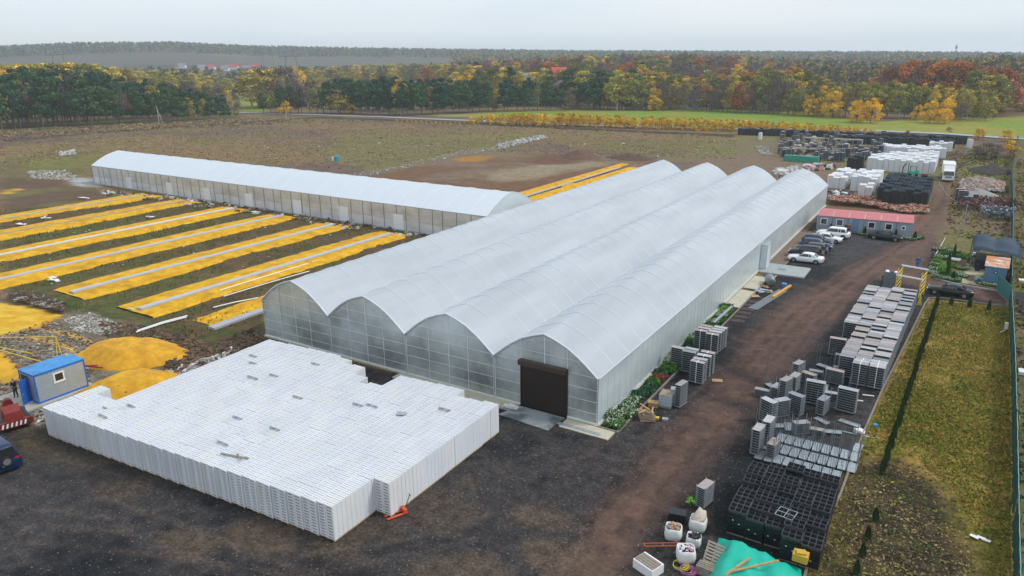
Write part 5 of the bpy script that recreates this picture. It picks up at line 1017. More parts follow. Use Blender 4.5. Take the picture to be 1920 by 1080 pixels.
for px, py, px2, py2, lb in ((258,624,352,597,'pair of long pale pipes lying across the ditch near the sand beds'), (400,580,485,562,'pale pipe lying on the grass near the left corner of the greenhouse'), (420,560,580,512,'long thin pale pipe lying beside the greenhouse left wall'), (240,580,252,582,'short white plank beside the near end of a sand bed'), (412,548,600,490,'long thin rod on the grass between sand bed and greenhouse')):
    a, c = at(px, py), at(px2, py2); b = MB(); r_ = .07; 
    for dx in ((0, .35) if 'pair' in lb else (0,)): b.tube([(a[0]+dx, a[1]-dx, gz(*a)+.25), ((a[0]+c[0])/2+dx, (a[1]+c[1])/2-dx, gz(*c)+.32), (c[0]+dx, c[1]-dx, gz(*c)+.25)], r_, 6)
    tag(b.build('pipe', M['white']), lb, 'pipe')
for px, py, lb in ((158,372,'pale pallet of boards lying on the bare earth at the far left'), (103,524,'crumpled white sheets on the grass between sand beds'), (36,423,'white boards lying at the left between far sand beds'), (88,411,'white block lying between the far sand beds'), (280,408,'light plastic scrap between far sand beds'), (478,400,'pale board stack at the foot of the single greenhouse'), (632,302,'blue and white barrel far out on the field')):
    b = MB(); rs = random.Random(px)
    if 'barrel' in lb: b.tube([(0,0,0),(0,0,1.5)], .9, 12, mat('teal', (.05,.3,.35), .6)); b.box(-1.6, -.5, 0, -.5, .5, 1.2, M['white'])
    else: [b.obox((rs.uniform(-.6, .6), rs.uniform(-.5, .5), .1+.08*k), (rs.uniform(.7, 1.9), rs.uniform(.3, .7), .06), rs.uniform(-.5, .5), M['white'], rs.uniform(-.15, .15)) for k in range(4)]
    g_ = at(px, py); tag(b.build('scrap', None, loc=(*g_, gz(*g_))), lb, 'scrap')

# ------------------------------------------------------------------ office cabins with the red roof
of = empty('office_cabins', (-18.9, 127.3, 0), R(3.3), 'long grey site office of six cabins under a faded red roof', 'site office')
GY_ = mat('grey corrugated sheet', (.30,.34,.40), .6, 0, .06, 1); RR = mat('faded red roof', (.50,.16,.17), .7, 0, .1, 1.2, c2=(.60,.30,.27), c2s=.7, c2t=.66); OL, OW, OH = 14.2, 6.6, 2.55; mw = OL/6
b = MB(); b.box(0, 0, .1, OL, OW, OH); b.build('wall', GY_, of); b = MB()
for k in range(int(OL/.16)): b.box(.06+k*.16, -.022, .14, .14+k*.16, -.001, OH-.1)
b.build('corrugation', GY_, of)
for i in range(6):
    b = MB(); b.add([(i*mw+.03, -.18, OH), ((i+1)*mw-.03, -.18, OH), ((i+1)*mw-.03, OW/2, OH+.28), (i*mw+.03, OW/2, OH+.28), ((i+1)*mw-.03, OW+.15, OH), (i*mw+.03, OW+.15, OH), (i*mw+.03, -.18, OH-.08), ((i+1)*mw-.03, -.18, OH-.08)], [(0,1,2,3),(3,2,4,5),(6,7,1,0)]); b.build('roof', RR, of)
    if i: b = MB(); b.add([(i*mw-.05, -.19, OH+.012), (i*mw+.05, -.19, OH+.012), (i*mw+.05, OW/2, OH+.295), (i*mw-.05, OW/2, OH+.295)], [(0,1,2,3)]); b.build('roof_seam', mat('pink roof seam', (.62,.40,.38), .7) if i == 1 else bpy.data.materials['pink roof seam'], of)
    if 0 < i: b = MB(); b.box(i*mw-.08, -.04, .1, i*mw+.08, -.023, OH-.02); b.build('corner_post', mat('blue grey post', (.16,.22,.33), .6) if i == 1 else bpy.data.materials['blue grey post'], of)
for i, (xx, s) in enumerate(((1.1, .9), (3.5, .9), (8.25, .9), (10.75, .9), (12.85, .45))):
    b = MB(); zc = 1.62; b.box(xx-s/2-.1, -.08, zc-s/2-.1, xx+s/2+.1, -.023, zc+s/2+.1); wf = b.build('window_frame', M['white'], of); b = MB(); b.box(xx-s/2+.03, -.095, zc-s/2+.03, xx+s/2-.03, -.081, zc+s/2-.03); b.build('pane', M['glass'], wf)
b = MB(); b.box(5.4, -.07, .15, 6.35, -.023, 2.25); dd = b.build('door', mat('blue grey door', (.14,.24,.38), .5), of); b = MB(); b.box(6.2, -.11, 1.1, 6.28, -.071, 1.16); b.build('handle', M['dark'], dd)
b = MB(); b.box(-.3, -1.3, -.02, OL+.4, -.1, .06); o = b.build('flower_border', mat('border soil', (.07,.06,.035), .95, 0, .4, 4)); o.location = of.location; o.rotation_euler = of.rotation_euler; tag(o, 'narrow planted border in front of the grey office', 'flower border')
TH = Kind(empty('thuja')); tag(TH.o, None, 'thuja', 'small conical thujas')
def thuja():
    rs = np.random.RandomState(5); vs = []; fs = []
    for k in range(650):
        t = rs.rand()**.8; r = .27*(1-t)**.55*rs.uniform(.75, 1.05)*(1 if t > .08 else .75); a = rs.uniform(0, 6.28); p = np.array([r*math.cos(a), r*math.sin(a), .04+1.15*t]); u = np.array([-math.sin(a), math.cos(a), rs.normal()*.3])*.035; w = np.array([math.cos(a)*.35, math.sin(a)*.35, 1])*.07
        i = len(vs); vs += [tuple(p-u), tuple(p+u), tuple(p+u+w), tuple(p-u+w)]; fs.append((i, i+1, i+2, i+3))
    return MB().add(vs, fs)
THM = mat('thuja foliage', (.028,.075,.018), .85, 0, .4, 6); thuja().build('crown', THM, TH.o); b = MB(); b.tube([(0, 0, -.02), (0, 0, .3), (0, 0, .9)], [.04, .03, .02], 6); b.build('trunk', M['wood_grey'], TH.o)
def offl(xx, yy): c, s = math.cos(R(3.3)), math.sin(R(3.3)); return (-18.9+c*xx-s*yy, 127.3+s*xx+c*yy)
for i, xx in enumerate((2.3, 4.55, 7.4, 11.9, 14.6)): TH.put(offl(xx, -.6), 0, 'dark thuja in front of the grey office, %s from the left' % nth(i+1), (1.2, 1.2, 1.15))
for i, xx in enumerate((1, 6.9, 7.9, 9.2, 13.4, 14.4, 15.0, 15.3, 15.5)): plant(*offl(xx, -.8+(.9 if i > 5 else 0)+(.7 if i > 6 else 0)), .5, .35, 'white', 'white flower clump in the border of the grey office, %s from the left' % nth(i+1), 400+i, group='flower clumps by the grey office')
person(*offl(5.0, -.75), R(0), mat('red jacket', (.35,.03,.04), .9), DK, 'person in a dull red jacket at the office door, half hidden by a white car')
# yellow gantry
YL = M['yellow']; ga = empty('yellow_gantry', (-2.9, 96.3, 0), R(-14), 'yellow steel gantry frame with two white crossbars behind the grey block', 'gantry')
for s in (-1, 1):
    b = MB()
    for dy in (-.9, .9): b.tube([(s*1.35, dy, 0), (s*1.35, dy*.85, 3.1)], .07, 4)
    for k in range(5): b.tube([(s*1.35, -.88+.02*k, .2+k*.55), (s*1.35, .86-.02*k, .7+k*.55)], .045, 4)
    b.build('side_frame', YL, ga)
for yy, z in ((-.77, 2.2), (.77, 3.1)): b = MB(); b.box(-1.5, yy-.08, z, 1.5, yy+.08, z+.16); b.build('crossbar', M['white'], ga)
b = MB(); b.add([(0,0,0),(.55,.1,0),(.25,.45,0),(.28,.2,1.5)], [(0,1,3),(1,2,3),(2,0,3),(0,2,1)]); tag(b.build('yellow_bin', YL, loc=(*at(1718, 572), 0)), 'pointed yellow steel chute at the far corner of the grey block', 'chute')
b = MB(); b.box(-.8, -.5, .1, .8, .5, 2.1, M['galvd']); [b.obox((-.5+.5*k, 0, 2.15), (.35, .9, .06), .1, M['dark'] if k % 2 else M['white']) for k in range(3)]; tag(b.build('loaded_pallet', None, loc=(*at(1668, 540), 0)), 'wrapped goods with black and white strips at the far left of the grey block', 'pallet load')
for k in range(4):
    pass
for i in range(44):
    t = i/43; x = 0.25*(1-t)-1.35*t; y = 94.6*(1-t)+50.2*t; TH.put((x+random.uniform(-.06, .06), y), random.uniform(0, 6), 'thuja in the hedge row across the lawn, %s from the road' % nth(i+1), (random.uniform(.62, .85), random.uniform(.8, 1.05), random.uniform(.75, 1.1)))
for i, (px, py) in enumerate(((1783,572), (1817,577), (1853,582), (1640,978), (1626,1012), (1616,1045), (1605,1078))): TH.put(at(px, py), i, ['small thuja by the road edge of the lawn, first from the left', 'small thuja by the road edge of the lawn, second from the left', 'small thuja by the road edge of the lawn, third from the left', 'thin thuja on the dark soil, farthest one', 'thin thuja on the dark soil, second one', 'thin thuja on the dark soil, third one', 'thin thuja on the dark soil at the bottom edge'][i], 1.0 if i < 3 else .8)
x, y = at(1838, 1012); b = MB(); [b.obox((random.uniform(-.4, .4), random.uniform(-.1, .1), .06+.02*k), (.45, .18, .04), random.uniform(-.5, .5), None, .2) for k in range(5)]; tag(b.build('plastic_sheet', M['white'], loc=(x, y, 0)), 'crumpled white plastic sheet on the lawn near the fence', 'plastic sheet')
x, y = at(1612, 812); b = MB(); [b.obox((random.uniform(-.3, .3), random.uniform(-.2, .2), .1+.05*k), (.5, .35, .14), random.uniform(0, 3), None, .3) for k in range(5)]; tag(b.build('plastic_heap', M['bag'], loc=(x, y, 0)), 'heap of white plastic film by the lawn kerb', 'plastic film')
b = MB(); b.tube([(0, 0, 0), (0, 0, .22)], .16, 10); tag(b.build('blue_bucket', mat('sky blue', (.03,.3,.65), .5), loc=(*at(1641, 800), 0)), 'small bright blue bucket on the lawn edge', 'bucket')

# ------------------------------------------------------------------ flower garden, shed, canopy
P_ = [at(*p) for p in ((1752,519),(1747,505),(1752,485),(1766,468),(1818,476),(1826,490),(1812,500),(1806,527),(1780,527))]
b = MB(); b.add([(px, py, .03) for px, py in P_]+[(px, py, -.05) for px, py in P_], [tuple(range(len(P_)))[::-1]]); b.build('garden_bed', mat('garden turf', (.06,.13,.02), .95, 0, .4, 1.5, bump=.3, bsc=6))
tag(bpy.data.objects['garden_bed'], kind='structure')
rs = random.Random(3)
for i, (px, py, kd) in enumerate(((1752,498,'white'),(1748,506,'white'),(1750,514,'white'),(1757,521,'white'),(1768,524,'white'),(1780,526,'white'),(1792,527,'white'),(1798,517,'white'),(1803,506,'white'),(1804,520,'white'),(1762,470,'white'),(1770,469,'white'),(1782,473,'white'),(1793,474,'white'),(1757,484,'white'),(1766,486,'white'),(1778,485,'white'),(1756,491,'grass'),(1765,505,'grass'),(1775,512,'grass'),(1790,502,'grass'),(1810,480,'grass'),(1800,485,'green'),(1815,486,'grass'),(1763,513,'green'),(1785,517,'green'),(1773,477,'green'))):
    x, y = at(px, py); plant(x, y, .62, .4, kd, '%s clump in the flower garden, %s' % ({'white': 'white flowering', 'grass': 'bright green', 'green': 'leafy green'}[kd], ['nearest the kerb, number %s along it' % nth(i+1) if i < 10 else 'number %s counting inward' % nth(i-9)][0]), 500+i, group='clumps in the flower garden')
for i, (px, py, s) in enumerate(((1776,516,2.0), (1787,470+18,1.9), (1786,527,1.1), (1857,527,1.1), (1778,498,1.5))): TH.put(at(px, py), i, ['tall thuja in the near half of the flower garden', 'tall thuja in the far half of the flower garden', 'small thuja at the near kerb of the flower garden', 'small thuja in front of the blue shed', 'thuja in the middle of the flower garden'][i], (1.1, 1.1, s))
b = MB(); b.box(-.75, -.45, .3, .75, .45, .5, M['white']); b.box(-.6, -.3, .0, -.5, .3, .3, M['white']); b.box(.5, -.3, 0, .6, .3, .3, M['white']); tag(b.build('garden_table', None, loc=(*at(1789, 491), 0), rz=-.2), 'low white table in the middle of the flower garden', 'table')
b = MB(); b.box(2.5, 104.6, -.04, 5.0, 115.5, .05); tag(b.build('sandy_pad', mat('sandy paving', (.42,.37,.25), .95, 0, .12, 1)), kind='structure')
sh = empty('blue_shed', (4.75, 106.2, 0), R(-3), 'small blue shed with a rusty peeling roof by the fence', 'shed'); SB = mat('shed blue', (.10,.21,.33), .7, 0, .1, 1); b = MB(); b.box(0, 0, 0, 2.35, 4.2, 2.2); b.build('wall', SB, sh)
b = MB(); b.add([(-.12,-.15,2.2),(2.5,-.15,2.2),(2.5,4.35,2.5),(-.12,4.35,2.5),(-.12,-.15,2.28),(2.5,-.15,2.28),(2.5,4.35,2.58),(-.12,4.35,2.58)], [(4,5,6,7),(0,1,5,4),(1,2,6,5),(2,3,7,6),(3,0,4,7)]); b.build('roof', mat('rusty roof sheet', (.50,.20,.07), .8, 0, .2, 2, c2=(.55,.52,.50), c2s=.45, c2t=.52), sh)
b = MB(); b.box(1.0, -.05, 1.35, 1.35, -.002, 1.7); wf = b.build('window_frame', M['dark'], sh); b = MB(); b.box(1.1, -.06, 1.45, 1.25, -.051, 1.62); b.build('pane', M['white'], wf)
for i, (px, py, mm, nm, lb) in enumerate(((1834,532,mat('teal', (.03,.16,.2), .7),'barrow','teal barrow at the near left corner of the blue shed'), (1888,526,mat('bright red', (.4,.02,.03), .6),'red_tarp','dark red folded cloth at the right of the blue shed'), (1870,531,BRK[0],'brick_pile','small brick pile in front of the blue shed'))):
    b = MB(); rs = random.Random(i+50); [b.obox((rs.uniform(-.2, .2), rs.uniform(-.2, .2), .25+.2*k), (rs.uniform(.4, .9), rs.uniform(.3, .6), .22), rs.uniform(0, 3), None, rs.uniform(-.3, .3)) for k in range(3)]; tag(b.build(nm, mm, loc=(*at(px, py), 0)), lb, nm.replace('_', ' '))
for i, px in enumerate((1842, 1850, 1862, 1878, 1888)): plant(*at(px, 534+i*1.5), .5, .35, 'white', 'white flower clump at the foot of the blue shed, %s from the left' % nth(i+1), 600+i, group='flower clumps by the blue shed')
cn = empty('canopy', (3.2, 112, 0), 0, 'dark navy canopy of sagging cloth on posts behind the blue shed', 'canopy'); CW, CD = 5.4, 6.6
for xx, yy, hh in ((0, 0, 3.0), (0, CD, 3.4), (CW, 0, 2.7), (CW, CD, 3.3), (2.4, 0, 3.3)): b = MB(); b.box(xx-.06, yy-.06, 0, xx+.06, yy+.06, hh); b.build('post', M['galvd'], cn)
n_ = 24; vs = []
for i in range(n_+1):
    for j in range(n_+1):
        s, t = i/n_, j/n_; z = 3.05+.35*t-.25*s+.5*abs(math.sin(math.pi*2.1*s))*(.35+.65*t)-.35*(1 if s < .04 or t < .04 else 0)+.08*math.sin(9*t+4*s); vs.append((s*CW, t*CD, z))
MB().add(vs, [(i*(n_+1)+j, (i+1)*(n_+1)+j, (i+1)*(n_+1)+j+1, i*(n_+1)+j+1) for i in range(n_) for j in range(n_)]).build('cloth', mat('navy cloth', (.022,.045,.075), .75, 0, .2, 1), cn, True)
b = MB(); b.box(.8, 1.0, 0, 4.2, 5.5, 1.3); [b.box(.9, -.3+k*.5, 0, 1.4, k*.5, .9) for k in range(3)]; o = b.build('stored_goods', mat('navy wrapped goods', (.02,.03,.05), .8)); o.location = (3.0, 112, 0); tag(o, 'dark wrapped goods stored under the navy canopy', 'goods')
x, y = at(1822, 495); b = MB(); tyv = []; 
for k in range(20): a = 2*math.pi*k/20; tyv.append((.55*math.cos(a), 0, .62+.55*math.sin(a)))
b.tube(tyv+[tyv[0]], .17, 8); tag(b.build('tyre', mat('grey tyre', (.12,.12,.12), .8), loc=(x, y, 0), rz=R(15)), 'large grey tyre standing at the mouth of the navy canopy', 'tyre')
for i in range(3): b = MB(); b.box(-.5, -.3, 0, .5, .3, .5); b.box(-.4, -.2, .5, .4, .2, .8); tag(b.build('wooden_box', M['wood_grey'] if i % 2 else M['bag'], loc=(*at(1829+i*2, 484-i*7), 0)), 'pale box at the left edge of the canopy, %s from the tyre' % nth(i+1), 'box')

# ------------------------------------------------------------------ fence on the right
FG = mat('green mesh', (.012,.06,.048), .8, 0, .3, 2); fpts = [at(1903, 1400)]+[at(*p) for p in ((1899,1075),(1898,820),(1896,700),(1893,600))]
fx = lambda yy: float(np.interp(yy, [20, 43, 60, 75, 97.5, 148.5, 202, 297], [5.35, 5.95, 6.45, 6.85, 7.3, 9.1, 10.6, 15.2]))
def fence(ya, yb_, label, h=2.0):
    root = empty('mesh_fence', (fx(ya), ya, 0), 0, label, 'fence', 'green mesh fence sections'); y = ya; pn = MB(); ps = []
    while y < yb_-.1:
        y2 = min(y+2.5, yb_); n_ = 12
        for k in range(n_):
            a, c = k/n_, (k+1)/n_; xa, ya_ = fx(y)*(1-a)+fx(y2)*a-fx(ya)+.05*math.sin(a*6.28*2+y), y*(1-a)+y2*a-ya; xc, yc_ = fx(y)*(1-c)+fx(y2)*c-fx(ya)+.05*math.sin(c*6.28*2+y), y*(1-c)+y2*c-ya
            pn.quad((xa, ya_, .05), (xc, yc_, .05), (xc, yc_, h-.1-.06*math.sin(c*3.14)), (xa, ya_, h-.1-.06*math.sin(a*3.14)))
        ps.append((fx(y)-fx(ya)+.09, y-ya)); y = y2
    pn.build('mesh', FG, root)
    for xx, yy in ps: b = MB(); b.box(xx, yy-.03, 0, xx+.06, yy+.03, h+.05); b.build('post', mat('green post', (.03,.14,.10), .5) if 'green post' not in bpy.data.materials else bpy.data.materials['green post'], root)
    b = MB(); y = ya; pts = []
    while y < yb_: pts.append((fx(y)-fx(ya)+.02, y-ya, h-.05-.10*abs(math.sin((y-ya)*math.pi/2.5)))); y += .5
    b.tube(pts, .022, 5); b.build('top_rope', M['tealrope'], root)
fence(26, 62, 'green mesh fence beside the near lawn, closest to the camera'); fence(62, 97.3, 'green mesh fence beside the far half of the lawn')
fence(103.5, 160, 'green mesh fence behind the blue shed and canopy'); fence(160, 300, 'green mesh fence running off to the meadow road', 2.4)
b = MB(); b.quad((0, 0, .1), (1.1, -5.2, .1), (1.1, -5.2, 2.0), (0, 0, 2.0)); b.tube([(0, 0, .1), (1.1, -5.2, .1), (1.1, -5.2, 2.0), (0, 0, 2.0), (0, 0, .1)], .04, 5); tag(b.build('gate_leaf', mat('teal gate', (.03,.16,.15), .6), loc=(6.2, 103.3, 0)), 'teal mesh gate leaf standing open across the side road', 'gate')
for px, py, lb in ((1885, 620, 'small white meter box hanging at the fence by the lawn'),):
    b = MB(); b.box(-.15, -.15, .2, .15, .15, .9); b.tube([(0, 0, .1), (-.5, -1.2, .1)], .05, 5); tag(b.build('meter_box', M['white'], loc=(*at(px, py), 0)), lb, 'box')
for px, py in ((1915, 528), (1916, 700)): b = MB(); b.box(-.3, -.5, 0, .3, .5, .3); tag(b.build('white_block', M['white'], loc=(*at(px, py), 0)), 'white block outside the fence %s' % ('beyond the side road' if py < 600 else 'near the road verge'), 'block')

# ------------------------------------------------------------------ back yard stacks
def wrapped(h=3.1, w=1.22, d=2.3):
    root = empty('wrapped_stack'); tag(root, None, 'wrapped stack', 'tall white stacks in the back yard'); b = MB()
    for k in range(4):
        xa = -w/2+k*w/4; b.box(xa+.012, -d/2+.01, .12, xa+w/4-.012, d/2-.01, h-(k % 2)*.04)
    for z in (.8, 1.6, 2.4): b.box(-w/2, -d/2, z, w/2, d/2, z+.03)
    b.build('crates', M['crate'], root); b = MB(); b.box(-w/2, -d/2, 0, w/2, d/2, .115); b.build('pallet', M['wood'], root); return Kind(root)
WS = [wrapped(3.1), wrapped(2.9), wrapped(3.3)]
def wfill(x0, x1, y0, y1, where, skip=lambda i, j: False, hs=1.0, px_=1.27, py_=2.4, kinds=None, slant=0., names=('white wrapped stack', '%s row %s, %s from the left')):
    nx = int((x1-x0)/px_); ny = int((y1-y0)/py_)
    for j in range(ny):
        for i in range(nx):
            if skip(i, j): continue
            rs = random.Random(int(i*77+j*13+x0*5)); K_ = (kinds or WS)[rs.randrange(len(kinds or WS))]
            K_.put((x0+(i+.5)*px_+slant*j, y0+(j+.5)*py_+rs.uniform(-.12, .12), 0), R(rs.uniform(-1.2, 1.2)), '%s, %s row back in the %s, %s from left' % (names[0], nth(j+1), where, nth(i+1)), (1, 1, hs*rs.uniform(.97, 1.03)))
wfill(-20.3, -4.4, 205.0, 229, 'long white block', lambda i, j: (i < j-3 and j > 4) or (j > 7 and i < 3), slant=.0)
wfill(-19.5, -14.3, 170.5, 187, 'white group by black block')
wfill(-16.8, -14.2, 161.0, 168, 'small front white group', hs=.9)
wfill(-24.5, -19.6, 172, 190, 'white group behind the greenhouse', lambda i, j: (i+j) % 5 == 4, hs=.85)
wfill(-19, -3.2, 240, 252, 'middle white block', lambda i, j: j > 3, hs=.85, slant=-.6)
wfill(-9, -1.8, 259, 266, 'farthest white block', hs=.85)
WS[0].put(at(1817, 278), R(20), 'single white wrapped stack standing alone beside the far end of the track', .9)
WS[0].put(at(1425, 262), R(0), 'single white wrapped stack alone at the far left of the back yard', .8)
for i, (px, py) in enumerate(((1715,383), (1727,386), (1737,375), (1700,380))): WS[1].put(at(px, py), R(5), 'low pale wrapped stack, %s of four at the near right corner of the black crates' % nth(i+1), (.9, .4, .55))
def blk(h, w=1.22, d=1.3):
    root = empty('black_stack'); tag(root, None, 'crate stack', 'black crate stacks in the back yard'); b = MB(); n = int(h/.28)
    for k in range(n): z = .1+k*(h-.1)/n; b.box(-w/2, -d/2, z, w/2, d/2, z+(h-.1)/n-.04); b.box(-w/2+.04, -d/2+.04, z, w/2-.04, d/2-.04, z+(h-.1)/n)
    b.build('crates', M['dark'], root); b = MB(); [b.box(x-.012, -d/2, h-.03, x+.012, d/2, h+.1) for x in (-w/2, 0, w/2)]; [b.box(-w/2, y-.012, h-.03, w/2, y+.012, h+.1) for y in (-d/2, 0, d/2)]; b.build('top_crates', mat('dark blue grey rim', (.10,.13,.16), .5, 0, .3, 3) if 'dark blue grey rim' not in bpy.data.materials else bpy.data.materials['dark blue grey rim'], root); return Kind(root)
BK_ = [blk(3.3), blk(3.0), blk(3.6)]
wfill(-13.0, -4.0, 155, 178, 'black block by the track', lambda i, j: (j < 2 and i < 1), py_=1.5, kinds=BK_, names=('black crate stack',))
wfill(-24.8, -20.5, 204, 208, 'small black group', kinds=BK_, py_=1.5, names=('black crate stack',))
wfill(-74, 2, 283.5, 287, 'far black row', lambda i, j: (i*7+j*3) % 11 == 5, kinds=BK_, hs=.72, py_=1.6, names=('black crate stack',))
wfill(-34, -2, 270, 274, 'nearer dark band', lambda i, j: (i*5+j*3) % 7 == 5, kinds=BK_, hs=.75, py_=1.6, names=('black crate stack',))
# green sheet fence-like container row
b = MB(); x, y = at(1502, 303); cg = empty('green_skip', (x, y, 0), R(-4), 'long low green metal bin in front of the jumbled trolleys', 'bin'); [b.box(-4.6+k*1.85, -.8, .05, -2.78+k*1.85, .8, 1.6) for k in range(5)]; b.build('body', M['greensheet'], cg); b = MB(); [b.box(-4.65+k*1.85, -.86, .05, -4.55+k*1.85, -.8, 1.62) for k in range(6)]; b.build('ribs', M['galvd'], cg) if False else [MB().box(-4.65+k*1.85, -.86, .05, -4.55+k*1.85, -.8, 1.62).build('rib', M['galvd'], cg) for k in range(6)]
# jumble of trolleys, bags and junk
JC = [mat('jumble '+n, c, .8, 0, .2) for n, c in (('grey', (.22,.24,.26)), ('white', (.62,.62,.62)), ('brown', (.22,.12,.08)), ('pale', (.45,.40,.36)), ('dark', (.04,.05,.06)), ('rose', (.35,.16,.14)))]
rs = random.Random(99); n_j = 0
KT = [SS[1], SS[2], PSK[0], TB]
for k in range(210):
    t = rs.random(); u = rs.random(); px = 1462+198*t; py = 304-46*u
    if px > 1560+ (304-py)*.2 and py > 318: continue
    if py > 297 and px < 1530: continue
    x, y = at(px, py); r_ = rs.random(); spot = ('left' if t < .33 else 'middle' if t < .66 else 'right')+' jumbled yard, '+('near rows' if u < .33 else 'middle rows' if u < .66 else 'far rows')
    if r_ < .62: KT[rs.choice([0, 1, 2, 0, 2, 3])].put((x, y), rs.uniform(0, 3.1), 'jumbled grey trolley stack in the %s' % spot, rs.uniform(1.0, 1.35), group='jumbled trolleys, %s' % spot)
    else:
        b = MB(); q = random.Random(k); [b.obox((q.uniform(-.6, .6), q.uniform(-.6, .6), .35+.35*m_), (q.uniform(.6, 1.6), q.uniform(.5, 1.2), q.uniform(.3, .7)), q.uniform(0, 3), JC[q.randrange(6)], q.uniform(-.2, .2)) for m_ in range(3)]
        tag(b.build('junk_heap', None, loc=(x, y, 0)), 'heap of mixed boxes and bags in the %s' % spot, 'junk heap', 'junk heaps, %s' % spot)
for i, (px, py, rz, nm) in enumerate(((1540,268,2,0), (1580,270,-3,0), (1610,262,4,0), (1500,288,8,0))):
    x, y = at(px, py); b = MB(); [b.box(-6, -1.2+k*.5, 1.5+.05*k, 6, -.9+k*.5, 1.75, JC[0 if k % 2 else 3]) for k in range(5)]; [b.box(xx, -1.2, 0, xx+.1, 1.2, 1.5, JC[0]) for xx in (-6, -3, 0, 3, 5.9)]
    tag(b.build('long_rack', None, loc=(x, y, 0), rz=R(rz)), 'long low rack of grey profiles in the jumbled yard, %s from the back' % nth([2, 3, 1, 4][i]), 'rack')
chunks('scrap_litter', [(1490,312),(1560,310),(1560,318),(1500,322)], 260, .3, 1.6, JC, label='scatter of mixed scrap on the ground before the green bin', cat='scrap', seed=30)
chunks('scrap_litter', [(1452,322),(1490,316),(1510,322),(1480,332),(1455,332)], 260, .4, 1.8, [JC[3], JC[1], ST[0]], label='heap of pale scrap behind the rear roof of the greenhouse', cat='scrap', seed=31)
chunks('black_film', [(1550,362),(1590,362),(1594,370),(1552,370)], 160, .4, 1.5, [M['dark'], M['dark'], JC[1]], label='crumpled black film on the ground behind the brick rubble', cat='film', seed=32)
chunks('stone_litter', [(1413,276),(1440,276),(1448,290),(1430,292)], 200, .3, .9, [ST[1], ST[0]], kind='stuff', seed=33)
for i, (px, py, w_) in enumerate(((1803,386,1.6), (1797,378,1.4), (1828,380,.9), (1810,390,1.2))): SS[1].put(at(px, py), R(12*i), 'grey shelf stack in the back field beside the gravel pile, %s of four' % nth(i+1), w_*.9)
RTW = mat('rusty mesh', (.16,.08,.07), .8, 0, .3, 3)
for i, (px, py, mm, lb) in enumerate(((1835,393,RTW,'tangle of rusty mesh on the ground, left of two'), (1865,388,RTW,'tangle of rusty mesh on the ground, right of two'), (1868,408,M['galvd'],'heap of dark grey scrap metal by the fence'))):
    x, y = at(px, py); b = leafblob(0, 0, 3.2 if i < 2 else 2.6, 3, 1.6, 500, .22, 90+i); tag(b.build('scrap_tangle', mm, loc=(x, y, 0)), lb, 'scrap')
def pole(px, py, pyt, label, r=.12, arm=False, brace=None, m=None):
    x, y = at(px, py); h = hat(x, y, pyt); root = empty('utility_pole', (x, y, 0), 0, label, 'pole'); b = MB(); b.tube([(0, 0, 0), (0, 0, h)], [r*1.2, r*.8], 8); b.build('shaft', m or M['conc'], root)
    if arm: b = MB(); b.box(-.9, -.05, h-.5, .9, .05, h-.38); b.build('crossarm', M['galvd'], root)
    if brace: b = MB(); b.tube([(brace, 0, 0), (0, 0, h*.85)], [r, r*.8], 6); b.build('brace', m or M['conc'], root)
    return x, y, h
x, y, h = pole(1805, 432, 383, 'slim grey lamp pole in the back field beside the track', .07, m=M['galv'])
for i, (xb, yb2) in enumerate(((7.2, 128), (-3.5, 170))):
    b = MB(); n_ = 10; b.tube([(x+(xb-x)*t/n_, y+(yb2-y)*t/n_, h-.1-1.2*math.sin(math.pi*t/n_)-.3*t/n_) for t in range(n_+1)], .018, 4); tag(b.build('overhead_wire', M['galv']), 'thin wire running from the slim pole %s' % ('towards the green fence' if i == 0 else 'back over the track'), 'wire')
for px, py, pt, br, lb in ((298,230,198,3.0,'pale braced concrete pole at the foot of the left wood'), (82,232,200,0,'thin pale pole before the left wood at the far left'), (147,232,208,2.5,'leaning pale pole pair at the left wood'), (368,220,200,0,'short pale pole before the right part of the left wood'), (537,222,193,0,'pole beside the road in the gap of the woods'), (1009,207,178,-4,'braced pole before the middle wood'), (1028,207,183,0,'second slim pole beside the braced one at the middle wood')): pole(px, py, pt, lb, .16, True, br)

# ------------------------------------------------------------------ trees
def leafmat(name, ramp, var=.35):
    m = bpy.data.materials.new(name); m.use_nodes = True; t = m.node_tree; P = t.nodes['Principled BSDF']; n = t.nodes.new; l = t.links.new; P.inputs['Roughness'].default_value = .9; P.inputs['Specular IOR Level'].default_value = .08
    oi = n('ShaderNodeObjectInfo'); cr = n('ShaderNodeValToRGB'); e = cr.color_ramp.elements
    while len(e) < len(ramp): e.new(.5)
    for i, q in enumerate(ramp): e[i].position = i/(len(ramp)-1); e[i].color = (*q, 1)
    l(oi.outputs['Random'], cr.inputs[0]); a = n('ShaderNodeAttribute'); a.attribute_name = 'Col'; x = n('ShaderNodeMix'); x.data_type = 'RGBA'; x.blend_type = 'MULTIPLY'; x.inputs[0].default_value = 1
    l(cr.outputs[0], x.inputs[6]); l(a.outputs['Color'], x.inputs[7]); l(x.outputs[2], P.inputs['Base Color']); return m
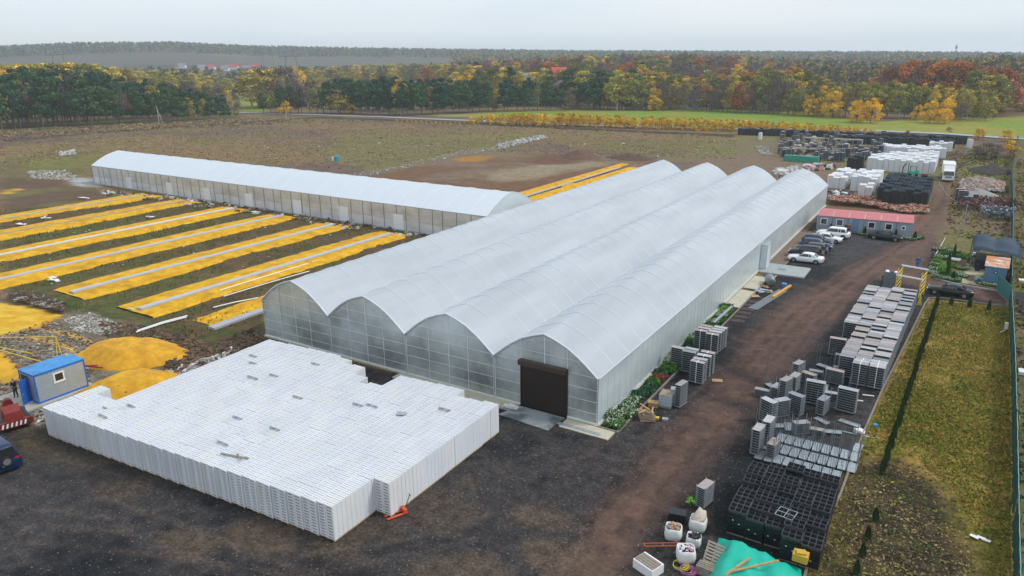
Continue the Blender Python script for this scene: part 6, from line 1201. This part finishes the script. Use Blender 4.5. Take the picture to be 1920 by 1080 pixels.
LM = dict(pine=leafmat('dark green foliage', [(0.025,0.074,0.045),(0.038,0.105,0.045),(0.070,0.131,0.045),(0.025,0.077,0.056)]),
 birch=leafmat('yellow birch foliage', [(0.630,0.438,0.052),(0.385,0.385,0.079),(0.770,0.507,0.044),(0.350,0.333,0.079)]),
 gold=leafmat('golden foliage', [(0.800,0.473,0.018),(0.700,0.455,0.035),(0.630,0.350,0.026)]),
 oak=leafmat('rusty oak foliage', [(0.455,0.149,0.032),(0.333,0.105,0.038),(0.490,0.228,0.052),(0.263,0.123,0.052)]),
 olive=leafmat('olive foliage', [(0.333,0.298,0.061),(0.210,0.245,0.070),(0.420,0.315,0.070),(0.158,0.193,0.061)]),
 bare=leafmat('bare twigs', [(0.175,0.123,0.108),(0.149,0.114,0.114),(0.228,0.149,0.105)]),
 shrub=leafmat('yellow shrub leaves', [(0.735,0.490,0.035),(0.665,0.385,0.035),(0.787,0.560,0.052),(0.578,0.333,0.052)]))
def crown(kind_, seed, n=900):
    rs = np.random.RandomState(seed); B_ = []
    prm = dict(pine=(.20, 1.0, .20, .13, 30, .030), birch=(.16, 1.0, .16, .10, 30, .023), gold=(.05, 1.0, .34, .15, 30, .026), oak=(.16, 1.0, .30, .13, 34, .023), olive=(.13, 1.0, .22, .12, 30, .025), bare=(.12, 1.0, .20, .13, 24, .042), shrub=(.03, 1.0, .26, .17, 14, .042))[kind_]
    zb, zt, rad, br, nb, q = prm
    for k in range(nb):
        t = rs.rand(); z = zb+(zt-zb)*(.06+.86*t)
        if kind_ in ('pine',): env = (1-t)**.5*(.75+.5*rs.rand())*(1 if t > .15 else .7)
        elif kind_ in ('birch', 'bare', 'shrub', 'olive'): env = math.sin(math.pi*min(1, t*.8+.17))**.7
        else: env = math.sin(math.pi*min(1, t*.75+.22))**.55
        a = rs.uniform(0, 6.28); rr = rad*env*rs.uniform(.35, 1)**.6; B_.append((rr*math.cos(a), rr*math.sin(a), z, br*rs.uniform(.55, 1)*(.6+.5*env), rs.uniform(.62, 1.35)))
    vs = []; fs = []; cs = []
    for k in range(n):
        bx, by, bz, r, br_ = B_[rs.randint(nb)]; d = rs.normal(size=3); d /= np.linalg.norm(d); p = np.array([bx, by, bz])+d*r*rs.uniform(.55, 1.05)*np.array([1, 1, .8 if kind_ != 'bare' else 1.2])
        p[2] = max(p[2], zb*.6); a = d+rs.normal(size=3)*.7; a /= np.linalg.norm(a); u = np.cross(a, [0, 0, 1])+1e-4; u /= np.linalg.norm(u); w = np.cross(a, u); s = q*rs.uniform(.6, 1.3)*.5
        su, sw = (s, s) if kind_ != 'bare' else (s*.16, s*1.9)
        i = len(vs); vs += [tuple(p-u*su-w*sw), tuple(p+u*su*1.1-w*sw*.7), tuple(p+u*su+w*sw*1.1), tuple(p-u*su*.8+w*sw)]; fs.append((i, i+1, i+2, i+3)); c = br_*rs.uniform(.75, 1.25); cs += [c]*4
    me = bpy.data.meshes.new('crown'); me.from_pydata(vs, [], fs); ca = me.color_attributes.new('Col', 'FLOAT_COLOR', 'POINT'); C_ = np.ones((len(cs), 4)); C_[:, :3] = np.array(cs)[:, None]*np.array([1, 1, .95]); ca.data.foreach_set('color', C_.ravel()); me.materials.append(LM[kind_]); return me, B_
BW = mat('birch bark', (.42,.40,.36), .8, 0, .3, 2); BD = mat('dark bark', (.06,.048,.04), .9, 0, .2, 2); BP_ = mat('grey bark', (.15,.13,.115), .9)
def treekind(kind_, seed, name, cat, n=900):
    root = empty(name); tag(root, None, cat); me, B_ = crown(kind_, seed, n); o = bpy.data.objects.new('crown', me); COL.objects.link(o); o.parent = root; b = MB(); top = .93 if kind_ != 'gold' else .6
    r0 = .013 if kind_ != 'shrub' else .01; lean = random.uniform(-.02, .02); b.tube([(0, 0, -.02), (lean*.4, 0, .3), (lean, 0, .62), (lean*.8, 0, top)], [r0, r0*.8, r0*.5, r0*.15], 6)
    for bx, by, bz, r, _ in B_[:12]: b.tube([(lean*bz, 0, max(.08, bz-.16)), (bx*.6, by*.6, bz-.05), (bx, by, bz)], [r0*.35, r0*.22, r0*.1], 4, cap=False)
    b.build('trunk', {'birch': BW, 'pine': BP_, 'gold': BD, 'oak': BD, 'olive': BP_, 'bare': BP_, 'shrub': BD}[kind_], root); return Kind(root)
TK = {k: [treekind(k, 10*i+j, {'shrub': 'willow_shrub', 'gold': 'golden_tree', 'pine': 'dark_green_tree', 'birch': 'birch_tree', 'oak': 'oak_tree', 'olive': 'olive_green_tree', 'bare': 'bare_tree'}[k], 'shrub' if k == 'shrub' else 'tree', n) for j in range(v)] for i, (k, v, n) in enumerate((('pine', 5, 2300), ('birch', 4, 2000), ('gold', 3, 3200), ('oak', 3, 3000), ('olive', 4, 2200), ('bare', 4, 1200), ('shrub', 4, 700)))}
DESC = dict(pine='dark green tree', birch='pale yellow birch', gold='golden yellow tree', oak='rusty orange brown tree', olive='olive green tree', bare='leafless purplish grey tree', shrub='young yellow willow shrub')
rt = random.Random(5); ntree = 0; TL = {}
def tree_at(x, y, h, k, where, wide=1.0, label=None):
    global ntree; ntree += 1; K_ = TK[k][rt.randrange(len(TK[k]))]; s = h*rt.uniform(.95, 1.05)*wide
    o = K_.put((x, y, gz(x, y)-.1), rt.uniform(0, 6.28), label, (s, s, h), group=None if label else '%s in the %s' % (DESC[k].replace('tree', 'trees').replace('birch', 'birches').replace('shrub', 'shrubs'), where))
    if not label: TL.setdefault((DESC[k], where), []).append((math.atan2(x, y), o))
def pick(w): r = rt.random()*sum(w.values()); 
def choose(w):
    r = rt.random()*sum(w.values())
    for k, v in w.items():
        r -= v
        if r <= 0: return k
    return k
def rowp(x0, x1, n, base, top, w, where, wide=1.0, jit=3, tj=7):
    for i in range(n):
        px = x0+(x1-x0)*(i+rt.uniform(.15, .85))/n; pb = float(np.interp(px, *zip(*base)))+rt.uniform(-jit, jit)*.5; pt = float(np.interp(px, *zip(*top)))+rt.uniform(-.3, 1)*tj
        x, y = at(px, pb)
        for _ in range(3):
            z = min(gz(x, y), CH-9); d = ray(px, pb); t = (z-CH)/d[2]; x, y = d[0]*t, d[1]*t
        h = min(hat(x, y, pt, gz(x, y)), 30); tree_at(x, y, max(3, h), choose(w), where, wide)
# left wood
LB = [(-60,244),(200,232),(450,220)]; LT = [(-60,140),(53,124),(135,121),(180,122),(213,134),(247,144),(293,144),(333,152),(400,160),(450,175)]
off = lambda P, d: [(a, b+d) for a, b in P]
rowp(-60, 448, 42, LB, off(LT, 22), dict(pine=9, bare=1.0, olive=1.0), 'front of the left wood', 1.1)
rowp(-60, 425, 44, off(LB, -7), off(LT, 9), dict(pine=10, olive=1), 'second rank of the left wood', 1.1)
rowp(-80, 400, 40, off(LB, -16), off(LT, 1), dict(pine=10, olive=.4), 'rear of the left wood', 1.1, tj=9)
LT2 = [(-100,112),(140,110),(180,112),(210,120),(300,130),(400,137),(460,150)]
rowp(-100, 200, 26, off(LB, -30), off(LT2, 4), dict(birch=5, gold=.6, olive=2), 'yellow left wood', 1.5, tj=4)
rowp(-100, 460, 44, off(LB, -42), LT2, dict(birch=6, olive=3, gold=.4), 'yellow left wood', 1.6, tj=5)
rowp(320, 446, 12, off(LB, -14), [(320,150),(470,165)], dict(bare=3, birch=3, olive=2), 'left wood end', 1.0)
rowp(540, 740, 18, [(440,163),(740,176)], [(440,133),(600,130),(740,126)], dict(birch=5, olive=2, bare=1.5), 'pale wood beyond the gap', 1.5, tj=7)
rowp(460, 900, 34, [(460,146),(900,160)], [(440,124),(600,122),(740,117),(900,118)], dict(birch=5, olive=3, bare=1), 'pale wood beyond the gap', 2.0, tj=3)
# middle wood
MBs = [(500,212),(600,212),(760,216),(900,209),(1190,204)]; MT = [(500,168),(540,160),(600,140),(640,140),(690,138),(780,137),(860,138),(930,141),(1000,142),(1060,150),(1080,137),(1120,128),(1190,128)]
rowp(490, 600, 9, MBs, [(490,165),(520,155),(600,150)], dict(pine=6, olive=1, bare=1), 'middle wood front', 1.1)
rowp(600, 1190, 44, MBs, off(MT, 16), dict(pine=11, bare=.7, olive=.5), 'front of the middle wood', 1.25)
rowp(600, 1190, 42, off(MBs, -8), off(MT, 3), dict(pine=11, olive=.6), 'rear of the middle wood', 1.35)
rowp(850, 1200, 18, off(MBs, -22), [(850,128),(900,124),(1200,128)], dict(birch=4, olive=3, pine=1), 'band above middle wood', 1.7)
x, y = at(752, 216); tree_at(x, y, hat(x, y, 141), 'birch', '', 1.25, 'tall yellow birch standing in front of the middle wood')
for i, (px, pb, pt, k, wd_) in enumerate(((635,214,166,'olive',1.6), (655,213,174,'gold',1.1), (535,214,188,'gold',1.2), (1145,206,176,'oak',1.1), (1228,208,178,'gold',1.2), (1255,206,170,'gold',.9), (1120,205,186,'olive',1.6), (1090,206,190,'olive',1.6), (1060,208,190,'olive',1.8), (1175,206,186,'pine',1.6), (495,208,160,'bare',1.2), (740,219,200,'olive',1.6), (930,208,190,'olive',1.3), (316,236,212,'bare',1.6))):
    x, y = at(px, pb); tree_at(x, y, hat(x, y, pt), k, '', wd_, '%s at the wood edge, %s' % (DESC[k], ['second from the left in the middle wood','beside the broad olive one','near the road gap','low, right of the middle wood','low at the start of the right wood','right of the low bright one','third low bush right of the poles','second low bush right of the poles','low wide bush nearest the poles','low and dark green beside the meadow','alone in the green gap','at the foot of the tall yellow birch','small, left of the braced pole','behind the braced pole on the left'][i]))
# right wood
RBs = [(1190,204),(1300,207),(1400,210),(1480,214),(1640,216),(1860,222)]; RT = [(1190,138),(1220,132),(1280,134),(1330,140),(1390,128),(1440,120),(1500,124),(1540,140),(1570,150),(1600,132),(1640,122),(1700,116),(1780,114),(1860,122)]
rowp(1190, 1480, 34, RBs, off(RT, 22), dict(bare=6, birch=2, olive=2.5, oak=.6, gold=.3), 'front of the right wood', 1.15)
rowp(1190, 1500, 26, off(RBs, -6), off(RT, 6), dict(olive=4, birch=3, bare=3, oak=1), 'right wood second rank', 1.3)
rowp(1185, 1560, 26, off(RBs, -14), off(RT, 0), dict(olive=5, birch=3, oak=1, bare=1), 'rear of the right wood', 1.5)
rowp(1470, 1640, 20, off(RBs, 2), [(1470,160),(1540,158),(1600,152),(1640,148)], dict(birch=5, olive=4, gold=.6), 'middle birch stand', 1.0)
rowp(1600, 1860, 26, off(RBs, 4), [(1600,150),(1700,152),(1780,158),(1860,168)], dict(birch=5, olive=4), 'right birch stand', .95)
rowp(1640, 1840, 18, off(RBs, -8), [(1640,126),(1700,116),(1780,114),(1840,122)], dict(oak=8, bare=2), 'rusty tree group', 1.35)
rowp(1660, 1870, 16, off(RBs, -18), [(1640,120),(1700,112),(1780,110),(1870,120)], dict(oak=6, olive=2), 'rusty group rear', 1.5)
rowp(1810, 1870, 7, off(RBs, -4), [(1810,124),(1870,134)], dict(olive=5, birch=1), 'rusty group flank', 1.3)
for i, (px, pb, pt, k, wd_) in enumerate(((1605,229,184,'gold',1.15), (1632,231,182,'gold',1.1), (1742,230,187,'gold',1.1), (1770,232,181,'gold',1.0), (1718,226,195,'gold',.95), (1515,218,172,'gold',.9), (1560,221,168,'gold',1.0), (1540,219,190,'gold',1.2), (1488,214,195,'gold',1.1), (1800,228,190,'bare',1.3), (1830,220,184,'gold',.8), (1848,222,186,'gold',.8), (1590,222,172,'bare',.9))):
    x, y = at(px, pb); tree_at(x, y, hat(x, y, pt), k, '', wd_, '%s at the right wood edge, %s' % (DESC[k], ['left one of the big golden pair','right one of the big golden pair','left one of the golden pair farther right','right and brightest of the farther golden pair','small one left of the farther pair','left one of two mid sized golden crowns','right one of two mid sized golden crowns','low one between the mid sized crowns','lowest golden bush at the wood edge','beside the bright golden one','small golden one below the red house, left','small golden one below the red house, right','left of the big golden pair'][i]))
rowp(1840, 2000, 14, [(1840,172),(1920,166),(2000,168)], [(1840,135),(1920,128),(2000,125)], dict(birch=3, olive=4, bare=2), 'wood by the red house', 1.4)
rowp(1850, 1990, 12, [(1850,205),(1920,205),(2000,208)], [(1850,192),(1920,188),(2000,188)], dict(bare=3, olive=1, shrub=1), 'scrub below the red house', 2.0)
# hill behind the middle
for i in range(230):
    D = rt.uniform(520, 900); px = rt.uniform(790, 1530); ph = math.atan((px-960)/1414); c, s = math.cos(ph), math.sin(ph); fx_, fy_ = -.5279, .8493; x, y = D*(fx_*c+fy_*s), D*(fy_*c-fx_*s)
    if px < 860 and D < 650: continue
    tree_at(x, y, rt.uniform(15, 21)*(.8 if px > 1400 else 1), choose(dict(bare=6, olive=2, oak=1.8, birch=1.6, pine=.8)), 'wooded rise', 1.6)
# yellow willow shrubs along the road
ns = 120
for i in range(ns):
    for rw in range(2):
        px = 872+770*(i+rt.random())/ns; pb = float(np.interp(px, [870,1100,1300,1500,1640], [232,238,244,250,252]))-rw*3+rt.uniform(-1, 1); pt = float(np.interp(px, [870,900,1000,1100,1300,1500,1640], [222,213,211,213,220,229,240]))+rt.uniform(-2, 4); x, y = at(px, pb)
        if rw == 1 and i % 5 == 0: continue
        tree_at(x, y, max(1.2, hat(x, y, pt)), 'shrub', '', 1.0, 'young yellow willow shrub, %s rank of the roadside row, %s from the left' % ('front' if rw == 0 else 'rear', nth(i+1)))
for i in range(14): px = 745+i*9; x, y = at(px, 229+i*.5); tree_at(x, y, 1.6, 'shrub', '', 1.4, 'low orange shrub on the verge left of the willow row, %s from the left' % nth(i+1))
for i, (px, pb, pt, k, wd_, lb) in enumerate(((1835,262,238,'gold',1.2,'golden shrub by the far road, left of two'), (1885,266,240,'gold',1.2,'golden shrub by the far road, right of two'), (1892,296,262,'shrub',1.6,'yellow green bush against the top of the fence'), (1848,299,266,'bare',2.6,'broad dark bush with rusty twigs beside the back field'), (1868,299,270,'bare',2.4,'right part of the dark bush thicket in the back field'), (1828,298,272,'bare',2.2,'left part of the dark bush thicket in the back field'), (1700,266,243,'bare',1.6,'small bare bush behind the far black row'), (1779,250,236,'bare',1.5,'bare brown bush by the road'))):
    x, y = at(px, pb); tree_at(x, y, hat(x, y, pt), k, '', wd_, lb)

# ------------------------------------------------------------------ far forest as one mass
def mass(name, pts, hts, cols, nq, seed, sz=.16):
    rs = np.random.RandomState(seed); n = len(pts); P = np.repeat(pts, nq, 0); H = np.repeat(hts, nq); Cc = np.repeat(cols, nq, 0); m = len(P); t = rs.rand(m)**.8; a = rs.rand(m)*6.283; r = H*.24*(np.sin(np.pi*np.clip(t*.8+.15, 0, 1)))**.6*np.sqrt(rs.rand(m))
    c = np.stack([P[:, 0]+r*np.cos(a), P[:, 1]+r*np.sin(a), P[:, 2]+H*(.12+.88*t)], 1); u = rs.normal(size=(m, 3)); u /= np.linalg.norm(u, axis=1)[:, None]; w = np.cross(u, rs.normal(size=(m, 3))); w /= np.linalg.norm(w, axis=1)[:, None]; s = (H*sz*(.6+.7*rs.rand(m))*.5)[:, None]
    V = np.stack([c-u*s-w*s, c+u*s-w*s, c+u*s+w*s, c-u*s+w*s], 1).reshape(-1, 3); me = bpy.data.meshes.new(name); me.vertices.add(len(V)); me.vertices.foreach_set('co', V.ravel()); me.loops.add(len(V)); me.loops.foreach_set('vertex_index', np.arange(len(V), dtype=np.int32))
    me.polygons.add(m); me.polygons.foreach_set('loop_start', np.arange(0, len(V), 4, dtype=np.int32)); me.update(calc_edges=True); k = .7+.6*rs.rand(m); CC = np.ones((len(V), 4)); CC[:, :3] = np.repeat(Cc*k[:, None], 4, 0); ca = me.color_attributes.new('Col', 'FLOAT_COLOR', 'POINT'); ca.data.foreach_set('color', CC.ravel())
    me.materials.append(mat(name+' leaves', None, .95, attr=True, var=0, spec=.05)); o = bpy.data.objects.new(name, me); COL.objects.link(o); return tag(o, kind='stuff')
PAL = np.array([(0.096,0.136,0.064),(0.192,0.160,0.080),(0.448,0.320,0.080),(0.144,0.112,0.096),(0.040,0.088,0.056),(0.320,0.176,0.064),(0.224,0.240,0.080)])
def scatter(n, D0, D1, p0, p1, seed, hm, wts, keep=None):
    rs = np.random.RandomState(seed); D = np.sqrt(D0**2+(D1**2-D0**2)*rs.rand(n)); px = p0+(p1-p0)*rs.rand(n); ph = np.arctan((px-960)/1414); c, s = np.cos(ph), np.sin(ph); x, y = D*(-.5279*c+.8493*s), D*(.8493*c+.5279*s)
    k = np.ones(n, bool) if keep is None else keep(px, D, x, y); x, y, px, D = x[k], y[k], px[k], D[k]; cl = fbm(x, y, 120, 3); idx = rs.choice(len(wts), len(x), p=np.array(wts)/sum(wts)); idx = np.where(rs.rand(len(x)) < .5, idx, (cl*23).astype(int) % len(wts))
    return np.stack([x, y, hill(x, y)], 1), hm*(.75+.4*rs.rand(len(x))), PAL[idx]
PAL0 = PAL; PAL = PAL*.45+np.array((.055,.075,.075))  # distance haze blended into the far leaf colours as blue grey
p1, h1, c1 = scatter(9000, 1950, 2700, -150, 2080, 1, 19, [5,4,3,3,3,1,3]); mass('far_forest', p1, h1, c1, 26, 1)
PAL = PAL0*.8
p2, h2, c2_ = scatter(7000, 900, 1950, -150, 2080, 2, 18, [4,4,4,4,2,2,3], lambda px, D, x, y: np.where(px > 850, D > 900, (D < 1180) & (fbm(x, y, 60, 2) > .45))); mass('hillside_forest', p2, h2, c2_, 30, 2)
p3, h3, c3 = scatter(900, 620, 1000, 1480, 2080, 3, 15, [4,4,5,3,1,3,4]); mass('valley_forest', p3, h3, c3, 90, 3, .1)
# tufts of dead grass and weeds over the field, lawn grass
def tufts(name, P, n, s0, s1, pal, seed, px=True, lean=.4, w=.35, bright=1.):
    rs = np.random.RandomState(seed); P = [at(*p) for p in P] if px else P; xs = [p[0] for p in P]; ys = [p[1] for p in P]; q = np.stack([rs.uniform(min(xs), max(xs), n*3), rs.uniform(min(ys), max(ys), n*3)], 1); q = q[inpoly(q[:, 0], q[:, 1], P)]; q = q[np.min(np.abs(q[:, :1]-np.array([[-79.1, -92.7, -106.8, -121, -137, -150.8]])), 1) > 4.5] if name == 'strip_grass' else q; dn = fbm(q[:, 0], q[:, 1], 5, 3); q = q[dn > rs.uniform(.1, .75, len(q))][:n]; m = len(q)
    z = np.array([gz(a, b_) for a, b_ in q])-.03; H = s0+(s1-s0)*rs.rand(m)**2; a = rs.rand(m)*6.283; dx, dy = np.cos(a)*H*w*.5, np.sin(a)*H*w*.5; lx, ly = rs.normal(size=m)*lean*H*.5, rs.normal(size=m)*lean*H*.5
    V = np.stack([np.stack([q[:, 0]-dx, q[:, 1]-dy, z], 1), np.stack([q[:, 0]+dx, q[:, 1]+dy, z], 1), np.stack([q[:, 0]+dx*1.3+lx, q[:, 1]+dy*1.3+ly, z+H], 1), np.stack([q[:, 0]-dx*.6+lx, q[:, 1]-dy*.6+ly, z+H*.85], 1)], 1).reshape(-1, 3)
    me = bpy.data.meshes.new(name); me.vertices.add(len(V)); me.vertices.foreach_set('co', V.ravel()); me.loops.add(len(V)); me.loops.foreach_set('vertex_index', np.arange(len(V), dtype=np.int32)); me.polygons.add(m); me.polygons.foreach_set('loop_start', np.arange(0, len(V), 4, dtype=np.int32)); me.update(calc_edges=True)
    pal = np.array(pal); Cc = pal[((fbm(q[:, 0], q[:, 1], 7, 3)*11+rs.rand(m)*1.6).astype(int)) % len(pal)]*(1.1+.7*rs.rand(m))[:, None]*bright; CC = np.ones((len(V), 4)); CC[:, :3] = np.repeat(Cc, 4, 0); ca = me.color_attributes.new('Col', 'FLOAT_COLOR', 'POINT'); ca.data.foreach_set('color', CC.ravel())
    if 'grass blades' not in bpy.data.materials: mat('grass blades', None, .95, attr=True, var=0, spec=.05)
    me.materials.append(bpy.data.materials['grass blades']); o = bpy.data.objects.new(name, me); COL.objects.link(o); return tag(o, kind='stuff')
FP = [(.17,.12,.062),(.13,.082,.062),(.105,.068,.062),(.19,.145,.08),(.16,.12,.065),(.15,.135,.05)]
tufts('field_weeds', [(-60,262),(400,236),(700,226),(1000,236),(1380,255),(1380,300),(1240,296),(870,284),(740,310),(620,318),(200,286),(-60,330)], 36000, .06, .24, FP, 1, w=2.4, lean=2.4, bright=1.2)
tufts('field_weeds', [(-60,262),(-60,248),(450,222),(700,226),(400,238)], 9000, .15, .5, FP, 2, w=1.8, lean=1.6, bright=1.15)
tufts('lawn_grass', [(1745,563),(1892,578),(1899,1120),(1860,1120),(1835,1010),(1790,925),(1720,862),(1650,845),(1610,860),(1650,760)], 60000, .05, .16, [(.17,.15,.03),(.25,.17,.045),(.10,.13,.02),(.22,.16,.04),(.09,.12,.015)], 3, w=.8, lean=1.2, bright=1.0)
tufts('soil_straw', [(1590,875),(1660,850),(1720,870),(1790,930),(1860,1120),(1500,1120),(1540,990)], 9000, .03, .10, [(.22,.17,.07),(.12,.13,.03),(.06,.09,.02),(.16,.12,.06)], 8, w=1.6, lean=2.5)
chunks('soil_clods', [(1590,875),(1660,850),(1720,870),(1790,930),(1850,1110),(1500,1110),(1540,990)], 900, .05, .16, [ST[2], ST[2], ST[3]], kind='stuff', seed=41)
tufts('verge_weeds', [(1905,300),(1980,300),(2300,700),(2100,1150),(1908,1150),(1902,700)], 12000, .1, .35, FP, 4, w=1.5, lean=1.2)
tufts('strip_grass', [(0,395),(320,372),(500,395),(800,440),(480,600),(380,640),(240,640),(130,590),(0,545)], 16000, .12, .4, [(.08,.10,.02),(.05,.08,.015),(.10,.07,.03),(.12,.10,.04)], 5)
tufts('yard_weeds', [(1740,280),(1890,290),(1892,460),(1770,440),(1785,350)], 7000, .1, .35, FP+[(.13,.13,.03)], 6, w=1.5, lean=1.2)
# ------------------------------------------------------------------ far houses, pylons, mast
def house(px, D, w, d, h, roofh, wm, rm, label, rz=0, z=None, wins=3):
    ph = math.atan((px-960)/1414); c, s = math.cos(ph), math.sin(ph); x, y = D*(-.5279*c+.8493*s), D*(.8493*c+.5279*s); root = empty('house', (x, y, gz(x, y) if z is None else z), rz, label, 'house'); b = MB(); b.box(-w/2, -d/2, -1, w/2, d/2, h); b.build('wall', wm, root)
    b = MB(); b.add([(-w/2-.4, -d/2-.4, h), (w/2+.4, -d/2-.4, h), (w/2+.4, d/2+.4, h), (-w/2-.4, d/2+.4, h), (-w/2-.4, 0, h+roofh), (w/2+.4, 0, h+roofh)], [(0,1,5,4),(2,3,4,5),(1,2,5),(3,0,4),(0,3,2,1)]); b.build('roof', rm, root)
    for k in range(wins):
        b = MB(); xx = -w/2+w*(k+.5)/wins; b.box(xx-.6, -d/2-.06, h*.45, xx+.6, -d/2-.01, h*.45+1.4); b.build('window', M['glass'], root)
rdr = mat('red sheet roof', (.42,.05,.05), .6); rdw = mat('red brick wall far', (.30,.10,.07), .9); whw = mat('white wall far', (.6,.62,.62), .9); gyr = mat('grey roof far', (.2,.2,.22), .8)
house(1884, 500, 17, 11, 8, 5, rdw, rdr, 'red house with a red roof on the slope at the right edge', .5, wins=4)
house(1908, 508, 12, 9, 6, 3, rdw, rdr, 'lower red roofed wing beside the red house', .6)
house(1052, 480, 10, 9, 18, 5, whw, rdr, 'white house with a red roof half hidden by the middle wood', .9); house(985, 520, 16, 9, 16, 2, whw, gyr, 'white building with a flat grey roof behind the middle wood', .5)
house(1310, 452, 10, 8, 6, 3, whw, gyr, 'small pale house among the bare trunks of the right wood', .5); house(1328, 446, 6, 4, 2.5, 1, whw, gyr, 'low white shed beside the small pale house', .4)
for i, (px, D, cc, nm) in enumerate(((400,1460,rdr,'red roofed'), (425,1430,whw,'white'), (440,1470,rdr,'long red roofed'), (465,1440,gyr,'grey roofed'), (382,1450,gyr,'low grey'), (345,1490,gyr,'small grey'), (482,1500,rdr,'small red roofed'))): house(px, D, 20 if 'long' in nm else 13, 10, 5, 4, whw if i != 3 else rdw, cc if cc is not whw else gyr, '%s house in the distant village on the left' % nm, .6)
def pylon(px, pb, pt, label, w=7):
    D = {550: 1000, 508: 1250, 115: 1150, 775: 1700}[px]; ph = math.atan((px-960)/1414); c, s = math.cos(ph), math.sin(ph); x, y = D*(-.5279*c+.8493*s), D*(.8493*c+.5279*s); z = gz(x, y); h = hat(x, y, pt, z); root = empty('pylon', (x, y, z), math.radians(30), label, 'pylon', 'power line pylons'); w = h*.21
    for sg in (-1, 1): b = MB(); b.tube([(sg*w*1.25, 0, 0), (sg*w*.8, 0, h*.93)], [1.0, .8], 5); b.build('leg', M['wood_grey'], root)
    b = MB(); b.box(-w*1.9, -.6, h*.92, w*1.9, .6, h*.965); b.tube([(-w*.8, 0, h*.93), (-w*.6, 0, h)], .35, 4); b.tube([(w*.8, 0, h*.93), (w*.6, 0, h)], .35, 4); b.build('crossarm', M['galvd'], root)
pylon(550, 150, 102, 'nearest and tallest portal pylon on the left, right of the pair'); pylon(508, 140, 97, 'portal pylon just left of the nearest one'); pylon(115, 130, 99, 'portal pylon rising behind the left wood'); pylon(775, 118, 97, 'farthest portal pylon, small, near the middle')
ph = math.atan((1794-960)/1414); D = 1500; x, y = D*(-.5279*math.cos(ph)+.8493*math.sin(ph)), D*(.8493*math.cos(ph)+.5279*math.sin(ph)); b = MB(); b.tube([(0, 0, 0), (0, 0, 52)], [1, .5], 6); b.tube([(0, 0, 45), (0, 0, 50)], 1.4, 8); tag(b.build('radio_mast', M['galvd'], loc=(x, y, gz(x, y)-10)), 'thin radio mast on the skyline above the rusty trees', 'mast')
x, y = at(1910, 190); pass
for (ds, wh), q in TL.items():
    for i, (_, o) in enumerate(sorted(q, key=lambda a: a[0])): o['label'] = '%s, %s from the left in the %s' % (ds, nth(i+1), wh)
seen = {}
for o in COL.objects:             # jumbled goods: number those that share a label from left to right
    if not o.parent and o.get('label') and 'jumbled yard' in o['label'] and ('heap' in o['label'] or 'trolley stack' in o['label']): seen.setdefault(o['label'], []).append(o)
for lb, q in seen.items():
    for i, o in enumerate(sorted(q, key=lambda o: math.atan2(o.location.x, o.location.y))): o['label'] = '%s, %s from left' % (lb, nth(i+1))
for K_ in KINDS:
    if not K_.used:
        for c in list(K_.o.children): bpy.data.objects.remove(c)
        bpy.data.objects.remove(K_.o)
# ------------------------------------------------------------------ haze
b = MB(); b.box(-5900, -90, -1.5, 5900, 6400, 150); hz = b.build('haze'); hm_ = bpy.data.materials.new('haze air'); hm_.use_nodes = True; t = hm_.node_tree; t.nodes.clear(); o = t.nodes.new('ShaderNodeOutputMaterial'); v = t.nodes.new('ShaderNodeVolumePrincipled')
v.inputs['Color'].default_value = (.86, .94, 1, 1); v.inputs['Density'].default_value = .00020; v.inputs['Anisotropy'].default_value = .2; t.links.new(v.outputs[0], o.inputs['Volume']); hz.data.materials.clear(); hz.data.materials.append(hm_); tag(hz, kind='stuff')
